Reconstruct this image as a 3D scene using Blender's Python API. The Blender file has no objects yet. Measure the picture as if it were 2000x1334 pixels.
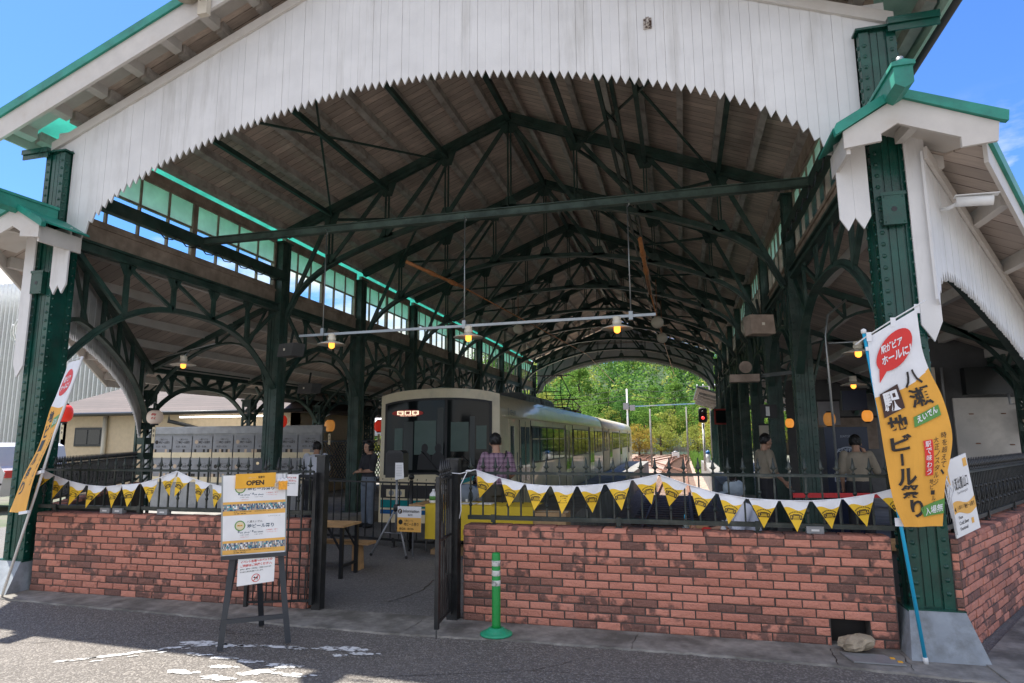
import bpy, math, random
from mathutils import Vector, Matrix
random.seed(7)
SC = bpy.context.scene
COL = SC.collection
R = math.radians

# ------------------------------------------------------------------ camera
YAW, PITCH, ROLL, FPX = R(14.693), R(8.645), R(-0.36), 1245.3
fw = Vector((-math.sin(YAW)*math.cos(PITCH), math.cos(YAW)*math.cos(PITCH), math.sin(PITCH)))
rt = Vector((math.cos(YAW), math.sin(YAW), 0)); up = rt.cross(fw)
rt2 = math.cos(ROLL)*rt + math.sin(ROLL)*up; up2 = -math.sin(ROLL)*rt + math.cos(ROLL)*up
cd = bpy.data.cameras.new('camera'); cam = bpy.data.objects.new('camera', cd); COL.objects.link(cam)
cd.sensor_width = 36; cd.lens = FPX/2000*36; cd.clip_end = 2000; cd.clip_start = 0.05
mw = Matrix((rt2, up2, -fw)).transposed().to_4x4(); mw.translation = Vector((0, 0, 1.62))
cam.matrix_world = mw
SC.camera = cam

# ------------------------------------------------------------------ world, sun, exposure
SUNV = Vector((-0.40, 0.16, 1.0)).normalized()
SUN_EL = math.asin(SUNV.z)
SUN_AZ = math.atan2(SUNV.x, SUNV.y)
w = bpy.data.worlds.new('World'); SC.world = w; w.use_nodes = True
nt = w.node_tree; nt.nodes.clear()
sky = nt.nodes.new('ShaderNodeTexSky'); sky.sky_type = 'NISHITA'; sky.sun_disc = False
sky.sun_elevation = SUN_EL; sky.sun_rotation = SUN_AZ; sky.air_density = 1.2; sky.dust_density = 0.4; sky.ozone_density = 3.0
bg = nt.nodes.new('ShaderNodeBackground'); bg.inputs[1].default_value = 0.125
wo = nt.nodes.new('ShaderNodeOutputWorld')
tc = nt.nodes.new('ShaderNodeTexCoord')
sep = nt.nodes.new('ShaderNodeSeparateXYZ'); nt.links.new(tc.outputs['Generated'], sep.inputs[0])
nz = nt.nodes.new('ShaderNodeTexNoise'); nz.inputs['Scale'].default_value = 3.2; nz.inputs['Detail'].default_value = 8; nz.inputs['Roughness'].default_value = .58
mp = nt.nodes.new('ShaderNodeMapping'); mp.inputs['Scale'].default_value = (1, 1, 2.6); mp.inputs['Location'].default_value = (.35, .1, .2)
nt.links.new(tc.outputs['Generated'], mp.inputs[0]); nt.links.new(mp.outputs[0], nz.inputs['Vector'])
cr = nt.nodes.new('ShaderNodeValToRGB'); cr.color_ramp.elements[0].position = .50; cr.color_ramp.elements[1].position = .64
nt.links.new(nz.outputs['Fac'], cr.inputs[0])
lowm = nt.nodes.new('ShaderNodeMapRange'); lowm.inputs[1].default_value = .42; lowm.inputs[2].default_value = .30; lowm.clamp = True
nt.links.new(sep.outputs['Z'], lowm.inputs[0])
# unseen bright cloud added behind the camera as neutral fill, fair weather sky ahead
back = nt.nodes.new('ShaderNodeMapRange'); back.inputs[1].default_value = .10; back.inputs[2].default_value = -.25; back.clamp = True; nt.links.new(sep.outputs['Y'], back.inputs[0])
mxm = nt.nodes.new('ShaderNodeMath'); mxm.operation = 'MAXIMUM'; nt.links.new(lowm.outputs[0], mxm.inputs[0]); nt.links.new(back.outputs[0], mxm.inputs[1])
cr2 = nt.nodes.new('ShaderNodeMapRange'); cr2.inputs[1].default_value = .36; cr2.inputs[2].default_value = .56; cr2.clamp = True; nt.links.new(nz.outputs['Fac'], cr2.inputs[0])
crm = nt.nodes.new('ShaderNodeMixRGB'); nt.links.new(back.outputs[0], crm.inputs[0]); nt.links.new(cr.outputs[0], crm.inputs[1]); nt.links.new(cr2.outputs[0], crm.inputs[2])
mm = nt.nodes.new('ShaderNodeMath'); mm.operation = 'MULTIPLY'; nt.links.new(crm.outputs[0], mm.inputs[0]); nt.links.new(mxm.outputs[0], mm.inputs[1])
mx = nt.nodes.new('ShaderNodeMixRGB'); mx.inputs[2].default_value = (5.0, 4.9, 4.75, 1)
hs = nt.nodes.new('ShaderNodeMixRGB'); hs.blend_type = 'MULTIPLY'; hs.inputs[0].default_value = 1; hs.inputs[2].default_value = (.34, .53, .86, 1)
nt.links.new(sky.outputs[0], hs.inputs[1])
nt.links.new(mm.outputs[0], mx.inputs[0]); nt.links.new(hs.outputs[0], mx.inputs[1]); nt.links.new(mx.outputs[0], bg.inputs[0])
nt.links.new(bg.outputs[0], wo.inputs[0])
sl = bpy.data.lights.new('sun', 'SUN'); sl.energy = 5.0; sl.angle = R(0.5); sl.color = (1, .95, .87)
so = bpy.data.objects.new('sun', sl); COL.objects.link(so); so.location = (0, 0, 40)
so.rotation_euler = (-SUNV).to_track_quat('-Z', 'Y').to_euler()
SC.view_settings.view_transform = 'Standard'; SC.view_settings.look = 'None'; SC.view_settings.gamma = 1
SC.view_settings.exposure = 1.18
SC.cycles.max_bounces = 8; SC.cycles.diffuse_bounces = 5; SC.cycles.transparent_max_bounces = 16
SC.cycles.use_denoising = True

# ------------------------------------------------------------------ materials
MATS = {}
def nodes(name):
    m = bpy.data.materials.new(name); m.use_nodes = True; t = m.node_tree; t.nodes.clear()
    o = t.nodes.new('ShaderNodeOutputMaterial'); b = t.nodes.new('ShaderNodeBsdfPrincipled'); t.links.new(b.outputs[0], o.inputs[0])
    MATS[name] = m
    return m, t, b, o
def N(t, k, **kw):
    n = t.nodes.new(k)
    for a, v in kw.items(): setattr(n, a, v)
    return n
def c4(c): return (c[0], c[1], c[2], 1)
def noise(t, scale, detail=4, rough=.55, vec=None, sc=None):
    n = N(t, 'ShaderNodeTexNoise'); n.inputs['Scale'].default_value = scale; n.inputs['Detail'].default_value = detail; n.inputs['Roughness'].default_value = rough
    if vec is None:
        g = N(t, 'ShaderNodeNewGeometry'); vec = g.outputs['Position']
    if sc:
        m = N(t, 'ShaderNodeMapping'); m.inputs['Scale'].default_value = sc; t.links.new(vec, m.inputs[0]); vec = m.outputs[0]
    t.links.new(vec, n.inputs['Vector'])
    return n.outputs['Fac']
def ramp(t, src, lo, hi, a=0, b=1):
    n = N(t, 'ShaderNodeMapRange'); n.clamp = True
    n.inputs[1].default_value = lo; n.inputs[2].default_value = hi; n.inputs[3].default_value = a; n.inputs[4].default_value = b
    t.links.new(src, n.inputs[0]); return n.outputs[0]
def math_(t, op, a, b=None):
    n = N(t, 'ShaderNodeMath', operation=op)
    for i, v in enumerate((a, b)):
        if v is None: continue
        if isinstance(v, (int, float)): n.inputs[i].default_value = v
        else: t.links.new(v, n.inputs[i])
    return n.outputs[0]
def mixc(t, f, a, b, mode='MIX'):
    n = N(t, 'ShaderNodeMixRGB', blend_type=mode)
    if isinstance(f, (int, float)): n.inputs[0].default_value = f
    else: t.links.new(f, n.inputs[0])
    for i, v in ((1, a), (2, b)):
        if isinstance(v, tuple): n.inputs[i].default_value = c4(v)
        else: t.links.new(v, n.inputs[i])
    return n.outputs[0]
def bump(t, b, h, strength=.3, dist=.01):
    n = N(t, 'ShaderNodeBump'); n.inputs['Strength'].default_value = strength; n.inputs['Distance'].default_value = dist
    t.links.new(h, n.inputs['Height']); t.links.new(n.outputs[0], b.inputs['Normal'])
def mat(name, c, rough=.6, metal=0, var=.12, vs=6, dirt=None, ds=1.3, dlo=.5, dhi=.75, dsc=None, bmp=0, bs=40, spec=.5, emit=None, es=0, coat=0, bd=.005, damt=.8):
    m, t, b, o = nodes(name)
    b.inputs['Roughness'].default_value = rough; b.inputs['Metallic'].default_value = metal
    b.inputs['Specular IOR Level'].default_value = spec; b.inputs['Coat Weight'].default_value = coat
    f = noise(t, vs, 5)
    lo = tuple(x*(1-var) for x in c); hi = tuple(min(1, x*(1+var)) for x in c)
    col = mixc(t, ramp(t, f, .35, .65), lo, hi)
    if dirt:
        d = noise(t, ds, 7, .65, sc=dsc)
        col = mixc(t, ramp(t, d, dlo, dhi, 0, damt), col, dirt)
    t.links.new(col, b.inputs['Base Color'])
    if bmp: bump(t, b, noise(t, bs, 6, .6), bmp, bd)
    if emit: b.inputs['Emission Color'].default_value = c4(emit); b.inputs['Emission Strength'].default_value = es
    return m
def flat(name, c, rough=.6, **k): return mat(name, c, rough, var=k.pop('var', .05), **k)
def planks(name, c, axis, width, dark=(.1, .08, .07), dirt=(.2, .16, .13), rough=.75, var=.18, seam=.05, dlo=.48, dhi=.8, k=1.0):
    m, t, b, o = nodes(name); b.inputs['Roughness'].default_value = rough
    g = N(t, 'ShaderNodeNewGeometry'); s = N(t, 'ShaderNodeSeparateXYZ'); t.links.new(g.outputs['Position'], s.inputs[0])
    v = math_(t, 'DIVIDE', s.outputs['XYZ'.index(axis)], width)
    fl = math_(t, 'FLOOR', v); fr = math_(t, 'FRACT', v)
    wn = N(t, 'ShaderNodeTexWhiteNoise', noise_dimensions='1D'); t.links.new(fl, wn.inputs['W'])
    base = mixc(t, wn.outputs['Value'], tuple(x*(1-var) for x in c), tuple(min(1, x*(1+var)) for x in c))
    st = {'X': (8, 1, 1), 'Y': (1, 8, 1), 'Z': (1, 1, 8)}[axis]
    base = mixc(t, ramp(t, noise(t, 5, 8, .7, sc=st), .42, .75, 0, .55), base, dirt)
    base = mixc(t, ramp(t, noise(t, 1.1, 6, .65), dlo, dhi, 0, .8*k), base, dirt)
    # flaked paint spots along seams
    e = math_(t, 'ABSOLUTE', math_(t, 'SUBTRACT', fr, .5))
    sm = ramp(t, e, .5-seam, .5-seam*.5)
    fn = ramp(t, noise(t, 3.5, 4), .35, .6)
    base = mixc(t, math_(t, 'MULTIPLY', sm, math_(t, 'ADD', math_(t, 'MULTIPLY', fn, .75), .25)), base, dark)
    t.links.new(base, b.inputs['Base Color'])
    bump(t, b, math_(t, 'SUBTRACT', noise(t, 30, 5, sc=st), sm), .35, .006)
    return m

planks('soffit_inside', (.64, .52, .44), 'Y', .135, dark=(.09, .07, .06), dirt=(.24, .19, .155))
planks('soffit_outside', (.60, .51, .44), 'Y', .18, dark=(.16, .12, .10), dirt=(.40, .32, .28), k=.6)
mat('white_paint', (.70, .69, .68), .55, var=.05, vs=3, dirt=(.36, .34, .30), ds=1.0, dlo=.54, dhi=.90, dsc=(5, 5, .6), bmp=.25, bs=60)
mat('white_trim', (.60, .565, .525), .55, var=.06, vs=5, dirt=(.42, .36, .30), ds=2.5, dlo=.52, dhi=.8, bmp=.2, bs=50)
mat('rafter_inside', (.50, .45, .41), .7, var=.12, dirt=(.20, .16, .13), ds=4, dlo=.45, dhi=.7, bmp=.3)
mat('green_steel', (.005, .060, .043), .24, var=.3, vs=4, dirt=(.022, .05, .038), ds=5, dlo=.52, dhi=.72, bmp=.45, bs=38, bd=.004, damt=.6)
mat('green_steel_dusty', (.026, .060, .048), .5, var=.3, vs=5, dirt=(.11, .13, .11), ds=3.0, dlo=.46, dhi=.72, bmp=.3, bs=60, damt=.55)
mat('green_steel_pale', (.075, .115, .095), .55, var=.2, vs=6, dirt=(.03, .05, .04), ds=5, dlo=.45, dhi=.65, bmp=.3)
mat('teal_copper', (.022, .27, .20), .45, var=.12, vs=5, dirt=(.02, .13, .105), ds=3.5, dlo=.45, dhi=.75, bmp=.2)
mat('pale_green_paint', (.42, .55, .46), .5, var=.08, dirt=(.2, .27, .22), ds=3)
mat('roof_grey', (.12, .14, .13), .5, dirt=(.05, .05, .05))
mat('gutter_black', (.02, .022, .022), .4)
mat('fascia_brown', (.40, .31, .245), .7, var=.15, dirt=(.10, .075, .055), ds=2.2, dlo=.42, dhi=.75, bmp=.3)
mat('iron_black', (.016, .017, .018), .38, var=.3, vs=9, dirt=(.07, .065, .06), ds=6, dlo=.5, dhi=.8, bmp=.3, bs=70)
mat('iron_green', (.020, .030, .026), .4, var=.3, vs=9, dirt=(.11, .11, .09), ds=7, dlo=.48, dhi=.75, bmp=.3, bs=70)
mat('concrete', (.27, .26, .24), .9, var=.12, vs=3, dirt=(.10, .095, .085), ds=1.6, dlo=.42, dhi=.75, bmp=.6, bs=35)
mat('kerb_concrete', (.25, .235, .21), .9, var=.22, vs=9, dirt=(.075, .07, .06), ds=2.2, dlo=.42, dhi=.62, bmp=.9, bs=28)
mat('concrete_painted', (.27, .30, .33), .75, var=.14, vs=7, dirt=(.10, .10, .09), ds=3.2, dlo=.48, dhi=.68, bmp=.5, bs=26)
mat('galvanised', (.32, .34, .34), .35, metal=.7, var=.1)
mat('steel_grey', (.30, .31, .32), .45, metal=.3)
flat('black_plastic', (.02, .021, .023), .45)
flat('black_wood', (.035, .040, .048), .5, bmp=.3, bs=80)
flat('rubber', (.03, .03, .03), .8)
flat('paper_white', (.80, .80, .80), .5)
flat('cloth_white', (.78, .79, .82), .8)
flat('cloth_orange', (.78, .39, .06), .8)
flat('pennant_yellow', (.80, .50, .025), .7)
flat('yellow_cloth', (.66, .47, .03), .8, bmp=.3, bs=12, bd=.02)
flat('sign_red', (.68, .035, .03), .6)
flat('print_red', (.60, .06, .05), .6)
flat('print_black', (.018, .014, .012), .6)
flat('print_grey', (.25, .25, .26), .6)
flat('print_brown', (.055, .025, .02), .6)
flat('print_green', (.10, .28, .06), .6)
flat('print_navy', (.04, .08, .16), .6)
flat('print_orange', (.80, .44, .10), .6)
flat('print_cream', (.72, .62, .42), .6)
flat('sign_orange', (.83, .42, .03), .5)
flat('cyan_pole', (.02, .42, .68), .35)
flat('white_plastic', (.75, .75, .74), .35)
flat('cream_plastic', (.58, .52, .42), .45)
flat('bollard_green', (.01, .28, .05), .4, var=.2, dirt=(.02, .14, .05), ds=6)
flat('bollard_base', (.02, .33, .17), .5, var=.15, dirt=(.05, .2, .12), ds=8)
mat('reflector', (.62, .62, .58), .3, var=.1, vs=30, dirt=(.15, .15, .14), ds=18, dlo=.5, dhi=.62)
mat('stone', (.34, .28, .20), .85, var=.35, vs=7, dirt=(.16, .12, .09), ds=5, bmp=.8, bs=14, bd=.02)
mat('wood_light', (.50, .30, .14), .55, var=.2, vs=8)
mat('cardboard', (.44, .28, .14), .8, var=.1)
mat('train_cream', (.74, .65, .45), .34, var=.03, coat=.3, dirt=(.46, .42, .30), ds=2, spec=.6)
flat('train_teal', (.01, .22, .24), .25, coat=.3)
flat('train_blue', (.02, .12, .32), .25, coat=.3)
flat('train_dark', (.02, .02, .022), .5)
flat('train_underside', (.035, .033, .03), .8)
mat('train_roof_grey', (.13, .13, .125), .6, dirt=(.05, .05, .05))
mat('insulator_orange', (.50, .20, .07), .4, var=.2, vs=14)
flat('enamel_white', (.80, .74, .62), .3)
mat('toilet_wall', (.62, .49, .33), .8, var=.05, vs=8, bmp=.4, bs=50)
mat('toilet_wall_white', (.60, .56, .48), .8, var=.05, bmp=.3)
planks('toilet_roof', (.085, .060, .052), 'Z', .07, dark=(.03, .02, .018), dirt=(.05, .035, .03), seam=.12)
mat('fin_building', (.60, .62, .60), .6, var=.04, dirt=(.40, .42, .40), ds=.2)
mat('tent_white', (.82, .82, .84), .7)
mat('skin', (.48, .27, .18), .55, var=.06)
mat('hair_black', (.008, .007, .007), .45, var=.3, vs=40)
mat('shirt_beige', (.33, .28, .21), .85, var=.08, bmp=.4, bs=9, bd=.03)
mat('shirt_white', (.68, .70, .78), .85, var=.05, bmp=.4, bs=9, bd=.03)
mat('cloth_dark', (.03, .03, .035), .85, var=.3, bmp=.3, bs=9, bd=.03)
mat('cloth_grey_blue', (.16, .19, .23), .85, var=.15)
mat('cap_grey', (.24, .29, .33), .85, var=.15, vs=10, bmp=.5, bs=14, bd=.02)
mat('olive_trousers', (.055, .05, .038), .85)
flat('pink_cloth', (.6, .25, .22), .85)
flat('orange_cloth', (.8, .22, .04), .85)
flat('red_belt', (.55, .03, .035), .6)
flat('navy_machine', (.012, .022, .06), .35)
mat('dark_wall', (.09, .09, .09), .8)
mat('shed_green', (.012, .05, .038), .55, var=.15)
mat('vehicle_silver', (.52, .50, .50), .25, coat=.5, var=.02)
mat('bark', (.10, .075, .055), .9, bmp=.6, bs=8, bd=.05)
mat('rust', (.20, .09, .05), .75, var=.3, vs=3)
mat('sleeper', (.16, .10, .07), .9, var=.2)
mat('grate_metal', (.30, .31, .32), .5, metal=.4, dirt=(.12, .12, .11), ds=4)
mat('earth', (.16, .15, .12), .95, var=.2, vs=2, dirt=(.05, .09, .03), ds=.5, dlo=.45, dhi=.6, bmp=.5)
mat('mortar', (.085, .072, .064), .95, bmp=.6, bs=60)
flat('lantern_red', (.62, .025, .015), .5, emit=(1, .05, .02), es=.10)
flat('lantern_white', (.70, .60, .52), .5, emit=(1, .75, .6), es=.05)
flat('lantern_amber', (.42, .22, .07), .5, emit=(1, .4, .08), es=.12)
flat('bulb_glow', (.9, .45, .12), .3, emit=(1, .33, .04), es=1.25)
flat('lantern_glow', (.7, .35, .10), .4, emit=(1, .36, .05), es=.30)
flat('tube_glow', (1, 1, 1), .3, emit=(1, .97, .92), es=2.5)
flat('signal_glow', (.8, .04, .04), .3, emit=(1, .05, .04), es=.7)
flat('led_glow', (.6, .55, .4), .3, emit=(1, .85, .6), es=.6)
flat('yellow_lamp', (1, .7, .2), .3, emit=(1, .6, .1), es=3)

# bricks: one random tint per loose brick, dark scorched patches
m, t, b, o = nodes('brick')
g = N(t, 'ShaderNodeNewGeometry')
isl = g.outputs['Random Per Island']
c1 = mixc(t, isl, (.66, .275, .195), (.50, .195, .135))
sh = math_(t, 'FRACT', math_(t, 'MULTIPLY', isl, 7.31))
nb = noise(t, 13, 2, .5)
fac = ramp(t, math_(t, 'ADD', nb, math_(t, 'MULTIPLY', math_(t, 'SUBTRACT', sh, .5), .62)), .60, .74)
whole = ramp(t, math_(t, 'FRACT', math_(t, 'MULTIPLY', isl, 13.7)), .83, .88)
c2 = mixc(t, math_(t, 'MULTIPLY', math_(t, 'MAXIMUM', fac, math_(t, 'MULTIPLY', whole, .85)), .9), c1, (.15, .082, .068))
c3 = mixc(t, ramp(t, noise(t, 45, 6, .7), .55, .8, 0, .5), c2, (.55, .30, .22))
c3 = mixc(t, ramp(t, noise(t, 1.4, 5, .6), .60, .8, 0, .45), c3, (.30, .22, .20))
t.links.new(c3, b.inputs['Base Color']); b.inputs['Roughness'].default_value = .85
bump(t, b, math_(t, 'ADD', noise(t, 55, 6, .65), math_(t, 'MULTIPLY', noise(t, 14, 4, .5), 1.8)), .9, .014)

# asphalt with pale aggregate
def asphalt(name, c, speck, bs):
    m, t, b, o = nodes(name)
    v = N(t, 'ShaderNodeTexVoronoi'); v.inputs['Scale'].default_value = 85
    g = N(t, 'ShaderNodeNewGeometry'); t.links.new(g.outputs['Position'], v.inputs['Vector'])
    wn = N(t, 'ShaderNodeSeparateColor'); t.links.new(v.outputs['Color'], wn.inputs[0])
    col = mixc(t, ramp(t, wn.outputs[0], .55, 1.0, 0, .9), tuple(x*.55 for x in c), speck)
    col = mixc(t, ramp(t, noise(t, .8, 7, .6), .35, .7), col, mixc(t, .35, col, c))
    col = mixc(t, ramp(t, noise(t, 2.3, 8, .7), .6, .75, 0, .4), col, (.035, .033, .032))
    t.links.new(col, b.inputs['Base Color']); b.inputs['Roughness'].default_value = .88
    bump(t, b, math_(t, 'ADD', math_(t, 'MULTIPLY', v.outputs['Distance'], -1.5), noise(t, 30, 5)), bs, .008)
    return m
asphalt('asphalt', (.20, .18, .16), (.31, .285, .255), .7)
asphalt('platform_asphalt', (.20, .19, .18), (.24, .23, .22), .2)
m, t, b, o = nodes('gravel')
v = N(t, 'ShaderNodeTexVoronoi'); v.inputs['Scale'].default_value = 9
g = N(t, 'ShaderNodeNewGeometry'); t.links.new(g.outputs['Position'], v.inputs['Vector'])
s_ = N(t, 'ShaderNodeSeparateColor'); t.links.new(v.outputs['Color'], s_.inputs[0])
t.links.new(mixc(t, s_.outputs[0], (.24, .16, .12), (.46, .34, .27)), b.inputs['Base Color']); b.inputs['Roughness'].default_value = .95
bump(t, b, v.outputs['Distance'], 1, .05)

def glass(name, tint, rough=.05, mixf=.25, dark=False):
    m = bpy.data.materials.new(name); m.use_nodes = True; t = m.node_tree; t.nodes.clear(); MATS[name] = m
    o = t.nodes.new('ShaderNodeOutputMaterial'); tr = t.nodes.new('ShaderNodeBsdfTransparent'); tr.inputs[0].default_value = c4(tint)
    gl = t.nodes.new('ShaderNodeBsdfGlossy'); gl.inputs['Roughness'].default_value = rough
    fr = t.nodes.new('ShaderNodeLayerWeight'); fr.inputs[0].default_value = .5
    ms = t.nodes.new('ShaderNodeMixShader'); t.links.new(ramp(t, math_(t, 'POWER', fr.outputs['Facing'], 4), 0, 1, mixf, .8), ms.inputs[0])
    t.links.new(tr.outputs[0], ms.inputs[1]); t.links.new(gl.outputs[0], ms.inputs[2]); t.links.new(ms.outputs[0], o.inputs[0])
    return m
glass('clear_glass', (.86, .95, .90), .08, .04)
glass('train_glass', (.22, .25, .25), .02, .06)
glass('bottle_plastic', (.75, .88, .95), .1, .1)
def translucent(name, c, mixf=.35):
    m = bpy.data.materials.new(name); m.use_nodes = True; t = m.node_tree; t.nodes.clear(); MATS[name] = m
    o = t.nodes.new('ShaderNodeOutputMaterial'); tr = t.nodes.new('ShaderNodeBsdfTranslucent'); df = t.nodes.new('ShaderNodeBsdfDiffuse')
    col = mixc(t, ramp(t, noise(t, 3, 5), .35, .65), tuple(x*.8 for x in c), c)
    t.links.new(col, tr.inputs[0]); t.links.new(col, df.inputs[0])
    ms = t.nodes.new('ShaderNodeMixShader'); ms.inputs[0].default_value = mixf
    t.links.new(tr.outputs[0], ms.inputs[1]); t.links.new(df.outputs[0], ms.inputs[2]); t.links.new(ms.outputs[0], o.inputs[0])
translucent('eave_panel', (.24, .66, .58), .45)
translucent('frosted_glass', (.62, .90, .74), .30)
def leafmat(name, a, b_, tr=.35):
    m = bpy.data.materials.new(name); m.use_nodes = True; t = m.node_tree; t.nodes.clear(); MATS[name] = m
    o = t.nodes.new('ShaderNodeOutputMaterial'); tl = t.nodes.new('ShaderNodeBsdfTranslucent'); df = t.nodes.new('ShaderNodeBsdfDiffuse')
    g = N(t, 'ShaderNodeNewGeometry')
    col = mixc(t, g.outputs['Random Per Island'], a, b_)
    col = mixc(t, ramp(t, noise(t, .22, 3), .4, .65, 0, .6), col, tuple(x*1.5 for x in b_))
    t.links.new(col, tl.inputs[0]); t.links.new(col, df.inputs[0])
    ms = t.nodes.new('ShaderNodeMixShader'); ms.inputs[0].default_value = 1-tr
    t.links.new(tl.outputs[0], ms.inputs[1]); t.links.new(df.outputs[0], ms.inputs[2]); t.links.new(ms.outputs[0], o.inputs[0])
leafmat('leaf_dark', (.030, .080, .022), (.075, .17, .04))
leafmat('leaf_mid', (.07, .15, .025), (.17, .29, .06))
leafmat('leaf_yellow', (.16, .21, .04), (.32, .34, .08))
leafmat('leaf_orange', (.24, .17, .04), (.30, .24, .05))
# plaid shirt
m, t, b, o = nodes('plaid')
tcn = N(t, 'ShaderNodeTexCoord'); s_ = N(t, 'ShaderNodeSeparateXYZ'); t.links.new(tcn.outputs['Object'], s_.inputs[0])
h1 = ramp(t, math_(t, 'SINE', math_(t, 'MULTIPLY', s_.outputs['X'], 95)), .3, .6)
h2 = ramp(t, math_(t, 'SINE', math_(t, 'MULTIPLY', s_.outputs['Z'], 95)), .3, .6)
h3 = ramp(t, math_(t, 'SINE', math_(t, 'MULTIPLY', s_.outputs['Z'], 250)), .75, .9)
col = mixc(t, math_(t, 'MULTIPLY', math_(t, 'ADD', h1, h2), .5), (.32, .20, .28), (.07, .025, .07))
col = mixc(t, math_(t, 'MULTIPLY', h3, .5), col, (.5, .42, .45))
t.links.new(col, b.inputs['Base Color']); b.inputs['Roughness'].default_value = .85
bump(t, b, noise(t, 9, 4), .4, .03)

# ------------------------------------------------------------------ mesh helpers
class M:
    def __init__(s): s.v = []; s.f = []; s.mi = []; s.sm = []; s.m = 0; s.smooth = False
    def F(s, idx): s.f.append(tuple(idx)); s.mi.append(s.m); s.sm.append(s.smooth)
    def V(s, pts):
        n = len(s.v); s.v.extend([tuple(p) for p in pts]); return n
    def bx(s, x0, x1, y0, y1, z0, z1):
        n = s.V([(x0, y0, z0), (x1, y0, z0), (x1, y1, z0), (x0, y1, z0), (x0, y0, z1), (x1, y0, z1), (x1, y1, z1), (x0, y1, z1)])
        for q in ((3, 2, 1, 0), (4, 5, 6, 7), (0, 1, 5, 4), (1, 2, 6, 5), (2, 3, 7, 6), (3, 0, 4, 7)): s.F([n+i for i in q])
        return s
    def bar(s, p, q, w=.05, h=None, upv=(0, 0, 1)):
        h = w if h is None else h
        p = Vector(p); q = Vector(q); d = (q-p).normalized(); u = Vector(upv)
        if abs(d.dot(u)) > .98: u = Vector((0, 1, 0))
        sx = d.cross(u).normalized()*w/2; sy = sx.cross(d).normalized()*h/2
        n = s.V([p-sx-sy, p+sx-sy, p+sx+sy, p-sx+sy, q-sx-sy, q+sx-sy, q+sx+sy, q-sx+sy])
        for k in ((3, 2, 1, 0), (4, 5, 6, 7), (0, 1, 5, 4), (1, 2, 6, 5), (2, 3, 7, 6), (3, 0, 4, 7)): s.F([n+i for i in k])
        return s
    def path(s, pts, w, h, upv=(0, 1, 0)):
        # swept rectangle along a polyline; upv = width direction
        pts = [Vector(p) for p in pts]; u = Vector(upv).normalized(); ns = []
        for i, p in enumerate(pts):
            a = pts[max(0, i-1)]; b_ = pts[min(len(pts)-1, i+1)]; d = (b_-a).normalized(); nrm = d.cross(u).normalized()
            ns.append(s.V([p-u*w/2-nrm*h/2, p+u*w/2-nrm*h/2, p+u*w/2+nrm*h/2, p-u*w/2+nrm*h/2]))
        for i in range(len(ns)-1):
            a, b_ = ns[i], ns[i+1]
            for k in range(4): s.F((a+k, a+(k+1) % 4, b_+(k+1) % 4, b_+k))
        s.F([ns[0]+i for i in (3, 2, 1, 0)]); s.F([ns[-1]+i for i in range(4)])
        return s
    def tube(s, pts, r, n=8, r2=None):
        pts = [Vector(p) for p in pts]; k = len(pts); rings = []; o = s.smooth
        ref = Vector((0, 0, 1)) if abs((pts[-1]-pts[0]).normalized().z) < .9 else Vector((1, 0, 0))
        for i, p in enumerate(pts):
            a = pts[max(0, i-1)]; b_ = pts[min(k-1, i+1)]; d = (b_-a).normalized()
            x = d.cross(ref).normalized(); y = x.cross(d)
            rr = r if r2 is None else r+(r2-r)*i/(k-1)
            if isinstance(r, (list, tuple)): rr = r[i]
            rings.append(s.V([p+(x*math.cos(2*math.pi*j/n)+y*math.sin(2*math.pi*j/n))*rr for j in range(n)]))
        s.smooth = True
        for i in range(k-1):
            for j in range(n): s.F((rings[i]+j, rings[i]+(j+1) % n, rings[i+1]+(j+1) % n, rings[i+1]+j))
        s.smooth = False
        s.F([rings[0]+j for j in range(n)][::-1]); s.F([rings[-1]+j for j in range(n)])
        s.smooth = o; return s
    def prism(s, pts, vec):
        vec = Vector(vec); pts = [Vector(p) for p in pts]; k = len(pts)
        a = s.V(pts); b_ = s.V([p+vec for p in pts])
        s.F([a+i for i in range(k)][::-1]); s.F([b_+i for i in range(k)])
        for i in range(k): s.F((a+i, a+(i+1) % k, b_+(i+1) % k, b_+i))
        return s
    def lathe(s, prof, c=(0, 0, 0), n=20, sx=1, sy=1):
        rings = []; o = s.smooth
        for r, z in prof: rings.append(s.V([(c[0]+sx*r*math.cos(2*math.pi*j/n), c[1]+sy*r*math.sin(2*math.pi*j/n), c[2]+z) for j in range(n)]))
        s.smooth = True
        for i in range(len(rings)-1):
            for j in range(n): s.F((rings[i]+j, rings[i]+(j+1) % n, rings[i+1]+(j+1) % n, rings[i+1]+j))
        s.smooth = False
        s.F([rings[0]+j for j in range(n)][::-1]); s.F([rings[-1]+j for j in range(n)]); s.smooth = o
        return s
    def ball(s, c, r, n=12, k=8, sz=1, sx=1, sy=1):
        prof = [(r*math.sin(math.pi*i/k) if 0 < i < k else r*.02, -r*sz*math.cos(math.pi*i/k)) for i in range(k+1)]
        return s.lathe(prof, c, n, sx, sy)
    def rivet(s, c, nrm, r=.014):
        c = Vector(c); nrm = Vector(nrm).normalized(); ref = Vector((0, 0, 1)); x = nrm.cross(ref).normalized(); y = x.cross(nrm)
        a = s.V([c+(x*math.cos(j*math.pi/3)+y*math.sin(j*math.pi/3))*r for j in range(6)])
        b_ = s.V([c+nrm*r*.6+(x*math.cos(j*math.pi/3)+y*math.sin(j*math.pi/3))*r*.6 for j in range(6)])
        o = s.smooth; s.smooth = True
        for j in range(6): s.F((a+j, a+(j+1) % 6, b_+(j+1) % 6, b_+j))
        s.F([b_+j for j in range(6)]); s.smooth = o
    def quad(s, *p): n = s.V(p); s.F(range(n, n+len(p))); return s
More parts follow.
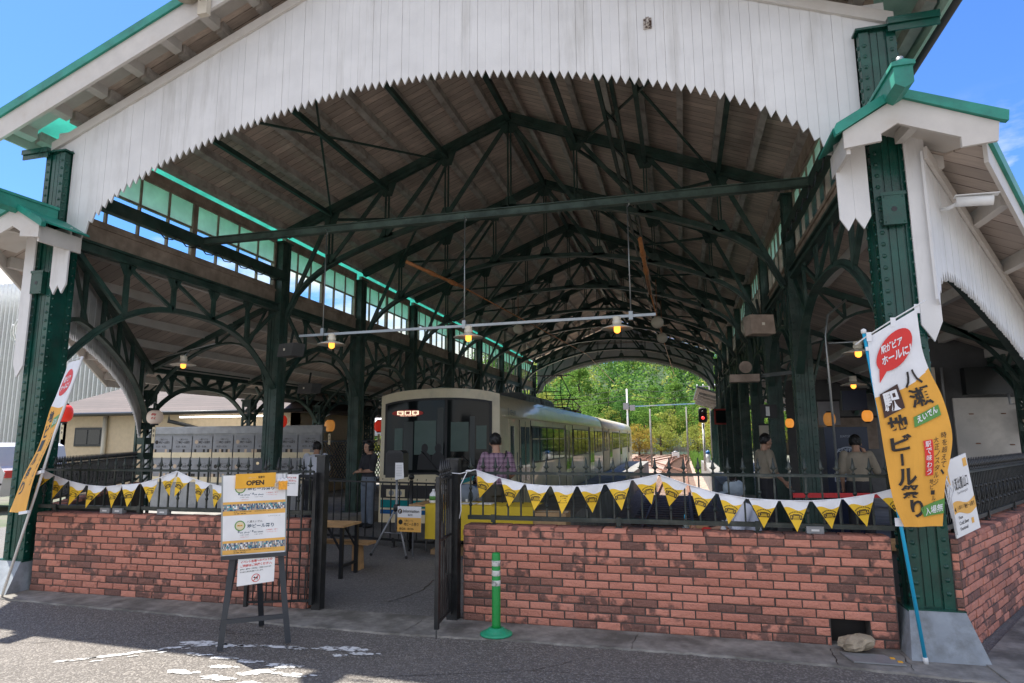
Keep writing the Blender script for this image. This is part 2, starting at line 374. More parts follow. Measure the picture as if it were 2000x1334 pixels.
    def grid(s, fn, nu, nv):
        n = s.V([fn(i/nu, j/nv) for j in range(nv+1) for i in range(nu+1)])
        for j in range(nv):
            for i in range(nu):
                a = n+j*(nu+1)+i; s.F((a, a+1, a+nu+2, a+nu+1))
        return s
    def add(s, o, fn=None):
        n = s.V([fn(p) for p in o.v] if fn else o.v)
        for f, mi, sm in zip(o.f, o.mi, o.sm): s.f.append(tuple(n+i for i in f)); s.mi.append(mi); s.sm.append(sm)
        return s
    def mesh(s, name, mats):
        me = bpy.data.meshes.new(name); me.from_pydata(s.v, [], s.f)
        for x in mats: me.materials.append(MATS[x] if isinstance(x, str) else x)
        me.polygons.foreach_set('material_index', s.mi); me.polygons.foreach_set('use_smooth', s.sm)
        me.update(); return me
    def build(s, name, mats, parent=None, lab=None, **k):
        if not isinstance(mats, (list, tuple)): mats = [mats]
        return place(name, s.mesh(name, mats), parent, lab, **k)
def wloc(o):
    v = Vector((0, 0, 0))
    while o is not None: v += o.location; o = o.parent
    return v
def place(name, me, parent=None, lab=None, local=False, cat=None, group=None, kind=None):
    ob = bpy.data.objects.new(name, me); COL.objects.link(ob)
    if parent is not None:
        ob.parent = parent
        if not local: ob.location = -wloc(parent)
    if lab: ob['label'] = lab
    if cat: ob['category'] = cat
    if group: ob['group'] = group
    if kind: ob['kind'] = kind
    return ob
def T(name, lab, cat, loc=(0, 0, 0), group=None, rz=0):
    o = bpy.data.objects.new(name, None); COL.objects.link(o); o.location = loc; o.empty_display_size = .2
    o['label'] = lab; o['category'] = cat
    if group: o['group'] = group
    if rz: o.rotation_euler = (0, 0, rz)
    return o
def dup(root, loc=None, rz=None, lab=None, group=None, parent=None):
    c = root.copy(); COL.objects.link(c)
    if parent is not None: c.parent = parent
    if loc is not None: c.location = loc
    if rz is not None: c.rotation_euler = (0, 0, rz)
    if lab: c['label'] = lab
    if group: c['group'] = group
    for ch in list(root.children): dup(ch, parent=c)
    return c

# writing: flat glyph meshes laid on a surface
_tc = {}
def glyphs(body, bold=0.0):
    key = (body, bold)
    if key not in _tc:
        cu = bpy.data.curves.new('t', 'FONT'); cu.body = body; cu.resolution_u = 3; cu.offset = bold
        ob = bpy.data.objects.new('t', cu); COL.objects.link(ob); bpy.context.view_layer.update()
        me = bpy.data.meshes.new_from_object(ob.evaluated_get(bpy.context.evaluated_depsgraph_get()))
        vs = [tuple(v.co)[:2] for v in me.vertices]; fs = [tuple(p.vertices) for p in me.polygons]
        bpy.data.objects.remove(ob); bpy.data.curves.remove(cu); bpy.data.meshes.remove(me)
        x0 = min(v[0] for v in vs); x1 = max(v[0] for v in vs); y0 = min(v[1] for v in vs); y1 = max(v[1] for v in vs)
        _tc[key] = (vs, fs, x0, x1, y0, y1)
    return _tc[key]
def write(m, body, fn, u, v, w_, h, bold=.01, mi=None):
    """lay `body` in the box with lower-left (u,v), width w_, height h of the surface fn(u,v)->xyz"""
    vs, fs, x0, x1, y0, y1 = glyphs(body, bold)
    n = m.V([fn(u+(x-x0)/(x1-x0)*w_, v+(y-y0)/(y1-y0)*h) for x, y in vs])
    if mi is not None: m.m = mi
    for f in fs: m.F([n+i for i in f])
def poly(m, pts, fn, mi=None):
    if mi is not None: m.m = mi
    n = m.V([fn(*p) for p in pts]); m.F(range(n, n+len(pts)))
def rect(m, fn, u0, v0, u1, v1, mi=None, k=1):
    if mi is not None: m.m = mi
    m.grid(lambda a, b_: fn(u0+(u1-u0)*a, v0+(v1-v0)*b_), k, k)
def blob(m, fn, cu, cv, ru, rv, sk_=0, n=32, rings=5):
    for r_ in range(rings):
        for k in range(n):
            q = [(r_/rings, k), (r_/rings, k+1), ((r_+1)/rings, k+1), ((r_+1)/rings, k)]
            pts = [fn(cu+ru*a*math.cos(b_*2*math.pi/n), cv+rv*a*math.sin(b_*2*math.pi/n)+sk_*a*math.cos(b_*2*math.pi/n)) for a, b_ in q]
            if r_ == 0: pts = pts[1:]
            i = m.V(pts); m.F(range(i, i+len(pts)))
def quad_(m, p, fn, mi, k=7):
    m.m = mi
    m.grid(lambda a, b_: fn((p[0][0]*(1-a)+p[1][0]*a)*(1-b_)+(p[3][0]*(1-a)+p[2][0]*a)*b_, (p[0][1]*(1-a)+p[1][1]*a)*(1-b_)+(p[3][1]*(1-a)+p[2][1]*a)*b_), k, k)
def tri_(m, p, fn, mi): quad_(m, [p[0], p[1], p[2], p[2]], fn, mi, 4)
def plane_fn(o, du, dv, off=0):
    o = Vector(o); du = Vector(du); dv = Vector(dv); n = du.cross(dv).normalized()*off
    return lambda u, v: o+du*u+dv*v+n
def interp(tab, x):
    if x <= tab[0][0]: return tab[0][1]
    for (a, ya), (b_, yb) in zip(tab, tab[1:]):
        if x <= b_:
            f = (x-a)/(b_-a); return ya+(yb-ya)*f
    return tab[-1][1]
def smooth_interp(tab, x):
    n = len(tab)
    if x <= tab[0][0]: return tab[0][1]
    if x >= tab[-1][0]: return tab[-1][1]
    for i in range(n-1):
        if tab[i][0] <= x <= tab[i+1][0]:
            p1, p2 = tab[i], tab[i+1]; p0 = tab[max(0, i-1)]; p3 = tab[min(n-1, i+2)]
            h = p2[0]-p1[0]; m1 = (p2[1]-p0[1])/max(1e-6, p2[0]-p0[0]); m2 = (p3[1]-p1[1])/max(1e-6, p3[0]-p1[0]); t_ = (x-p1[0])/h
            return (2*t_**3-3*t_**2+1)*p1[1]+(t_**3-2*t_**2+t_)*h*m1+(-2*t_**3+3*t_**2)*p2[1]+(t_**3-t_**2)*h*m2

# ================================================================== SETTING
CX = -2.75                       # centre line of the nave
YF, Y1, BAY, NB = 5.9, 10.38, 3.11, 8
YS = [Y1+BAY*i for i in range(NB)]       # column lines behind the front pair
YE = YS[-1]                              # far gable
def tex(s, dx): return CX+s*dx
m = M()
# road and near ground (far ground sits lower, beyond the platforms)
m.bx(-60, 60, -40, 5.42, -.3, -.012); m.build('road', 'asphalt', kind='structure', lab='sunlit grey asphalt road in front of the station')
m = M(); m.bx(-300, 300, 44, 700, -1.6, -1.20); m.bx(-90, -12.6, 5.42, 44, -1.6, -.03); m.bx(14, 90, 5.42, 44, -1.6, -.03)
m.build('ground', 'earth', kind='structure')
m = M(); m.bx(-26, 3.6, 44.01, 112, -1.55, -1.10); m.build('gravel_yard', 'gravel', kind='structure', lab='reddish sunlit ballast of the open track yard')
m = M()
m.bx(-12.6, 14, 5.42, 11.9, -.5, 0); m.build('concourse_floor', 'platform_asphalt', kind='structure', lab='dark asphalt concourse floor inside the gate')
m = M()
m.bx(-12.6, -6.85, 11.9, 44, -1.5, 0); m.bx(1.25, 14, 11.9, 48, -1.5, 0); m.bx(-3.62, -2.3, 11.9, 46, -1.5, 0)
m.build('platform', 'concrete', kind='structure', lab='concrete station platforms beside the tracks')
m = M(); m.bx(-6.85, -3.62, 11.9, 44, -1.5, -1.05); m.bx(-2.3, 1.25, 11.9, 46, -1.5, -1.05)
m.build('track_bed', 'gravel', kind='structure')
# concrete strip along the wall foot, with a broken edge
m = M(); rdk = random.Random(2); top_ = []; K = 150
for i in range(K+1):
    x = -7.5+9.7*i/K; top_.append((x, interp([(-7.5, 5.42), (-5, 5.33), (-3.9, 5.28), (-2.4, 5.24), (-1.4, 5.31), (0, 5.32), (1.0, 5.28), (2.3, 5.14)], x)+rdk.uniform(-.012, .012)))
for (xa, ya), (xb, yb2) in zip(top_, top_[1:]):
    n = m.V([(xa, ya, .002), (xb, yb2, .002), (xb, 5.80, .004), (xa, 5.80, .004), (xa, ya-.012, -.02), (xb, yb2-.012, -.02)]); m.F((n, n+1, n+2, n+3)); m.F((n+4, n+5, n+1, n))
m.build('kerb_strip', 'kerb_concrete', kind='structure', lab='worn concrete strip along the foot of the brick wall')
m = M(); m.prism([(2.02, 4.98, -.1), (9, 4.9, -.1), (14, 10.4, -.1), (5.0, 10.4, -.1), (2.02, 5.6, -.1)], (0, 0, .112)); m.build('pavement', 'kerb_concrete', kind='structure', lab='concrete pavement beside the angled brick wall')
# worn paint on the road
def splat(m, cx, cy, sx, sy, seed, rot=0):
    rd = random.Random(seed); n = 22; pts = []
    for i in range(n):
        a = 2*math.pi*i/n; rr = rd.uniform(.55, 1.05); x = math.cos(a)*sx*rr; y = math.sin(a)*sy*rr
        pts.append((cx+x*math.cos(rot)-y*math.sin(rot), cy+x*math.sin(rot)+y*math.cos(rot), -.0075))
    i0 = m.V(pts); m.F(range(i0, i0+n))
m = M()
for k, (x, y, sx, sy, r_) in enumerate([(-3.86, 4.66, .15, .045, .2), (-3.62, 4.66, .10, .03, 0), (-3.42, 4.70, .1, .02, .1), (-3.2, 4.73, .12, .02, 0), (-3.02, 4.74, .12, .02, 0),
        (-2.68, 4.80, .15, .04, .15), (-2.45, 4.74, .09, .028, .1), (-2.62, 4.66, .05, .02, 0), (-4.0, 4.5, .1, .02, .6), (-4.15, 4.38, .12, .018, .6), (-4.3, 4.25, .13, .02, .6), (-4.5, 4.1, .14, .015, .6), (-3.7, 4.42, .09, .02, 0), (-3.45, 4.40, .09, .02, .1),
        (-3.2, 4.38, .08, .025, 0), (-2.9, 4.36, .11, .03, .1), (-3.32, 4.24, .09, .02, .1), (-3.0, 4.2, .12, .03, .5), (-2.7, 4.22, .1, .025, 0), (-3.55, 4.08, .11, .03, -.1), (-3.2, 4.04, .1, .03, 0), (-2.9, 4.0, .1, .03, 0),
        (-.78, 4.42, .05, .035, 0), (-.72, 4.36, .07, .03, .2), (-.38, 4.42, .07, .03, -.2), (-.2, 4.36, .06, .03, 0), (.02, 4.42, .05, .015, 0), (-.62, 4.28, .1, .03, 0), (-.35, 4.22, .08, .03, 0)]):
    splat(m, x, y, sx*1.3, sy*1.8, k, r_)
    splat(m, x+sx*1.3, y+.02, sx*.4, sy*.8, k+50, r_)
m.build('road_marking', mat('worn_paint', (.70, .70, .68), .8, dirt=(.17, .16, .15), ds=16, dlo=.50, dhi=.58, damt=1), kind='structure', lab='worn white painted line flaking off the asphalt')

def crack(m, pts, seed, z, w_=.006):
    rd = random.Random(seed); out = []
    for (a, b_) in zip(pts, pts[1:]):
        n = max(2, int(math.hypot(b_[0]-a[0], b_[1]-a[1])/.05))
        for i in range(n): f = i/n; out.append((a[0]+(b_[0]-a[0])*f+rd.uniform(-.012, .012), a[1]+(b_[1]-a[1])*f+rd.uniform(-.012, .012), rd.uniform(.3, 1)*w_))
    for p, q in zip(out, out[1:]):
        n = m.V([(p[0]-p[2], p[1], z), (p[0]+p[2]*.4, p[1]-p[2], z), (q[0]+q[2]*.4, q[1]-q[2], z), (q[0]-q[2], q[1], z)]); m.F((n, n+1, n+2, n+3))
m = M(); crack(m, [(-2.92, 6.2), (-2.78, 6.7), (-2.86, 7.3), (-3.0, 7.8)], 1, .0035, .012); crack(m, [(-2.5, 6.9), (-2.45, 7.5), (-2.6, 8.0)], 2, .0035, .005); m.build('floor_crack', 'print_black', kind='structure', lab='dark crack wandering across the concourse floor')
m = M(); crack(m, [(-6.5, 4.1), (-5.2, 4.35), (-4.2, 4.9), (-3.4, 5.0)], 3, -.008, .005); crack(m, [(-2.2, 4.3), (-1.1, 4.7), (.4, 4.75), (1.6, 5.0)], 4, -.008, .005); crack(m, [(-1.1, 4.7), (-.7, 5.1)], 5, -.008, .004); crack(m, [(1.0, 4.2), (1.3, 4.6), (1.2, 5.0)], 6, -.008, .004); m.build('road_crack', 'print_black', kind='structure', lab='thin dark cracks in the asphalt road')
m = M()
for x in (-5.6, -3.9, -2.35, -.45, 1.02, 1.5): crack(m, [(x, 5.30), (x+.02, 5.72)], int(x*10)+99, .0062, .005)
m.build('kerb_joint', 'print_black', kind='structure', lab='dark joints across the concrete kerb strip')

# ================================================================== STATION SHED
shed = T('station_shed', 'large open fronted railway station shed with green riveted columns and white toothed gable', 'station building', (CX, YF, 0))

def column_mesh(h, w=.28, rows=True, step=.115, mid=True, rr=.015):
    m = M(); a = w/2
    m.bx(-a+.02, a-.02, -a+.02, a-.02, 0, h)
    t_ = .012; fl = .075
    for sx in (-1, 1):
        for sy in (-1, 1):
            x0, x1 = sorted((sx*a, sx*(a-fl))); y0, y1 = sorted((sy*a, sy*(a-fl)))
            m.bx(x0, x1, min(sy*a, sy*(a-.022)), max(sy*a, sy*(a-.022)), .02, h-.01)
            m.bx(min(sx*(a+.001), sx*(a-.0225)), max(sx*(a+.001), sx*(a-.0225)), min(sy*(a-.003), sy*(a-fl)), max(sy*(a-.003), sy*(a-fl)), .02, h-.012)
    if mid:   # centre cover plates with a groove
        for sy in (-1, 1):
            y0, y1 = sorted((sy*(a-.02), sy*(a-.010)))
            m.bx(-.052, -.004, y0, y1, .03, h-.02); m.bx(.004, .052, y0, y1, .03, h-.02)
    if rows:
        z = .1
        k = 0
        while z < h-.1:
            for s_ in (-1, 1):
                for o_ in (a-.037,):
                    for q in (-1, 1):
                        m.rivet((q*o_, s_*(a+.001), z+(.03 if q > 0 else 0)), (0, s_, 0), rr)
                        m.rivet((s_*(a+.002), q*o_, z+(.03 if q > 0 else 0)), (s_, 0, 0), rr)
            z += step; k += 1
    m.bx(-a-.03, a+.03, -a-.03, a+.03, h, h+.02)
    m.bx(-a-.05, a+.05, -a-.05, a+.05, 0, .02)
    return m
def put(me, name, loc, parent, lab=None, rz=0):
    ob = place(name, me, parent, lab); ob.location = Vector(loc)-wloc(parent)
    if rz: ob.rotation_euler = (0, 0, rz)
    return ob
fc = column_mesh(4.84, .29, step=.10, rr=.020)
fcm = fc.mesh('front_column', ['green_steel'])
nc = column_mesh(5.35, .26).mesh('nave_column', ['green_steel_dusty'])
for s in (-1, 1):
    c_ = put(fcm, 'front_column', (tex(s, 4.555), YF, .3), shed, 'glossy dark green riveted corner column')
    # terminal box bolted to its front face
    bm_ = M(); x = tex(s, 4.555)-.02
    bm_.bx(x-.085, x+.085, YF-.205, YF-.146, 3.35, 3.62); bm_.bx(x-.095, x+.095, YF-.21, YF-.203, 3.60, 3.63)
    bm_.m = 1; bm_.lathe([(.022, 0), (.022, .003)], (0, 0, 0), 12) if False else None
    k = bm_.V([(x+.022*math.cos(a*math.pi/6), YF-.207, 3.48+.022*math.sin(a*math.pi/6)) for a in range(12)]); bm_.F(range(k, k+12))
    bm_.m = 0
    for dx_, dz_ in ((-.07, 3.37), (.07, 3.37), (-.07, 3.585), (.07, 3.585)): bm_.rivet((x+dx_, YF-.205, dz_), (0, -1, 0), .009)
    bm_.build('terminal_box', ['green_steel', 'black_plastic'], shed)
    # concrete pedestal
    pm = M(); x = tex(s, 4.555); n0 = pm.V([(x-.26, 5.5, -.02), (x+.26, 5.5, -.02), (x+.26, 6.2, -.02), (x-.26, 6.2, -.02), (x-.19, 5.70, .31), (x+.19, 5.70, .31), (x+.19, 6.1, .31), (x-.19, 6.1, .31)])
    for q in ((3, 2, 1, 0), (4, 5, 6, 7), (0, 1, 5, 4), (1, 2, 6, 5), (2, 3, 7, 6), (3, 0, 4, 7)): pm.F([n0+i for i in q])
    pm.build('pedestal', 'concrete_painted', shed)
    for Y in YS: put(nc, 'nave_column', (tex(s, 4.555), Y, 0), shed)
# lattice outer columns
m = M(); a = .10
for sx in (-1, 1):
    for sy in (-1, 1): m.bx(sx*a-.022, sx*a+.022, sy*a-.022, sy*a+.022, 0, 2.55)
for i in range(9):
    z = .1+i*.29
    for s in (-1, 1): m.bx(-a, a, s*a-.008, s*a+.008, z, z+.13); m.bx(s*a-.009, s*a+.009, -a, a, z, z+.13); m.bar((-a, s*a, z+.13), (a, s*a, z+.29), .012, .03); m.bar((s*a, -a, z+.13), (s*a, a, z+.29), .012, .03)
m.bx(-.14, .14, -.14, .14, 2.55, 2.6)
for s in (-1, 1):
    for i in range(18): m.rivet((s*a, -a-.022, .12+i*.14), (0, -1, 0), .012)
oc = m.mesh('outer_column', ['green_steel_dusty'])
for s in (-1, 1):
    for Y in YS[:7]: put(oc, 'outer_column', (tex(s, 7.43), Y, 0), shed)

# --- main roof
def zr(dx, P): return P-.4*abs(dx)
ROOFY0, ROOFY1 = 5.47, 32.7
for s in (-1, 1):
    m = M(); m.prism([(tex(s, 0), ROOFY0, 7.55), (tex(s, 4.62), ROOFY0, zr(4.62, 7.55)), (tex(s, 4.62), ROOFY0, zr(4.62, 7.60)), (tex(s, 0), ROOFY0, 7.60)], (0, ROOFY1-ROOFY0, 0))
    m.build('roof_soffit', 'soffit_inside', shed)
    m = M(); m.prism([(tex(s, 0), ROOFY0-.04, 7.604), (tex(s, 4.62), ROOFY0-.04, zr(4.62, 7.604)), (tex(s, 4.62), ROOFY0-.04, zr(4.62, 7.66)), (tex(s, 0), ROOFY0-.04, 7.66)], (0, ROOFY1-ROOFY0+.08, 0))
    m.build('roof_deck', 'teal_copper', shed)
    m = M(); m.prism([(tex(s, 4.63), ROOFY0, zr(4.63, 7.60)), (tex(s, 5.12), ROOFY0, zr(5.12, 7.60)), (tex(s, 5.12), ROOFY0, zr(5.12, 7.61)), (tex(s, 4.63), ROOFY0, zr(4.63, 7.61))], (0, ROOFY1-ROOFY0, 0))
    m.build('translucent_eave', 'eave_panel' if s < 0 else 'pale_green_paint', shed, 'turquoise translucent roof strip along the eave' if s < 0 else None)
    # purlins, cut by the gable wall into an inner run and outdoor lookouts
    for k in range(10):
        m = M(); mo = M()
        dx = .28+.53*k
        if dx > 5.1: break
        x = tex(s, dx); z = zr(dx, 7.545)
        sl_ = -.4*s
        def pur(mm_, ya, yb, w_=.085, h_=.12): mm_.prism([(x-w_/2, ya, z-h_+w_/2*.4*s*1), (x+w_/2, ya, z-h_-w_/2*.4*s), (x+w_/2, ya, z-w_/2*.4*s), (x-w_/2, ya, z+w_/2*.4*s)], (0, yb-ya, 0))
        pur(m, 5.89, 32.3); pur(mo, ROOFY0+.005, 5.848)
        m.build('purlin', 'rafter_inside', shed); mo.build('gable_lookout', 'white_trim', shed)
    # outdoor soffit under the verge
    m = M(); m.prism([(tex(s, 0), ROOFY0+.002, 7.545), (tex(s, 5.05), ROOFY0+.002, zr(5.05, 7.545)), (tex(s, 5.05), ROOFY0+.002, zr(5.05, 7.549)), (tex(s, 0), ROOFY0+.002, 7.549)], (0, 5.85-ROOFY0, 0))
    m.build('verge_soffit', 'white_trim', shed)
    # rake fascia and copper edge
    m = M(); m.prism([(tex(s, .0), 5.43, 7.25), (tex(s, 5.12), 5.43, zr(5.12, 7.25)), (tex(s, 5.12), 5.43, zr(5.12, 7.55)), (tex(s, 0), 5.43, 7.55)], (0, .035, 0)); m.build('rake_fascia', 'white_trim', shed)
    m = M(); m.prism([(tex(s, .0), 5.40, 7.53), (tex(s, 5.14), 5.40, zr(5.14, 7.53)), (tex(s, 5.14), 5.40, zr(5.14, 7.64)), (tex(s, 0), 5.40, 7.64)], (0, .028, 0)); m.build('rake_edge', 'teal_copper', shed)
    # eave fascia + gutter
    m = M(); xa, xb = sorted((tex(s, 5.12), tex(s, 5.15))); m.bx(xa, xb, 5.46, ROOFY1, zr(5.12, 7.34), zr(5.12, 7.57)); m.build('eave_fascia', 'pale_green_paint', shed)
    m = M(); m.tube([(tex(s, 5.24), 5.5, 5.42), (tex(s, 5.24), ROOFY1, 5.42)], .065, 10); m.build('gutter', 'gutter_black', shed)
    for k in range(6):
        m = M(); m.path([(tex(s, 5.14), 5.8+k*1.7, 5.50), (tex(s, 5.24), 5.8+k*1.7, 5.50), (tex(s, 5.31), 5.8+k*1.7, 5.42), (tex(s, 5.24), 5.8+k*1.7, 5.345)], .02, .008)
        m.build('gutter_bracket', 'pale_green_paint', shed)
    m = M(); xa, xb = sorted((tex(s, 4.63), tex(s, 5.03))); m.bx(xa, xb, 5.69, 5.745, 5.14, 5.20); m.bx(xa, xb, 5.71, 5.725, 5.08, 5.138); m.build('eave_bracket', 'green_steel', shed)

# --- toothed gable boards
ARCH = [(0, 5.43), (.55, 5.42), (1.26, 5.31), (2.03, 5.16), (2.98, 4.88), (3.40, 4.70), (3.66, 4.55), (3.90, 4.38), (4.06, 4.20), (4.15, 4.02), (4.3, 3.9)]
def toothed(m, x0, x1, y, top, bot, wd=.086, th=.02, tooth=.085, gap=.0016, seed=1, jy=.003):
    rd = random.Random(seed); n = max(1, round((x1-x0)/wd)); wd = (x1-x0)/n
    for i in range(n):
        a = x0+i*wd+gap/2*rd.uniform(.2, 1.6); b_ = x0+(i+1)*wd-gap/2*rd.uniform(.2, 1.6); c = (a+b_)/2; yy = y+rd.uniform(-jy, jy)
        za, zb, zc = bot(a)+tooth*.5+rd.uniform(-.004, .004), bot(b_)+tooth*.5+rd.uniform(-.004, .004), bot(c)-tooth*.5+rd.uniform(-.009, .006)
        m.prism([(a, yy, top(a)), (a, yy, za), (c, yy, zc), (b_, yy, zb), (b_, yy, top(b_))], (0, th, 0))
m = M(); toothed(m, CX-4.40, CX+4.40, 5.85, lambda x: zr(x-CX, 7.22), lambda x: smooth_interp(ARCH, abs(x-CX)))
m.build('gable_boards', 'white_paint', shed, 'wide white vertical board gable cut to a saw toothed arch')
for s in (-1, 1):
    m = M(); m.prism([(tex(s, 0), 5.815, 7.10), (tex(s, 4.72), 5.815, zr(4.72, 7.10)), (tex(s, 4.72), 5.815, zr(4.72, 7.21)), (tex(s, 0), 5.815, 7.21)], (0, .032, 0))
    m.build('gable_trim', 'white_trim', shed)
    m = M(); xa, xb = sorted((tex(s, 4.40), tex(s, 4.66))); m.prism([(xa, 5.853, 5.19), (xb, 5.853, 5.19), (xb, 5.853, 5.45), (xa, 5.853, 5.45)], (0, .02, 0)); m.build('gable_trim', 'white_paint', shed)
# little rusted bracket on the boards
m = M(); m.bx(-.16, -.13, 5.80, 5.845, 5.57, 5.66); m.bx(-.185, -.105, 5.835, 5.848, 5.56, 5.67); m.tube([(-.145, 5.80, 5.585), (-.145, 5.77, 5.56)], .014, 8)
m.build('rusted_bracket', mat('rusty_white', (.5, .45, .4), .8, dirt=(.06, .03, .02), ds=30, dlo=.45, dhi=.55, damt=1), shed)
# far gable: seen from inside, with a darker back
m = M(); toothed(m, CX-4.4, CX+4.4, YE+.3, lambda x: zr(x-CX, 7.5), lambda x: smooth_interp(ARCH, abs(x-CX))+.02, wd=.12, tooth=.10, seed=4)
m.build('far_gable_boards', 'white_paint', shed)
m = M()
for s in (-1, 1):
    for q in range(2): m.bar((tex(s, 0), YE+.26, 7.1-q*.7), (tex(s, 4.5), YE+.26, 7.1-q*.7-1.8*(1-q)*1.0), .05, .09)
m.path([(CX+dx, YE+.27, smooth_interp(ARCH, abs(dx))+.16) for dx in [x*.25 for x in range(-16, 17)]], .06, .10)
m.build('far_gable_rail', 'rafter_inside', shed)

# --- trusses
CHA = [(0, 5.60), (1.1, 5.53), (2.0, 5.36), (2.9, 5.08), (3.4, 4.88), (3.8, 4.66), (4.1, 4.40), (4.28, 4.15), (4.38, 3.88)]
def cha(dx): return smooth_interp(CHA, abs(dx))
m = M()
for s in (-1, 1):
    m.bar((s*0, 0, zr(0, 7.36)), (s*4.45, 0, zr(4.45, 7.36)), .13, .10); m.bar((0, -.04, zr(0, 7.30)), (s*4.45, -.04, zr(4.45, 7.30)), .018, .12); m.bar((0, .04, zr(0, 7.30)), (s*4.45, .04, zr(4.45, 7.30)), .018, .12)
xs = [x/8*4.38 for x in range(-8, 9)]
m.path([(x*1.0, 0, cha(x)) for x in [i*4.38/20 for i in range(-20, 21)]], .12, .022)
m.path([(x*1.0, 0, cha(x)+.045) for x in [i*4.38/20 for i in range(-20, 21)]], .022, .09)
nod = [-4.38, -3.5, -2.35, -1.18, 0, 1.18, 2.35, 3.5, 4.38]
for i, x in enumerate(nod):
    zt, zb = zr(x, 7.30), cha(x)+.06
    if abs(x) < 4.3: m.bar((x-.022, -.02, zb), (x-.022, -.02, zt), .045, .02, (1, 0, 0)); m.bar((x+.022, .02, zb), (x+.022, .02, zt), .045, .02, (1, 0, 0))
    if abs(x) < 4.3:
        g = .19; m.prism([(x-g, -.012, zt-.03+.4*g*(1 if x > .1 else -1 if x < -.1 else -1)), (x+g, -.012, zt-.03-.4*g*(1 if x > .1 else -1 if x < -.1 else 1)), (x+g*.45, -.012, zt-.27), (x-g*.45, -.012, zt-.27)], (0, .024, 0))
        m.prism([(x-g*.8, -.011, zb-.02), (x+g*.8, -.011, zb-.02), (x+g*.35, -.011, zb+.18), (x-g*.35, -.011, zb+.18)], (0, .022, 0))
for i in range(8):
    a, b_ = nod[i], nod[i+1]
    if b_ <= 0: p, q = (a, 0, cha(a)+.08), (b_, 0, zr(b_, 7.28))
    else: p, q = (b_, 0, cha(b_)+.08), (a, 0, zr(a, 7.28))
    m.bar(p, q, .045, .07)
tr = m.mesh('roof_truss', ['green_steel_dusty'])
for Y in YS: put(tr, 'roof_truss', (CX, Y, 0), shed)
# ridge and longitudinal ties
m = M(); m.bar((CX, 5.9, 7.30), (CX, YE, 7.30), .08, .1); m.build('ridge_beam', 'green_steel_dusty', shed)
m = M()
for x in (-.88, -.70): m.bar((x, 6.0, 6.28), (x, YE, 6.28), .05, .09)
for k in range(22): m.bar((-.88, 6.2+k*1.2, 6.28), (-.70, 6.8+k*1.2, 6.28), .03, .03)
m.build('catenary_beam', 'green_steel_dusty', shed, 'pair of green steel beams running the length of the shed under the roof')
for k in range(0, NB-1, 1):
    for s in (-1, 1):
        m = M(); m.bar((tex(s, 1.18), YS[k], 6.6), (tex(s, 3.5), YS[k+1], 5.75), .035, .05); m.bar((tex(s, 3.5), YS[k], 5.75), (tex(s, 1.18), YS[k+1], 6.6), .035, .05); m.build('wind_brace', 'green_steel_dusty', shed)
for s in (-1, 1):
    m = M(); m.bar((tex(s, 2.35), 5.9, 6.22), (tex(s, 2.35), YS[0], 6.22), .06, .08); m.bar((tex(s, 1.18), 5.9, 6.72), (tex(s, 1.18), YS[0], 6.72), .06, .08); m.bar((tex(s, 3.5), 5.9, 5.84), (tex(s, 3.5), YS[0], 5.84), .06, .08); m.bar((tex(s, 1.3), 5.9, 6.72), (tex(s, 3.5), YS[0], 5.8), .03, .03); m.bar((tex(s, 3.5), 5.9, 5.78), (tex(s, 1.3), YS[0], 6.68), .03, .03)
    m.build('wind_brace', 'green_steel_dusty', shed)
# cross beam in the middle of the first bay
m = M(); yb = 8.15; m.bx(CX-4.5, CX+4.5, yb-.05, yb+.05, 4.66, 4.67); m.bx(CX-4.5, CX+4.5, yb-.05, yb+.05, 4.76, 4.77); m.bx(CX-4.5, CX+4.5, yb-.008, yb+.008, 4.67, 4.76)
m.build('cross_beam', 'green_steel_pale', shed, 'long green beam spanning the first bay')
for s in (-1, 1):
    m = M(); x = tex(s, 4.44); m.bx(x-.05, x+.05, 6.0, YS[0], 4.60, 4.78); m.build('side_beam', 'green_steel_dusty', shed)
    # cables looped under it
    m = M()
    for k in range(7):
        y0 = 7.2+k*.42; m.tube([(x-.06*s, y0, 4.62), (x-.07*s, y0+.14, 4.52), (x-.07*s, y0+.28, 4.54), (x-.06*s, y0+.42, 4.63)], .009, 5)
    m.build('cable', 'black_plastic', shed)

# --- side girders with arches
def girder(m, L, top, spring, crown, nseg, depth=.09):
    # runs along local y 0..L in the plane x=0
    m.bx(-.055, .055, 0, L, top-.03, top); m.bx(-.055, .055, 0, L, top-.15, top-.12); m.bx(-.012, .012, 0, L, top-.12, top-.03)
    def za(y):
        u = abs(2*y/L-1); return crown-(crown-spring)*(u**2.6)
    k = 20
    m.path([(0, L*i/k, za(L*i/k)) for i in range(k+1)], .11, .022, (1, 0, 0)); m.path([(0, L*i/k, za(L*i/k)+.035) for i in range(k+1)], .02, .07, (1, 0, 0))
    for i in range(1, nseg):
        y = L*i/nseg; m.bx(-.02, .02, y-.035, y+.035, za(y), top-.14)
        m.prism([(-.01, y-.14, top-.15), (-.01, y+.14, top-.15), (-.01, y+.05, top-.30), (-.01, y-.05, top-.30)], (.02, 0, 0))
    for i in range(nseg):
        ya, yb_ = L*i/nseg, L*(i+1)/nseg
        if i in (0,): m.bar((0, ya+.1, top-.2), (0, yb_, za(yb_)+.05), .05, .06)
        elif i == nseg-1: m.bar((0, yb_-.1, top-.2), (0, ya, za(ya)+.05), .05, .06)
        elif i < nseg/2: m.bar((0, ya, top-.18), (0, yb_, za(yb_)+.05), .04, .05)
        else: m.bar((0, yb_, top-.18), (0, ya, za(ya)+.05), .04, .05)
g0 = M(); girder(g0, Y1-YF-.26, 4.16, 2.55, 3.52, 5); g0m = g0.mesh('arched_girder', ['green_steel_dusty'])
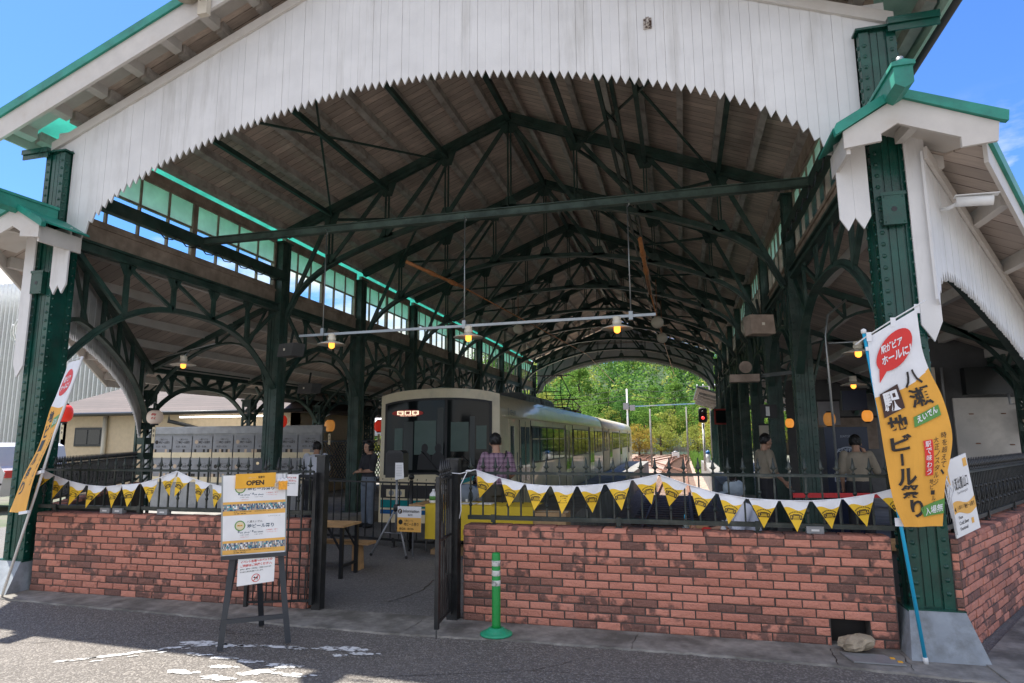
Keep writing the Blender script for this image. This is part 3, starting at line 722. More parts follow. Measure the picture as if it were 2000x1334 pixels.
g1 = M(); girder(g1, BAY-.26, 4.16, 2.6, 3.45, 4); g1m = g1.mesh('arched_girder', ['green_steel_dusty'])
g2 = M(); girder(g2, BAY-.22, 3.12, 2.1, 2.72, 6); g2m = g2.mesh('outer_girder', ['green_steel_dusty'])
for s in (-1, 1):
    x = tex(s, 4.5)
    put(g0m, 'arched_girder', (x, YF+.14, 0), shed)
    for k in range(NB-1): put(g1m, 'arched_girder', (x, YS[k]+.13, 0), shed)
    for k in range(6): put(g2m, 'outer_girder', (tex(s, 7.43), YS[k]+.11, 0), shed)

# --- clerestory
def clerestory(s, y0, y1, halves, panes):
    x = tex(s, 4.60)
    H = (y1-y0-.26)/halves
    for h_ in range(halves):
        a = y0+.13+h_*H; b_ = a+H
        fr = M(); th = .03
        def bxx(ya, yb, za, zb, t_=.03): fr.bx(x-t_, x+t_, ya, yb, za, zb)
        bxx(a, b_, 4.44, 4.50); bxx(a, b_, 5.34, 5.38); bxx(a, a+.05, 4.50, 5.34); bxx(b_-.05, b_, 4.50, 5.34)
        for i in range(1, panes): y = a+(b_-a)*i/panes; bxx(y-.015, y+.015, 4.50, 5.34, .022)
        fr.bx(x-.02, x+.02, a+.05, b_-.05, 4.93, 4.96)
        f_ = fr.build('clerestory_window', 'fascia_brown', shed)
        pn = M(); pn.quad((x, a+.05, 4.50), (x, b_-.05, 4.50), (x, b_-.05, 4.93), (x, a+.05, 4.93)); pn.m = 1; pn.quad((x, a+.05, 4.96), (x, b_-.05, 4.96), (x, b_-.05, 5.34), (x, a+.05, 5.34)); pn.build('pane', ['clear_glass', 'frosted_glass'], f_)
    m = M(); xa, xb = sorted((tex(s, 4.56), tex(s, 4.64))); m.bx(xa, xb, y0+.13, y1-.13, 4.165, 4.437); m.bx(xa-.02, xb+.02, y0+.13, y1-.13, 4.40, 4.437)
    m.bx(xa, xb, y0+.13, y1-.13, 5.382, 5.525 if s < 0 else 5.64)
    m.build('clerestory_board', 'fascia_brown', shed)
for s in (-1, 1):
    clerestory(s, YF, Y1, 2, 4)
    for k in range(NB-1): clerestory(s, YS[k], YS[k+1], 2, 3)

# --- aisle roofs (right side s=+1, left side mirrored)
L_ = math.hypot(2.88, 4.48); ux, uy = 2.88/L_, 4.48/L_; nx, ny = uy, -ux
ZA, KA = 4.5, .40
ZAS = {1: 4.15, -1: 4.40}; PO = {1: .30, -1: .05}; OHG = {1: .70, -1: .78}
def sk(s, t_, off=0, z=0): return (tex(s, 4.55+ux*t_+nx*off), YF+uy*t_+ny*off, z)
for s in (-1, 1):
    za = (lambda s: (lambda dx: ZAS[s]-.42*(dx-4.55)))(s)
    oh = OHG[s]
    e0 = (4.55+nx*oh, YF+ny*oh); te = (8.25-e0[0])/ux; e1 = (8.25, e0[1]+uy*te)
    plan = [(4.66, 5.85), (5.0, 5.85), e0, e1, (8.25, 32.6), (4.66, 32.6)]
    def slab(lo, hi, name, mt, grow=0):
        m = M(); k = len(plan); a = m.V([(tex(s, dx), y, za(dx)+lo) for dx, y in plan]); b_ = m.V([(tex(s, dx), y, za(dx)+hi) for dx, y in plan])
        m.F([a+i for i in range(k)]); m.F([b_+i for i in range(k)][::-1])
        for i in range(k): m.F((a+i, a+(i+1) % k, b_+(i+1) % k, b_+i))
        m.build(name, mt, shed)
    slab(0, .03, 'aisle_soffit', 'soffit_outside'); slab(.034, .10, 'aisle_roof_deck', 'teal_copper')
    for k in range(6):
        m = M(); dx = 4.95+k*.62; x = tex(s, dx); z = za(dx)-.004
        ty = (dx-e0[0])/ux; ys = max(5.86 if dx < 5.1 else 5.36, e0[1]+uy*ty+.03)
        m.prism([(x-.045, ys, z-.12), (x+.045, ys, z-.12), (x+.045, ys, z-.018*s), (x-.045, ys, z+.018*s-.004)], (0, 32.5-ys, 0))
        m.build('aisle_purlin', 'white_trim', shed)
    # fascia on the skewed front edge
    n0 = 0; m = M(); tt = te+0.0
    A, B = (tex(s, e0[0]), e0[1]), (tex(s, e1[0]), e1[1])
    zA, zB = za(e0[0]), za(e1[0]); q = Vector((s*nx*.03, ny*.03, 0))
    m.prism([(A[0], A[1], zA-.17), (B[0], B[1], zB-.17), (B[0], B[1], zB+.03), (A[0], A[1], zA+.03)], q); m.build('aisle_fascia', 'white_trim', shed)
    m = M(); m.prism([(A[0]+q.x, A[1]+q.y, zA+.005), (B[0]+q.x, B[1]+q.y, zB+.005), (B[0]+q.x, B[1]+q.y, zB+.12), (A[0]+q.x, A[1]+q.y, zA+.12)], q); m.build('aisle_roof_edge', 'teal_copper', shed)
    m = M(); xa, xb = sorted((tex(s, 8.25), tex(s, 8.28))); m.bx(xa, xb, e1[1], 32.6, za(8.25)-.16, za(8.25)+.05); m.build('aisle_eave_board', 'white_trim', shed)
    # skewed toothed boards under it
    prof = [(-.12, 2.62), (.0, 2.78), (.06, 2.88), (.32, 2.95), (.64, 2.95), (1.15, 2.90), (1.61, 2.83), (2.12, 2.74), (2.67, 2.64), (3.27, 2.50), (4.2, 2.25), (5.2, 1.9)] if s > 0 else [(.14, 2.9), (.57, 3.02), (1.2, 3.0), (2.18, 2.88), (3.1, 2.7), (3.81, 2.50), (4.4, 2.25), (4.8, 2.0), (5.1, 1.72)]
    b0 = M(); toothed(b0, -.10 if s > 0 else .12, 5.28, 0, lambda t_: za(4.55+ux*t_+nx*PO[s])-.125, lambda t_: smooth_interp(prof, t_), wd=.075, tooth=.085, seed=9)
    m = M(); m.add(b0, lambda p: sk(s, p[0], PO[s]+.02-p[1], p[2])); m.build('aisle_gable_boards', 'white_paint', shed, 'white toothed boards hanging at an angle from the side roof')
    m = M(); za0, za1 = za(4.55+ux*(-.1)+nx*PO[s]), za(4.55+ux*5.3+nx*PO[s])
    a0 = Vector(sk(s, -.1, PO[s]+.025)); a1 = Vector(sk(s, 5.3, PO[s]+.025)); q = Vector((s*nx*.03, ny*.03, 0))*-1
    m.prism([a0+Vector((0, 0, za0-.20)), a1+Vector((0, 0, za1-.20)), a1+Vector((0, 0, za1-.10)), a0+Vector((0, 0, za0-.10))], q*-1); m.build('aisle_gable_trim', 'white_trim', shed)
    # skewed arched girder behind the boards
    gm = M(); girder(gm, L_-.3, 3.95, 2.2, 3.0, 5) if False else None
    m = M()
    bp = prof[1:]
    m.path([sk(s, t_/10, PO[s]-.12, smooth_interp(prof, t_/10)+.17) for t_ in range(2, 52, 2)], .09, .05, (s*nx, ny, 0))
    m.bar(sk(s, .2, PO[s]-.12, za(4.8)-.2), sk(s, 5.2, PO[s]-.12, za(7.5)-.2), .09, .10)
    for t_ in (.9, 1.8, 2.7, 3.6, 4.4): m.bar(sk(s, t_, PO[s]-.12, smooth_interp(prof, t_)+.17), sk(s, t_, PO[s]-.12, za(4.8+.54*t_)-.2), .05)
    for t_ in (.2, 1.8, 2.7): m.bar(sk(s, t_, PO[s]-.12, za(4.8+.54*t_)-.2), sk(s, t_+.9, PO[s]-.12, smooth_interp(prof, t_+.9)+.17), .04)
    m.build('skew_girder', 'green_steel_dusty', shed)
    # short boards each side of the corner column
    m = M(); xa, xb = sorted((tex(s, 4.12), tex(s, 4.36)))
    toothed(m, xa, xb, 5.69, lambda x: 4.12, lambda x: 3.38, wd=.12, tooth=.10, seed=3); m.build('hanging_boards', 'white_paint', shed)
    m = M(); x0 = tex(s, 4.65); x1 = tex(s, 4.80)
    m.prism([(x0, 5.70, 4.1), (x0, 5.70, 2.50), ((x0*.45+x1*.55), 5.70, 2.36), (x1, 5.70, 2.52), (x1, 5.70, 4.1)], (0, .02, 0)); m.build('hanging_boards', 'white_paint', shed)
    # aisle trusses
    for Y in YS[:7]:
        m = M(); x0, x1 = 4.69, 7.40
        zt = lambda d: za(d)-.17
        m.bar((tex(s, x0), Y, zt(x0)), (tex(s, x1+.5), Y, zt(x1+.5)), .09, .09)
        fa = lambda d: smooth_interp([(4.69, 2.4), (4.85, 3.0), (5.3, 3.42), (6.0, 3.42), (6.7, 3.1), (7.1, 2.75), (7.38, 2.3)], d)
        m.path([(tex(s, x0+(x1-.03-x0)*i/16), Y, fa(x0+(x1-.03-x0)*i/16)) for i in range(17)], .09, .035)
        for d in (5.2, 5.9, 6.6): m.bar((tex(s, d), Y, fa(d)), (tex(s, d), Y, zt(d)), .04)
        m.bar((tex(s, 4.8), Y, zt(4.8)), (tex(s, 5.2), Y, fa(5.2)), .035); m.bar((tex(s, 5.2), Y, zt(5.2)), (tex(s, 5.9), Y, fa(5.9)), .035); m.bar((tex(s, 6.6), Y, zt(6.6)), (tex(s, 5.9), Y, fa(5.9)), .035)
        m.build('aisle_truss', 'green_steel_dusty', shed)
    # the little gablet over the corner column
    bd = [(4.10, 4.02), (4.50, 4.25), (5.17, 3.96), (5.15, 3.81), (4.91, 3.79), (4.91, 3.87), (4.49, 4.04), (4.37, 3.97), (4.37, 3.91), (4.10, 3.88)]
    m = M(); m.prism([(tex(s, a), 5.29, z) for a, z in bd], (0, .03, 0)); m.build('gablet_board', 'white_trim', shed)
    gd = [(4.03, 4.04), (4.05, 4.085), (4.46, 4.31), (4.54, 4.31), (5.23, 4.03), (5.22, 3.95), (5.17, 3.965), (4.49, 4.255), (4.10, 4.025), (4.04, 3.99)]
    m = M(); m.prism([(tex(s, a), 5.26, z) for a, z in gd], (0, .055, 0))
    for (a, za_), (b_, zb_) in (((4.03, 4.06), (4.5, 4.315)), ((4.5, 4.315), (5.23, 4.03))):
        m.prism([(tex(s, a), 5.30, za_-.02), (tex(s, b_), 5.30, zb_-.02), (tex(s, b_), 5.30, zb_), (tex(s, a), 5.30, za_)], (0, .56, 0))
    m.build('gablet_roof', 'teal_copper', shed)
    m = M(); x0, x1 = sorted((tex(s, 4.12), tex(s, 4.15))); m.bx(x0, x1, 5.32, 5.84, 3.84, 4.03); m.build('gablet_side', 'white_trim', shed)
    m = M(); n0 = m.V([(tex(s, 4.14), 5.33, 3.97), (tex(s, 4.5), 5.33, 4.17), (tex(s, 4.5), 5.84, 4.17), (tex(s, 4.14), 5.84, 3.97)]); m.F(range(n0, n0+4)); n0 = m.V([(tex(s, 4.5), 5.33, 4.17), (tex(s, 5.12), 5.33, 3.93), (tex(s, 5.12), 5.84, 3.93), (tex(s, 4.5), 5.84, 4.17)]); m.F(range(n0, n0+4))
    m.bar((tex(s, 4.62), 5.33, 4.05), (tex(s, 4.62), 5.68, 4.08), .07, .09); m.build('gablet_soffit', 'white_trim', shed)
    x = tex(s, 4.47); m = M(); m.prism([(x-.065, 5.0, 4.17+.05), (x, 5.0, 4.13+.05), (x+.065, 5.0, 4.17+.05), (x+.065, 5.0, 4.36), (x-.065, 5.0, 4.36)], (0, .74, .02))
    m.prism([(x-.08, 4.985, 4.355), (x+.08, 4.985, 4.355), (x+.08, 4.985, 4.385), (x, 4.985, 4.405), (x-.08, 4.985, 4.385)], (0, .76, .02)); m.build('ridge_cap', 'teal_copper', shed)
    m = M(); m.tube([(x, 5.05, 4.40), (x, 5.05, 4.45)], .025, 8); m.build('cap_ring', 'galvanised', shed)

# ================================================================== BRICK WALLS
def brickwork(m, mo, p0, du, length, z0, z1, courses, out, thick=.20, skip=None, seed=3, L0=.203, end0=False, end1=False):
    """bricks laid on a face from p0 along unit du; out = outward normal; mortar behind"""
    rd = random.Random(seed); du = Vector(du).normalized(); out = Vector(out).normalized(); p0 = Vector(p0); up_ = Vector((0, 0, 1)); ch = (z1-z0)/courses
    def brick(u0, u1, za_, zb_, org, d_, o_):
        j = .0045; u0 += j+rd.uniform(0, .003); u1 -= j+rd.uniform(0, .003); za_ += .0040+rd.uniform(-.001, .0022); zb_ -= .0040+rd.uniform(-.001, .0022)
        if u1-u0 < .012: return
        pr = .011+rd.uniform(-.004, .004); e = .009+rd.uniform(-.002, .003)
        def P(u, z, o): return org+d_*u+up_*(z)+o_*o
        tl = rd.uniform(-.0015, .0015)
        n = m.V([P(u0, za_, -.01), P(u1, za_, -.01), P(u1, zb_, -.01), P(u0, zb_, -.01), P(u0, za_+rd.uniform(0, .002), pr-e*.6), P(u1, za_, pr-e*.6), P(u1, zb_, pr-e*.6), P(u0, zb_-rd.uniform(0, .002), pr-e*.6),
                 P(u0+e, za_+e, pr+tl), P(u1-e, za_+e, pr-rd.uniform(0, .004)), P(u1-e, zb_-e, pr-tl), P(u0+e, zb_-e, pr-rd.uniform(0, .004))])
        for a in (0, 4):
            for k in range(4): m.F((n+a+k, n+a+(k+1) % 4, n+a+4+(k+1) % 4, n+a+4+k))
        m.F((n+8, n+9, n+10, n+11))
    for c in range(courses):
        za_, zb_ = z0+c*ch, z0+(c+1)*ch; u = -(L0*.5 if c % 2 else 0)+rd.uniform(-.01, .01)
        while u < length:
            a, b_ = max(0, u), min(length, u+L0+rd.uniform(-.006, .006)); u = u+L0 if b_ == length else b_
            if skip and zb_-.01 > skip[2] and za_+.01 < skip[3]:
                if a >= skip[0]-.02 and b_ <= skip[1]+.02: continue
                if a < skip[0] < b_: b_ = skip[0]
                elif a < skip[1] < b_: a = skip[1]
            if b_-a > .02: brick(a, b_, za_, zb_, p0, du, out)
    for fl, org, d_, o_ in ((end0, p0-out*thick, out, -du), (end1, p0+du*length, -out, du)):
        if not fl: continue
        for c in range(courses):
            za_, zb_ = z0+c*ch, z0+(c+1)*ch
            cut = thick*.5 if c % 2 else thick
            brick(0, cut, za_, zb_, org, d_, o_)
            if c % 2: brick(cut, thick, za_, zb_, org, d_, o_)
    # mortar core
    segs = [(0, length, z0-.05, z1)] if not skip else [(0, skip[0], z0-.05, z1), (skip[1], length, z0-.05, z1), (skip[0], skip[1], skip[3], z1)]
    for a, b_, za_, zb_ in segs:
        A = p0+du*a; B = p0+du*b_; q = -out*thick
        mo.prism([(A.x, A.y, za_), (B.x, B.y, za_), (B.x+q.x, B.y+q.y, za_), (A.x+q.x, A.y+q.y, za_)], (0, 0, zb_-za_))
def cap_course(m, p0, du, length, z, out, thick, seed=5):
    rd = random.Random(seed); du = Vector(du).normalized(); out = Vector(out).normalized(); p0 = Vector(p0); u = 0
    while u < length-.02:
        b_ = min(length, u+.212); e = .010+rd.uniform(-.003, .003); j = .003
        A = p0+du*(u+j)+out*e; B = p0+du*(b_-j)+out*e; C = B-out*(thick+.02); D = A-out*(thick+.02); zz = z+rd.uniform(-.002, .002)
        n = m.V([(A.x, A.y, zz), (B.x, B.y, zz), (C.x, C.y, zz), (D.x, D.y, zz)] + [(v.x, v.y, zz+.024) for v in (A, B, C, D)] +
                [(v.x, v.y, zz+.034) for v in (A+du*.006-out*.01, B-du*.006-out*.01, C-du*.006+out*.01, D+du*.006+out*.01)])
        m.F((n+3, n+2, n+1, n))
        for a in (0, 4):
            for k in range(4): m.F((n+a+k, n+a+(k+1) % 4, n+a+4+(k+1) % 4, n+a+4+k))
        m.F((n+8, n+9, n+10, n+11)); u = b_
ZW = .80
def brick_wall(lab, p0, du, length, out, skip=None, seed=3, e0=False, e1=False, group=None):
    t_ = T('brick_wall', lab, 'brick wall', (p0[0], p0[1], 0))
    m = M(); mo = M(); brickwork(m, mo, p0, du, length, 0, ZW, 12, out, .19, skip, seed, end0=e0, end1=e1)
    if skip:
        P = Vector(p0); D = Vector(du).normalized(); O = Vector(out)
    m.build('bricks', 'brick', t_); mo.build('mortar', 'mortar', t_)
    m = M(); cap_course(m, (p0[0], p0[1], 0), du, length, ZW+.001, out, .19, seed); m.build('coping', 'brick', t_)
    return t_
WY = 5.76
w1 = brick_wall('long red brick wall right of the gate with a drain hole at its foot', (-1.98, WY, 0), (1, 0, 0), 3.53, (0, -1, 0), (3.05, 3.33, -.01, .21), 3, e0=True)
m = M(); m.bx(1.07, 1.35, 5.90, 5.95, 0, .21); m.build('drain_hole_shade', 'print_black', w1)  # black slab stands in for the shade inside the drain hole
w2 = brick_wall('red brick wall left of the gate behind the poster easel', (-7.02, WY, 0), (1, 0, 0), 3.44, (0, -1, 0), None, 8, e1=True)
w3 = brick_wall('short brick wall corner squeezed against the green right hand column', (1.955, WY+.005, 0), (1, 0, 0), .058, (0, -1, 0), None, 12)
D3 = Vector((2.98, 4.64, 0)).normalized(); O3 = Vector((D3.y, -D3.x, 0))
w4 = brick_wall('angled brick wall receding to the right of the corner column', (2.01, WY+.02, 0), tuple(D3), 5.5, tuple(O3), None, 21)
D5 = Vector((-2.98, 4.64, 0)).normalized(); O5 = Vector((-D5.y, D5.x, 0))
w5 = brick_wall('angled brick wall receding behind the left corner column', (-7.40, WY+.1, 0), tuple(D5), 5.3, (-D5.y*-1*-1, -abs(D5.x), 0), None, 22)

# ================================================================== IRON FENCES
def spike(m, x, z, y=0, k=1.0):
    m.lathe([(.010*k, 0), (.016*k, .008), (.008*k, .016), (.008*k, .03), (.022*k, .045), (.014*k, .065), (.003, .115*k+.02)], (x, y, z), 6)
    m.bar((x-.028*k, y, z+.052), (x, y, z+.030), .007); m.bar((x+.028*k, y, z+.052), (x, y, z+.030), .007)
def iron_fence(name, lab, p0, du, length, zt=1.30, zb=.905, step=.122, feet=1.15, matn='iron_green', orn=3, foot_z=ZW+.03, k=1.0, group=None):
    """local frame: x along du, built at p0"""
    du = Vector(du).normalized(); t_ = T(name, lab, 'fence', p0, group, rz=math.atan2(du.y, du.x))
    m = M(); m.bx(0, length, -.020, .020, zt-.012, zt+.004); m.bx(0, length, -.006, .006, zt+.003, zt+.012); m.bx(0, length, -.022, .022, zb-.014, zb+.008); m.bx(0, length, -.018, .018, zb-.030, zb-.013)
    n = int(length/step)
    for i in range(n+1):
        x = (length-n*step)/2+i*step; m.bx(x-.007, x+.007, -.007, .007, zb+.006, zt-.010); spike(m, x, zt+.010, 0, k)
        if orn and i % orn == 0:
            zc = (zt+zb)/2-.02
            for dz in (-.075, .075): m.lathe([(.007, -.02), (.017, -.005), (.017, .005), (.007, .02)], (x, 0, zc+dz), 6)
            for a in range(4):
                an = a*math.pi/2+math.pi/4; m.tube([(x+.024*math.cos(an)*math.sin(q*math.pi/4), .024*math.sin(an)*math.sin(q*math.pi/4), zc-.055+.11*q/4) for q in range(5)], .004, 4)
    q = .25
    while q < length:
        m.bx(q-.012, q+.012, -.012, .012, foot_z-.02, zb-.025); m.bx(q-.03, q+.03, -.03, .03, foot_z-.004, foot_z+.01); m.bx(q-.02, q+.02, -.034, -.0215, zb-.05, zb+.02); q += feet
    m.build('ironwork', matn, t_, local=True)
    return t_
iron_fence('iron_fence', 'spiked iron fence on the long brick wall right of the gate', (-1.97, 5.86, 0), (1, 0, 0), 3.58)
iron_fence('iron_fence', 'spiked iron fence on the brick wall left of the gate', (-7.12, 5.86, 0), (1, 0, 0), 3.5)
iron_fence('iron_fence', 'closely barred iron fence on the angled wall at the far right', (1.98, 5.93, 0), tuple(D3), 5.4, step=.062, matn='iron_black', orn=3, k=.8)
iron_fence('iron_fence', 'closely barred iron fence receding behind the left corner column', (-7.45, 5.95, 0), tuple(D5), 5.2, step=.062, matn='iron_black', orn=3, k=.8)

# gate: two posts, left leaf folded back before the wall, right leaf swung towards the road
gt = T('iron_gate', 'black iron gate standing open between the two brick walls', 'gate', (-2.7, 5.8, 0))
m = M(); m.bx(-3.52, -3.43, 5.74, 5.83, 0, 1.45); m.bx(-3.535, -3.415, 5.725, 5.845, 1.45, 1.47); m.build('gate_post', 'iron_black', gt)
m = M(); m.bx(-2.13, -2.03, 5.72, 5.82, 0, 1.42); m.bx(-2.145, -2.015, 5.705, 5.835, 1.42, 1.44); m.build('gate_post', 'iron_black', gt)
def gate_leaf(p, q, n, lab):
    p = Vector(p); q = Vector(q); L = (q-p).length; d = (q-p).normalized(); m = M()
    def X(u, z): v = p+d*u; return (v.x, v.y, z)
    for z in (.10, .76, 1.27): m.bar(X(0, z), X(L, z), .022, .022)
    for u in (0, L): m.bar(X(u, .06), X(u, 1.30), .035, .035)
    for i in range(1, n):
        u = L*i/n; m.bar(X(u, .10), X(u, 1.30), .013, .013)
        v = X(u, 1.30); spike(m, v[0], 1.30, v[1])
    for u in [L*(i+.5)/n for i in range(n)]:
        m.bar(X(u, .10), X(u, .42), .010, .010)
    return m.build('gate_leaf', 'iron_black', gt, lab)
gate_leaf((-3.50, 5.70, 0), (-4.07, 5.50, 0), 5, 'left gate leaf folded back in front of the brick wall')
lf = gate_leaf((-2.09, 5.70, 0), (-2.035, 5.24, 0), 6, 'right gate leaf swung out towards the road')
m = M(); m.bx(-2.115, -2.075, 5.28, 5.66, .06, 1.36); m.build('kick_plate', 'iron_black', gt) if False else None
m = M(); m.tube([(-2.035, 5.23, -.005), (-2.035, 5.23, .30)], .007, 6); m.build('drop_bolt', 'galvanised', gt)
m = M()
m.bar((-2.10, 5.66, .10), (-2.045, 5.28, 1.25), .03, .012); m.build('brace', 'iron_black', gt)

# ================================================================== BUNTING
RN = [(-1.855, 1.338), (-1.619, 1.266), (-1.379, 1.214), (-1.144, 1.199), (-0.909, 1.202), (-0.665, 1.222), (-0.43, 1.26), (-0.203, 1.309), (0.039, 1.222), (0.267, 1.158), (0.5, 1.12), (0.744, 1.108), (0.983, 1.108), (1.21, 1.128), (1.453, 1.172), (1.687, 1.242), (1.902, 1.318)]
RT = [(-1.815, 1.081), (-1.533, 1.013), (-1.292, 0.987), (-1.042, 0.966), (-0.784, 0.972), (-0.526, 1.003), (-0.273, 1.056), (-0.129, 1.041), (0.106, 0.975), (0.34, 0.915), (0.616, 0.885), (0.859, 0.868), (1.125, 0.892), (1.374, 0.919), (1.638, 0.976)]
LN = [(-6.969, 1.319), (-6.77, 1.247), (-6.547, 1.188), (-6.308, 1.146), (-6.05, 1.133), (-5.834, 1.152), (-5.588, 1.171), (-5.369, 1.227), (-5.141, 1.303), (-4.924, 1.226), (-4.713, 1.176), (-4.5, 1.142), (-4.275, 1.13), (-4.068, 1.168), (-3.884, 1.235), (-3.666, 1.287)]
LT = [(-6.951, 1.077), (-6.73, 0.997), (-6.487, 0.93), (-6.225, 0.908), (-5.957, 0.908), (-5.703, 0.929), (-5.443, 0.977), (-5.215, 1.044), (-5.119, 1.045), (-4.88, 0.987), (-4.639, 0.941), (-4.399, 0.91), (-4.172, 0.925), (-3.968, 0.959), (-3.838, 1.036)]
def tram_icon(m, fn, cu, cv, w_, mi):
    """small double-ended tram drawing with an arc of writing"""
    h = w_*.36
    def r(a, b_, c, d): rect(m, fn, cu+a*w_, cv+b_*h, cu+c*w_, cv+d*h, mi)
    r(-.5, -.5, -.42, .35); r(.42, -.5, .5, .35); r(-.42, .22, .42, .40); r(-.42, -.5, .42, -.38)
    for k in range(5): r(-.30+k*.14, -.2, -.22+k*.14, .16) if k in (0, 4) else None
    r(-.34, -.5, -.28, .3); r(.28, -.5, .34, .3); r(-.28, -.12, .28, -.04); r(-.46, -.72, -.30, -.5); r(.30, -.72, .46, -.5); r(-.28, .46, .28, .52)
def bunting(lab, nodes_, tips, y0, seed, reg):
    rd = random.Random(seed); t_ = T('bunting_string', lab, 'bunting', (nodes_[0][0], y0, nodes_[0][1]))
    m = M()
    pts = []
    for (a, b_) in zip(nodes_, nodes_[1:]): pts += [Vector((a[0], y0, a[1])), Vector(((a[0]+b_[0])/2, y0, (a[1]+b_[1])/2-.001))]
    pts.append(Vector((nodes_[-1][0], y0, nodes_[-1][1]))); m.tube(pts, .0045, 5); m.build('cord', 'cloth_white', t_)
    for i, tp in enumerate(tips):
        A, B = nodes_[i], nodes_[i+1]; gx = (B[0]-A[0])*.035
        a = Vector((A[0]+gx, y0, A[1]-(A[1]-B[1])*.035)); b_ = Vector((B[0]-gx, y0, B[1]+(A[1]-B[1])*.035)); c = Vector((tp[0], y0-rd.uniform(-.02, .06), tp[1]))
        ph = rd.uniform(0, 6); am = rd.uniform(.005, .013); tp = (tp[0]+rd.uniform(-.006, .006), tp[1]+rd.uniform(-.008, .004))
        n_ = Vector((0, -1, 0))
        def fn(u, v, o=0, a=a, b_=b_, c=c, ph=ph, am=am):   # u across top 0..1, v up from tip 0..1
            p = c+(a-c)*(v*(1-u))+(b_-c)*(v*u)
            return p+n_*(am*math.sin(5*u*v+ph)+am*math.cos(4*v+ph)+o)
        m = M(); K = 8
        def wave(u): return .735+.06*math.sin(2*math.pi*(u*.95+.12))
        # cloth as strips: yellow below the wave, white above, real thickness
        for side in (0, 1):
            off = 0 if side == 0 else -.0025
            for q in range(K):
                u0, u1 = q/K, (q+1)/K
                for v0, v1, mi in ((.0, .33, 1), (.33, None, 1), (None, 1.0, 0)):
                    va0 = wave(u0) if v0 is None else v0; va1 = wave(u1) if v0 is None else v0; vb0 = wave(u0) if v1 is None else v1; vb1 = wave(u1) if v1 is None else v1
                    m.m = mi
                    if v0 == 0.0: n = m.V([fn(u0, .0, off), fn(u1, vb1, off), fn(u0, vb0, off)]); m.F(range(n, n+3))
                    else: n = m.V([fn(u0, va0, off), fn(u1, va1, off), fn(u1, vb1, off), fn(u0, vb0, off)]); m.F(range(n, n+4))
        # emblem in the yellow field: width measured in triangle coordinates
        W = (b_-a).length; H = ((a+b_)/2-c).length
        def sf(px, pz):      # metres from tip: px sideways, pz up
            v = pz/H; u = .5+px/(W*max(v, .05)); return fn(u, v, .003)
        tram_icon(m, sf, 0, H*.48, W*.40, 2)
        for k in range(11):
            an = math.radians(155-13*k); rect(m, sf, math.cos(an)*W*.25-.003, H*.50+math.sin(an)*W*.15-.004, math.cos(an)*W*.25+.004, H*.50+math.sin(an)*W*.15+.004, 2)
        rect(m, sf, -W*.11, H*.55, W*.12, H*.565, 2); rect(m, sf, -W*.10, H*.385, W*.10, H*.395, 2)
        m.build('pennant', ['cloth_white', 'pennant_yellow', 'print_black'], t_)
    return t_
b1 = bunting('yellow and white tram pennants swagged along the fence right of the gate', RN, RT, 5.70, 1, 0)
m = M(); m.tube([(-1.855, 5.70, 1.338), (-2.0, 5.70, 1.30), (-2.08, 5.705, 1.305)], .005, 5); m.tube([(-1.93, 5.70, 1.32), (-1.99, 5.69, 1.20), (-1.985, 5.69, .97), (-2.0, 5.69, .90)], .005, 5)
for k in range(5): m.lathe([(.012, -.006), (.02, 0), (.012, .006)], (-1.93+.006*k, 5.70, 1.325+.004*(k % 2)), 8)
m.build('knotted_end', 'cloth_white', b1); m = M(); m.tube([(1.902, 5.70, 1.318), (1.93, 5.66, 1.36), (1.95, 5.67, 1.30)], .008, 6)
for k in range(4): m.tube([(1.93, 5.66, 1.33), (1.915+.02*k, 5.65, 1.25-.02*k), (1.93+.01*k, 5.65, 1.15), (1.95+.008*k, 5.65, 1.0-.04*k)], .004, 4)
m.build('knotted_end', 'cloth_white', b1)
b2 = bunting('yellow and white tram pennants swagged along the fence left of the gate', LN, LT, 5.70, 2, 0)

# ================================================================== NOBORI BANNERS
def edge_fn(tab, y, n=1):
    return lambda v: Vector((smooth_interp([(i/(len(tab)-1), p[0]) for i, p in enumerate(tab)], v), y, smooth_interp([(i/(len(tab)-1), p[1]) for i, p in enumerate(tab)], v)))
def resample(tab, zs): return [(smooth_interp(sorted([(-p[1], p[0]) for p in tab]), -z), z) for z in zs]
LE = [(1.42, 2.37), (1.42, 2.02), (1.44, 1.82), (1.47, 1.44), (1.5, 1.12), (1.55, .96)]
RE = [(1.76, 2.57), (1.785, 2.2), (1.88, 1.89), (1.905, 1.59), (1.83, 1.31), (1.78, .98)]
nb_ = 10
LEs = resample(LE, [2.37-(2.37-.96)*i/nb_ for i in range(nb_+1)]); REs = resample(RE, [2.57-(2.57-.98)*i/nb_ for i in range(nb_+1)])
lf_ = edge_fn(LEs, 5.40); rf_ = edge_fn(REs, 5.36)
def ban(u, v, o=0):          # u 0..1 left-right, v 0..1 DOWN
    p = lf_(v)*(1-u)+rf_(v)*u
    w_ = .012*math.sin(7*v+2*u)+.010*math.sin(3.2*u*math.pi+4*v)+.035*math.exp(-((v-.62)/.16)**2)*u*math.sin(u*3.0)
    return p+Vector((0, -1, 0))*(w_+o)
bt = T('nobori_banner', 'tall white and orange festival banner on a cyan pole tied to the right fence', 'banner', (1.62, 5.5, 0))
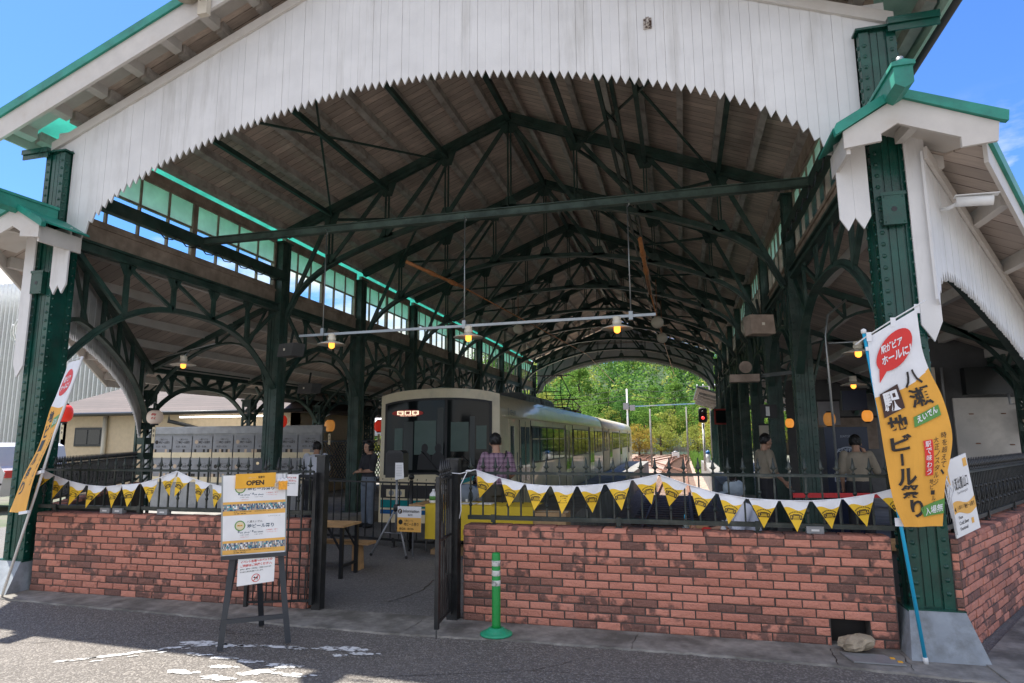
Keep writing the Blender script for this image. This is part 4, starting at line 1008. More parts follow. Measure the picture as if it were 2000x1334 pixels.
def cloth(m, f, wavev, nu=14, nv=44, mi0=0, mi1=1):
    for o in (0, -.002):
        for j in range(nv):
            for i in range(nu):
                u0, u1, v0, v1 = i/nu, (i+1)/nu, j/nv, (j+1)/nv
                wv = (wavev(u0)+wavev(u1))/2
                if v0 < wv < v1:
                    a, b_ = wavev(u0), wavev(u1); a = min(max(a, v0), v1); b_ = min(max(b_, v0), v1)
                    m.m = mi0; n = m.V([f(u0, v0, o), f(u1, v0, o), f(u1, b_, o), f(u0, a, o)]); m.F(range(n, n+4))
                    m.m = mi1; n = m.V([f(u0, a, o), f(u1, b_, o), f(u1, v1, o), f(u0, v1, o)]); m.F(range(n, n+4))
                else:
                    m.m = mi0 if v1 <= wv else mi1; n = m.V([f(u0, v0, o), f(u1, v0, o), f(u1, v1, o), f(u0, v1, o)]); m.F(range(n, n+4))
m = M(); cloth(m, ban, lambda u: .335-.045*math.sin(math.pi*(u*1.0+.05))+.0-.06*u+.07*math.sin(math.pi*u)*1.0)
sc_ = m.build('banner_cloth', ['cloth_white', 'cloth_orange'], bt)
# print: surface coordinates (u, 1-v)
pf = lambda u, v: ban(u, 1-v, .010); pf2 = lambda u, v: ban(u, 1-v, .014)
m = M()
m.m = 0   # speech bubble
blob(m, pf, .47, .865, .36, .088, .02)
tri_(m, [(.16, .815), (.33, .79), (.12, .735)], pf, 0)
write(m, '駅がビア', pf2, .22, .872, .42, .045, .03, 1); write(m, 'ホールに！', pf2, .22, .815, .56, .045, .03, 1)
quad_(m, [(.08, .68), (.42, .70), (.42, .58), (.08, .555)], pf, 3); write(m, '駅', pf2, .11, .578, .28, .10, .035, 1)
for ch, v, h in (('地', .465, .088), ('ビ', .375, .078)): write(m, ch, pf, .11, v, .31, h, .035, 2)
rect(m, pf, .235, .30, .275, .36, 2, 2)
write(m, 'ル', pf, .15, .20, .32, .085, .035, 2); write(m, '祭', pf, .18, .135, .34, .068, .02, 2); write(m, 'り', pf, .30, .045, .27, .085, .03, 2)
write(m, '八', pf, .52, .665, .30, .075, .02, 2); write(m, '瀬', pf, .52, .565, .34, .09, .02, 2)
quad_(m, [(.48, .475), (.50, .525), (.90, .555), (.90, .505)], pf, 4)
vs_ = lambda u, v: pf2(u, v+(u-.5)*.09)
write(m, 'えいでん', vs_, .535, .488, .33, .032, .03, 1)
quad_(m, [(.56, .405), (.70, .405), (.76, .235), (.62, .235)], pf, 5)
for k, ch in enumerate('駅で味わう'): write(m, ch, pf2, .59+.011*k, .372-.033*k, .085, .028, .01, 1)
for k, ch in enumerate('大正ノスタルジ'): write(m, ch, pf, .72+.012*k, .385-.033*k, .075, .027, .005, 2)
for k, ch in enumerate('時を超えて、'): write(m, ch, pf, .84+.006*k, .40-.034*k, .075, .028, .005, 2)
for k, ch in enumerate('地ビール。'): write(m, ch, pf, .71+.016*k, .195-.026*k, .07, .022, .005, 2)
quad_(m, [(.55, .045), (.50, .088), (1.0, .125), (1.0, .058)], pf, 4)
write(m, '入場無', lambda u, v: pf2(u, v+(u-.6)*.05), .60, .05, .37, .036, .01, 1)
m.build('banner_print', ['sign_red', 'cloth_white', 'print_black', 'print_brown', 'print_green', 'sign_red'], sc_)
m = M(); m.tube([(1.625, 5.47, .02), (1.52, 5.44, 1.2), (1.40, 5.41, 2.41)], .013, 10); m.build('pole', 'cyan_pole', bt)
m = M(); m.tube([(1.627, 5.47, -.002), (1.624, 5.47, .045)], .017, 10); m.lathe([(.012, 0), (.02, .004), (.02, .03), (.006, .04)], (1.40, 5.41, 2.405), 10); m.build('pole_end', 'white_plastic', bt)
m = M(); m.tube([(1.33, 5.40, 2.32), (1.42, 5.40, 2.385), (1.60, 5.38, 2.50), (1.83, 5.36, 2.635)], .006, 6); m.build('cross_rod', 'white_plastic', bt)
m = M()
for a, z in ((1.425, 2.37), (1.60, 2.475), (1.77, 2.57)): m.bx(a-.018, a+.018, 5.372, 5.376, z-.03, z+.04)
m.bx(1.40, 1.50, 5.395, 5.40, 2.27, 2.30); m.bx(1.50, 1.60, 5.43, 5.435, .96, 1.02); m.build('loop', 'cloth_white', bt)

# left banner, seen nearly edge-on
Lf = [(-6.60, 2.49, 5.60), (-6.73, 2.11, 5.60), (-6.80, 1.95, 5.60), (-6.91, 1.58, 5.60), (-7.09, 1.24, 5.60), (-7.23, .85, 5.60)]
Rf = [(-6.08, 2.47, 5.30), (-6.18, 2.19, 5.30), (-6.27, 1.97, 5.30), (-6.39, 1.63, 5.30), (-6.54, 1.26, 5.30), (-6.62, .89, 5.30)]
def pv(tab, v):
    return Vector([smooth_interp([(i/5, p[k]) for i, p in enumerate(tab)], v) for k in (0, 2, 1)])
def banl(u, v, o=0):
    p = pv(Lf, v)*(1-u)+pv(Rf, v)*u
    return p+Vector((.5, -.85, 0))*(.02*math.sin(6*v+3*u)+o)
bl = T('nobori_banner', 'festival banner on a white pole leaning by the left green column, seen almost edge on', 'banner', (-6.79, 5.3, 0))
m = M(); cloth(m, banl, lambda u: .34+.05*math.sin(2.2*u), 8, 30); lc = m.build('banner_cloth', ['cloth_white', 'cloth_orange'], bl)
pl_ = lambda u, v: banl(u, 1-v, .004); pl2 = lambda u, v: banl(u, 1-v, .007)
m = M(); blob(m, pl_, .47, .86, .33, .09, 0)
write(m, '駅がビア', pl2, .25, .87, .42, .04, .03, 1); write(m, 'ホールに！', pl2, .22, .82, .5, .04, .03, 1)
for k, ch in enumerate('地ビール祭り'): write(m, ch, pl_, .12, .52-.085*k, .3, .075, .03, 2)
poly(m, [(.5, .48), (.5, .54), (.92, .56), (.92, .50)], pl_, 3); write(m, 'えいでん', pl2, .54, .50, .34, .035, .03, 1)
for k, ch in enumerate('大正ノスタルジ'): write(m, ch, pl_, .78, .42-.045*k, .09, .036, .01, 2)
m.build('banner_print', ['sign_red', 'cloth_white', 'print_black', 'print_green'], lc)
m = M(); m.tube([(-7.0, 5.44, 0), (-6.55, 5.36, 1.2), (-6.36, 5.31, 1.68), (-6.06, 5.29, 2.50)], .013, 10); m.build('pole', 'white_plastic', bl)
m = M(); m.tube([(-6.62, 5.61, 2.50), (-6.06, 5.29, 2.50)], .006, 6); m.build('cross_rod', 'white_plastic', bl)
m = M(); m.bar((-6.72, 5.32, .88), (-6.58, 5.30, .90), .03, .03); m.bar((-6.56, 5.33, 1.29), (-6.45, 5.30, 1.31), .03, .03); m.build('loop', 'cloth_white', bl)

# ================================================================== EASEL WITH POSTERS
E0 = Vector((-3.54, 4.52, 0)); ED = Vector((.8, .6, 0)); EN = Vector((.6, -.8, 0))
def ef(off): return lambda u, v: E0+ED*u+Vector((0, 0, v))+EN*(off+.06*0-(v)*.02)
es = T('easel', 'dark wooden easel holding a tall festival poster in front of the left brick wall', 'easel', (-3.3, 4.7, 0))
def eb(name, p, q, w_, off0=0, off1=0, th=.02):
    m = M(); a = ef(off0)(*p); b_ = ef(off1)(*q); m.bar(a, b_, w_, th, tuple(EN)); 
    return m.build(name, 'black_wood', es)
eb('leg', (-.012, 0), (.045, .75), .045); eb('leg', (.49, .0), (.395, .76), .045)
eb('crossbar', (.005, .21), (.46, .21), .035, .004, .004)
eb('leg', (-.02, 0), (.07, .74), .045, -.62, -.06); eb('leg', (.30, 0), (.23, .74), .045, -.62, -.06)
eb('ledge', (-.045, .70), (.445, .70), .03, .03, .03, .06)
eb('mast', (.19, .70), (.19, 1.46), .07, -.02, -.02)
m = M(); a = ef(.0)(.19, 1.40); m.bar(ef(.0)(.155, 1.42), ef(.0)(.225, 1.42), .10, .012, tuple(EN)); m.build('head_block', 'black_wood', es)
m = M(); n = m.V([ef(.008)(.19+.012*math.cos(k*.5236), 1.43+.012*math.sin(k*.5236)) for k in range(12)]); m.F(range(n, n+12)); m.build('brass_stud', mat('brass', (.6, .48, .3), .4, metal=.8), es)
# poster board
bd = T('poster_board', 'tall white festival poster with round green crest, printed twice, on the easel', 'poster', tuple(E0+ED*.2+Vector((0, 0, .72))))
PU, PV, PW, PH = -.045, .685, .485, .665
m = M(); a = ef(.025); m.prism([a(PU, PV), a(PU+PW, PV+.012), a(PU+PW-.015, PV+PH), a(PU-.03, PV+PH-.01)], EN*.012); m.build('board', 'galvanised', bd)
F1 = ef(.0375)
def pb(u, v): return F1(PU+.012-.03*v*1.0+u*(PW-.02+.01*v), PV+.01+v*(PH-.025)+u*.006)
def pb2(u, v): return pb(u, v)+EN*.0012
def pb3(u, v): return pb(u, v)+EN*.0024
m = M(); rect(m, pb, 0, 0, 1, 1, 0, 4); m.build('sheet', 'paper_white', bd)
m = M()
rd = random.Random(3)
def crest(cu, cv, r):
    for rr, mi, f in ((r, 2, pb2), (r*.80, 1, pb3)):
        m.m = mi; n = m.V([f(cu+rr*math.cos(a*.2618), cv+rr*.74*math.sin(a*.2618)) for a in range(24)]); m.F(range(n, n+24))
    rect(m, lambda u, v: pb3(u, v)+EN*.001, cu-r*.5, cv-.006, cu+r*.5, cv+.012, 5); write(m, '地ビール', lambda u, v: pb3(u, v)+EN*.002, cu-r*.42, cv-.002, r*.8, .01, .02, 4)
def half(v0, sc=1.0):
    rect(m, pb2, 0, v0+.02, 1, v0+.075, 5); rect(m, pb2, 0, v0+.155, 1, v0+.185, 5)
    x = 0                       # strip of small photographs: blocks of sky, awning, tram and crowd colours
    while x < .99:
        w_ = rd.uniform(.07, .17); x1 = min(1, x+w_)
        for q in range(7):
            a = x+(x1-x)*q/7; b_ = x+(x1-x)*(q+1)/7
            for r_ in range(4):
                rect(m, pb3, a, v0+.075+.02*r_, b_, v0+.095+.02*r_, rd.choice([6, 6, 7, 8, 9, 0, 7]))
        x = x1
    write(m, '会場 八瀬比叡山口駅', pb3, .17, v0+.055, .28, .012, .01, 4); write(m, '主催 電鉄', pb3, .17, v0+.032, .20, .012, .01, 4); write(m, '営業時間 出店一覧はこちら', pb3, .5, v0+.055, .36, .011, 0, 4)
def head(v0):
    crest(.27, v0+.30+.06, .085)
    write(m, '八瀬えいでん', pb2, .38, v0+.39, .25, .028, 0, 4); write(m, '地ビール祭り', pb2, .385, v0+.325, .43, .050, .02, 10)
    write(m, '8', pb2, .235, v0+.275, .03, .024, .02, 10); write(m, '25 (Fri)', pb2, .27, v0+.262, .15, .020, .02, 10); write(m, '・8', pb2, .43, v0+.275, .055, .024, .02, 10); write(m, '26 (Sat)', pb2, .49, v0+.262, .15, .020, .02, 10)
    write(m, '11:00〜20:00', pb2, .27, v0+.24, .14, .010, 0, 4); write(m, '11:00〜20:00', pb2, .50, v0+.24, .13, .010, 0, 4)
    write(m, '〈荒天中止〉', pb2, .28, v0+.215, .13, .010, 0, 3); write(m, '入場無料・駅で', pb2, .68, v0+.285, .2, .014, 0, 3); write(m, '＼リアルエール／', pb2, .68, v0+.258, .2, .016, 0, 3)
half(.02); head(.02); half(.49); head(.49-.02+.01)
write(m, 'エクスペリエンス', pb2, .72, .475, .2, .013, 0, 4)
m.build('print', ['paper_white', 'print_cream', 'print_green', 'print_red', 'print_black', 'print_orange', 'print_navy', 'print_grey', flat('print_teal', (.1, .35, .38)), flat('print_tan', (.55, .42, .3)), flat('print_ink', (.02, .07, .12))], bd)
# OPEN plate
op = T('open_plate', 'yellow OPEN plate hung over the top of the poster', 'sign', tuple(E0+ED*.15+Vector((0, 0, 1.28))))
F2 = ef(.048); of = lambda u, v: F2(.03+u*.305, 1.232+v*.115+u*.008)
m = M(); m.prism([of(0, 0), of(1, 0), of(1, 1), of(0, 1)], EN*.004); m.build('plate', 'sign_orange', op)
m = M(); of2 = lambda u, v: of(u, v)+EN*.006
write(m, 'OPEN', of2, .27, .18, .44, .34, .035, 0); write(m, '営業中', of2, .56, .64, .16, .17, .01, 0); write(m, '八瀬えいでん', of2, .30, .66, .2, .11, 0, 1)
m.build('lettering', ['print_black', 'print_cream'], op)
# glittery beer mug charm
bm_ = T('beer_mug_charm', 'little orange beer mug charm hanging at the corner of the poster', 'ornament', tuple(ef(.06)(.40, 1.27)))
m = M(); F3 = ef(.055); cu, cv = .392, 1.255
m.prism([F3(cu-.032, cv-.04), F3(cu+.034, cv-.04), F3(cu+.036, cv+.03), F3(cu-.034, cv+.03)], EN*.02); m.build('beer', mat('amber', (.85, .36, .02), .3, var=.2, vs=60), bm_)
m = M()
for k in range(9): m.ball(tuple(F3(cu-.036+.009*k, cv+.036+.006*math.sin(k*2))+EN*.01), .012, 7, 5)
m.build('foam', 'paper_white', bm_)
m = M(); m.tube([F3(cu-.034, cv+.018)+EN*.01, F3(cu-.058, cv+.012)+EN*.01, F3(cu-.06, cv-.018)+EN*.01, F3(cu-.034, cv-.028)+EN*.01], .006, 6); m.build('handle', mat('pale_handle', (.75, .6, .4), .3), bm_)
m = M(); m.tube([F3(cu, cv+.045)+EN*.01, F3(cu-.004, cv+.11)], .002, 4); m.build('cord', 'print_black', bm_)

def no_pets(lab, fn, W, H, nrm):
    """white notice in red and black about pets; fn(u in m, v in m)"""
    t_ = T('pet_notice', lab, 'notice', tuple(fn(W/2, H/2)))
    m = M(); m.prism([fn(0, 0), fn(W, 0), fn(W, H), fn(0, H)], nrm*.004); m.build('card', 'paper_white', t_)
    g_ = lambda u, v: Vector(fn(u*W, v*H))+nrm*.0055
    g2_ = lambda u, v: Vector(fn(u*W, v*H))+nrm*.0070
    m = M(); write(m, 'イベント会場へのペットの', g_, .07, .80, .86, .10, .03, 0); write(m, 'ご同伴はご遠慮ください。', g_, .07, .66, .86, .10, .03, 0)
    write(m, '盲導犬・聴導犬・介助犬は、ご同伴いただけます', g_, .07, .555, .84, .055, .02, 1); write(m, '皆さまのご協力をお願いいたします。', g_, .07, .46, .62, .055, .02, 1)
    A = W/H; c = (.50, .22); r = .115
    m.m = 0
    def cc(rr, a): return (c[0]+rr*math.cos(a), c[1]+rr*A*math.sin(a))
    for k in range(24):
        a0, a1 = k*.2618, (k+1)*.2618; n = m.V([g_(*cc(r, a0)), g_(*cc(r, a1)), g_(*cc(r*.84, a1)), g_(*cc(r*.84, a0))]); m.F(range(n, n+4))
    # little dog silhouette
    dog = [(-.55, .05), (-.62, .25), (-.42, .32), (-.34, .5), (-.26, .3), (-.2, .15), (.35, .15), (.5, .45), (.55, .38), (.47, .0), (.42, -.5), (.28, -.5), (.27, -.15), (-.1, -.15), (-.12, -.5), (-.27, -.5), (-.3, -.02)]
    poly(m, [(c[0]+x*r*.95, c[1]+y*r*.95*A) for x, y in dog], g_, 1)
    m.m = 0; d = .10*r; n = m.V([g2_(c[0]-r*.62, c[1]-(r*.58)*A), g2_(c[0]-r*.50, c[1]-(r*.68)*A), g2_(c[0]+r*.62, c[1]+(r*.58)*A), g2_(c[0]+r*.50, c[1]+(r*.68)*A)]); m.F(range(n, n+4))
    m.build('print', ['print_red', 'print_black'], t_)
    return t_
F4 = ef(.045); no_pets('white no pets notice hanging from the easel ledge below the poster', lambda u, v: F4(.083+u, .478+v+u*.06), .275, .21, EN)
no_pets('white no pets notice tied to the iron gate beside the left gate post', lambda u, v: Vector((-3.835+u, 5.46, 1.095+v+u*.0)), .30, .20, Vector((0, -1, 0)))

# ================================================================== TRAIN
TX0, TX1, TY0 = -6.60, -3.74, 13.30
def tram():
    t_ = T('railcar', 'cream two car train with dark glass front and teal stripes at the platform', 'train', ((TX0+TX1)/2, TY0, -.9))
    ZB, ZT = -.62, 2.66
    cxm = (TX0+TX1)/2; hw = (TX1-TX0)/2
    def section(y, k=1, inset=0, zt=ZT):
        # rounded body section, x offsets from centre
        pts = [(-hw, ZB), (-hw, .3), (-hw-.0, 1.6), (-hw+.03, 2.2), (-hw+.09, 2.42), (-hw+.26, 2.59), (-hw+.6, 2.70), (0, 2.77)]
        full = pts+[(-x, z) for x, z in pts[-2::-1]]
        return [(cxm+x*k, y, ZB+(z-ZB)*(1-inset)) for x, z in full]
    def shell(y0, y1, front):
        m = M(); ys = [(y0+.0, .965, .012), (y0+.05, .985, .004), (y0+.14, 1, 0), (y1, 1, 0)] if front else [(y0, 1, 0), (y1-.14, 1, 0), (y1, .975, .01)]
        rings = [m.V(section(y, k, i_)) for y, k, i_ in ys]; n = len(section(0))
        m.smooth = True
        for a, b_ in zip(rings, rings[1:]):
            for i in range(n-1): m.F((a+i, a+i+1, b_+i+1, b_+i))
        m.smooth = False; m.F([rings[-1]+i for i in range(n)]); m.F([rings[0]+i for i in range(n)][::-1])
        return m
    b_ = shell(TY0+.02, 31.5, True).build('body', 'train_cream', t_)
    b2_ = shell(31.9, 50.5, False).build('rear_body', 'train_cream', t_)
    m = M(); m.bx(TX0+.12, TX1-.12, 31.5, 31.9, -.5, 2.35); m.build('gangway', 'train_dark', t_)
    # front glazing: big dark surround with two panes, slightly curved
    def fr(u, v, off=0):    # u -1..1, z
        x = cxm+u*hw; y = TY0+.02-.075*(1-u*u)-.03*math.sin(max(0, (2.0-v))*.6)-off
        return (x, y, v)
    def patch(name, u0, u1, zf0, zf1, mt, off, par, k=14, lab=None, rows=6):
        m = M(); m.smooth = True; m.grid(lambda a, c: fr(u0+(u1-u0)*a, zf0(u0+(u1-u0)*a)+(zf1(u0+(u1-u0)*a)-zf0(u0+(u1-u0)*a))*c, off), k, rows); return m.build(name, mt, par, lab)
    cu = lambda z: (lambda u: z)
    patch('front_mask', -.975, .975, cu(-.6), lambda u: 2.72-.15*abs(u)**3, 'train_cream', 0, t_)
    top = lambda u: 2.52-.10*u*u-.06*abs(u)**6; bot = lambda u: .86+.03*u
    sur = patch('windscreen_surround', -.90, .86, lambda u: bot(u)-(.08 if u > .1 else .0), top, 'train_dark', .014, t_)
    patch('windscreen', -.86, .12, lambda u: bot(u)+.04, lambda u: top(u)-.05, 'cab_glass', .022, sur)
    patch('windscreen', .16, .82, lambda u: bot(u)+.02, lambda u: top(u)-.05, 'cab_glass', .022, sur)
    # patches on the windscreen: saloon window light painted in, partitions, silhouettes
    m = M()
    for (u0, u1, z0, z1) in ((-.72, -.58, 1.25, 1.86), (-.38, -.02, 1.28, 2.02), (.22, .5, 1.35, 1.98), (.62, .78, 1.4, 1.9)): m.grid(lambda a, c: fr(u0+(u1-u0)*a, z0+(z1-z0)*c, .026), 3, 2)
    m.build('saloon_light_patch', flat('saloon_light', (.10, .15, .135), .25, spec=.2), sur)
    m = M()
    for (u0, u1, z0, z1) in ((-.56, -.40, .95, 2.0), (.0, .10, .95, 2.3), (.52, .60, 1.0, 2.1)): m.grid(lambda a, c: fr(u0+(u1-u0)*a, z0+(z1-z0)*c, .028), 3, 2)
    m.build('cab_partition', flat('cab_grey', (.045, .055, .055), .4), sur)
    m = M()   # seated silhouettes seen through the cab
    for cxu in (-.20, .02):
        for k in range(16):
            a0, a1 = k*math.pi/8, (k+1)*math.pi/8; n = m.V([fr(cxu, 1.42, .03), fr(cxu+.055*math.cos(a0), 1.42+.10*math.sin(a0), .03), fr(cxu+.055*math.cos(a1), 1.42+.10*math.sin(a1), .03)]); m.F((n, n+1, n+2))
        n = m.V([fr(cxu-.12, .96, .03), fr(cxu+.12, .96, .03), fr(cxu+.10, 1.26, .03), fr(cxu+.03, 1.34, .03), fr(cxu-.03, 1.34, .03), fr(cxu-.10, 1.26, .03)]); m.F(range(n, n+6))
    m.build('seated_silhouette', 'train_dark', sur)
    # destination box
    fnl = lambda u, v: Vector(fr(u, v, .034)); fnl2 = lambda u, v: Vector(fr(u, v, .037))
    m = M(); m.m = 0
    n = m.V([fnl(-.50+(.27*math.cos(a)+(.10 if math.cos(a) > 0 else -.10)*0), 2.19+.075*math.sin(a)) for a in [k*math.pi/12 for k in range(24)]]); m.F(range(n, n+24))
    for k, ch in enumerate('留置車'): rect(m, fnl2, -.68+.13*k, 2.155, -.57+.13*k, 2.24, 1); write(m, ch, lambda u, v: Vector(fr(u, v, .040)), -.665+.13*k, 2.165, .08, .065, .03, 2)
    write(m, 'Out of Service', fnl2, -.63, 2.125, .28, .024, .02, 1)
    m.build('destination_sign', ['print_red', 'led_glow', 'print_red'], t_)
    # stripes: teal sweep and blue band
    m = M(); fs_ = lambda u, v: Vector(fr(u, v, .014))
    rect(m, fs_, -.94, .13, .94, .30, 0, 14); rect(m, fs_, -.94, .0, .94, .09, 1, 14)
    quad_(m, [(.34, .64), (.80, .84), (.60, .84), (.12, .64)], fs_, 0); quad_(m, [(.80, .72), (.94, .72), (.94, .84), (.80, .84)], fs_, 0, 3); quad_(m, [(.52, .64), (.94, .80), (.94, .69), (.70, .64)], fs_, 1)
    m.build('front_stripe', ['train_teal', 'train_blue'], t_)
    m = M(); rect(m, fs_, -.94, .34, .94, .62, 0, 14); m.build('bumper_panel', 'train_dark', t_)
    for u in (-.68, .68):
        m = M(); m.grid(lambda a, c: fr(u-.16+.32*a, .37+.16*c, .022), 3, 2); f_ = m.build('headlamp_housing', 'train_cream', t_)
        for d in (-.07, .07):
            m = M(); n = m.V([Vector(fr(u+d+.045*math.cos(k*.5236), .45+.06*math.sin(k*.5236), .028)) for k in range(12)]); m.F(range(n, n+12)); m.build('headlight', 'steel_grey', f_)
    m = M(); a, c = fr(-.84, .95, .03), fr(-.66, .95, .03); rect(m, lambda u, v: Vector(fr(u, v, .032)), -.84, .95, -.68, 1.13, 0); write(m, 'ワンマン', lambda u, v: Vector(fr(u, v, .035)), -.82, .99, .12, .10, .02, 1); m.build('one_man_card', ['paper_white', 'print_navy'], t_)
    m = M(); m.tube([Vector(fr(.02, .95, .04)), Vector(fr(-.25, 1.35, .045))], .012, 5); m.tube([Vector(fr(.7, .92, .04)), Vector(fr(.4, 1.25, .045))], .012, 5); m.build('wiper', 'black_plastic', t_)
    # side on the platform side (x = TX1)
    X = TX1+.004
    def side(name, y0, y1, z0, z1, mt, off=.0, par=t_, lab=None):
        m = M(); m.bx(X-.02, X+off, y0, y1, z0, z1); return m.build(name, mt, par, lab)
    side('cab_door', 13.95, 14.45, -.35, 2.05, 'train_cream', .006); side('cab_door_window', 14.05, 14.35, .95, 1.9, 'train_glass_dark', .012)
    m = M()
    for y in (13.9, 14.52): m.tube([(X+.03, y, .5), (X+.04, y, 1.3)], .012, 6)
    m.build('grab_rail', 'galvanised', t_)
    def window(y0, y1, z0=.98, z1=1.94):
        f_ = side('window', y0, y1, z0, z1, 'train_dark', .006)
        m = M(); m.bx(X-.01, X+.014, y0+.04, y1-.04, z0+.04, z1-.04); m.build('pane', 'train_glass_dark', f_)
        m = M(); m.bx(X, X+.018, y0+.04, y1-.04, (z0+z1)/2+.13, (z0+z1)/2+.155); m.build('sash', 'train_cream', f_)
    def door(y0, y1):
        d_ = side('door', y0, y1, -.45, 2.05, 'train_cream', .008)
        mid = (y0+y1)/2
        for a, c in ((y0+.10, mid-.06), (mid+.06, y1-.10)):
            m = M(); m.bx(X, X+.016, a, c, .60, 1.90); m.build('door_window', 'train_glass_dark', d_)
        m = M(); m.bx(X, X+.012, mid-.01, mid+.01, -.42, 2.03); m.bx(X, X+.012, y0-.012, y0, -.45, 2.06); m.bx(X, X+.012, y1, y1+.012, -.45, 2.06); m.build('door_seal', 'rubber', d_)
    door(14.9, 16.0)
    for a in (16.2, 17.15, 18.1, 19.05, 20.0): window(a, a+.88)
    door(21.2, 22.5)
    for a in (22.8, 23.75, 24.7, 25.65): window(a, a+.88)
    door(27.0, 28.3)
    for a in (28.6, 29.6, 30.5): window(a, a+.8)
    for a in (32.3, 33.3): window(a, a+.8)
    door(34.6, 35.9)
    for a in (36.2, 37.2, 38.2, 39.2): window(a, a+.88)
    door(40.6, 41.9)
    for a in (42.2, 43.2, 44.2, 45.2): window(a, a+.88)
    door(46.6, 47.8); window(48.3, 49.1)
    side('waist_stripe', 13.6, 31.45, -.30, -.18, 'train_teal', .004); side('waist_stripe', 31.95, 50.4, -.30, -.18, 'train_teal', .004)
    m = M(); m.bx(X-.03, X+.035, 13.5, 31.5, 2.10, 2.13); m.bx(X-.03, X+.035, 31.95, 50.4, 2.10, 2.13); m.build('rain_gutter', 'train_cream', t_)
    m = M(); sf = lambda u, v: Vector((X+.003, u, v)); write(m, 'KEIHAN', sf, 14.0, 2.16, .55, .10, .0, 0); rect(m, sf, 13.85, 2.10, 13.88, 2.30, 0); write(m, 'GROUP', sf, 14.25, 2.11, .25, .035, 0, 0); m.build('lettering', 'print_navy', t_)
    m = M(); m.bx(X, X+.05, 13.72, 13.80, 1.18, 1.34); sg = m.build('door_light', 'train_cream', t_); m = M(); m.ball((X+.05, 13.76, 1.30), .025, 8, 6); m.build('lamp', 'yellow_lamp', sg)
    for y in (16.1, 22.65, 26.8, 34.45, 40.45, 46.45):
        m = M(); m.bx(X-.01, X+.003, y, y+.012, -.55, 2.08); m.build('panel_seam', 'train_dark', t_)
    m = M(); m.bx(X-.02, X+.012, 13.6, 31.45, -.52, -.47); m.build('skirt_edge', 'train_dark', t_)
    m = M(); m.bx(cxm-.14, cxm+.14, TY0-.45, TY0, -.55, -.38); m.bx(cxm-.06, cxm+.06, TY0-.55, TY0-.45, -.60, -.33); m.build('coupler', 'train_underside', t_)
    # underside, wheels, skirts
    m = M(); m.bx(TX0+.15, TX1-.15, 13.6, 50, -.85, -.6); m.build('underframe', 'train_underside', t_)
    for y in (15.4, 17.2, 27.8, 29.6, 34, 35.8, 46.6, 48.4):
        m = M(); o = M(); o.lathe([(.40, 0), (.43, .02), (.37, .06), (.36, .13)], (0, 0, 0), 20)
        for sx in (-1, 1): m.add(o, lambda p, sx=sx, y=y: (cxm+sx*(.55+p[2]), y+p[0], -.66+p[1]))
        m.bar((cxm-.6, y, -.66), (cxm+.6, y, -.66), .12); m.build('wheelset', 'train_underside', t_)
    # roof: air conditioners and pantographs
    for (y0, y1) in ((18.4, 20.6), (20.9, 22.7)):
        m = M(); m.prism([(cxm-.75, y0, 2.6), (cxm+.75, y0, 2.6), (cxm+.70, y0, 2.92), (cxm+.55, y0, 2.98), (cxm-.55, y0, 2.98), (cxm-.70, y0, 2.92)], (0, y1-y0, 0)); a = m.build('air_conditioner', 'train_roof_grey', t_)
        m = M()
        for k in range(4): m.bx(cxm+.722, cxm+.735, y0+.12+k*.5, y0+.52+k*.5, 2.66, 2.86)
        m.build('grille', 'train_dark', a)
    m = M(); m.bx(cxm-.7, cxm+.7, 14.8, 17.9, 2.6, 2.70); m.bx(cxm-.5, cxm+.5, 15.2, 17.4, 2.70, 2.78); m.build('roof_box', 'train_roof_grey', t_)
    for y, up_ in ((26.5, 1.35), (29.3, .50)):
        p_ = M()
        for sy in (-.7, .7): p_.bar((cxm-.6, y+sy, 2.85), (cxm+.6, y+sy, 2.85), .05)
        for sx in (-.6, .6):
            p_.bar((cxm+sx, y-.7, 2.85), (cxm+sx, y+.7, 2.85), .05)
            for sy in (-.7, .7): p_.bar((cxm+sx, y+sy, 2.62), (cxm+sx, y+sy, 2.85), .07)
            kn = (y-1.15 if up_ > 1 else y-1.3)
            p_.bar((cxm+sx*.8, y-.5, 2.87), (cxm+sx*.9, y-1.2, 2.87+up_*.45), .035); p_.bar((cxm+sx*.9, y-1.2, 2.87+up_*.45), (cxm+sx*.6, y, 2.87+up_), .03)
            p_.bar((cxm+sx*.8, y+.5, 2.87), (cxm+sx*.9, y+1.2, 2.87+up_*.45), .035); p_.bar((cxm+sx*.9, y+1.2, 2.87+up_*.45), (cxm+sx*.6, y, 2.87+up_), .03)
        p_.bar((cxm-.54, y-1.2, 2.87+up_*.45), (cxm+.54, y-1.2, 2.87+up_*.45), .03); p_.bar((cxm-.54, y+1.2, 2.87+up_*.45), (cxm+.54, y+1.2, 2.87+up_*.45), .03)
        p_.path([(cxm-.95, y, 2.80+up_), (cxm-.75, y, 2.90+up_), (cxm+.75, y, 2.90+up_), (cxm+.95, y, 2.80+up_)], .10, .03, (0, 1, 0)); p_.bar((cxm-.6, y+.2, 2.9+up_), (cxm+.6, y+.2, 2.9+up_), .05)
        p_.build('pantograph', 'rust' if up_ < 1 else 'train_dark', t_)
    m = M()
    for sx in (-.45, .45): m.bar((cxm+sx, 24.6, 2.72), (cxm+sx, 31.0, 2.72), .05)
    for k in range(9): m.bar((cxm-.6, 24.6+k*.8, 2.70), (cxm+.6, 24.6+k*.8, 2.70), .06)
    m.build('roof_walkway', 'rust', t_)
    return t_
mat('cab_glass', (.010, .013, .014), .06, var=.02, spec=.22)
mat('train_glass_dark', (.016, .02, .021), .04, var=.02, spec=.5)
tram()

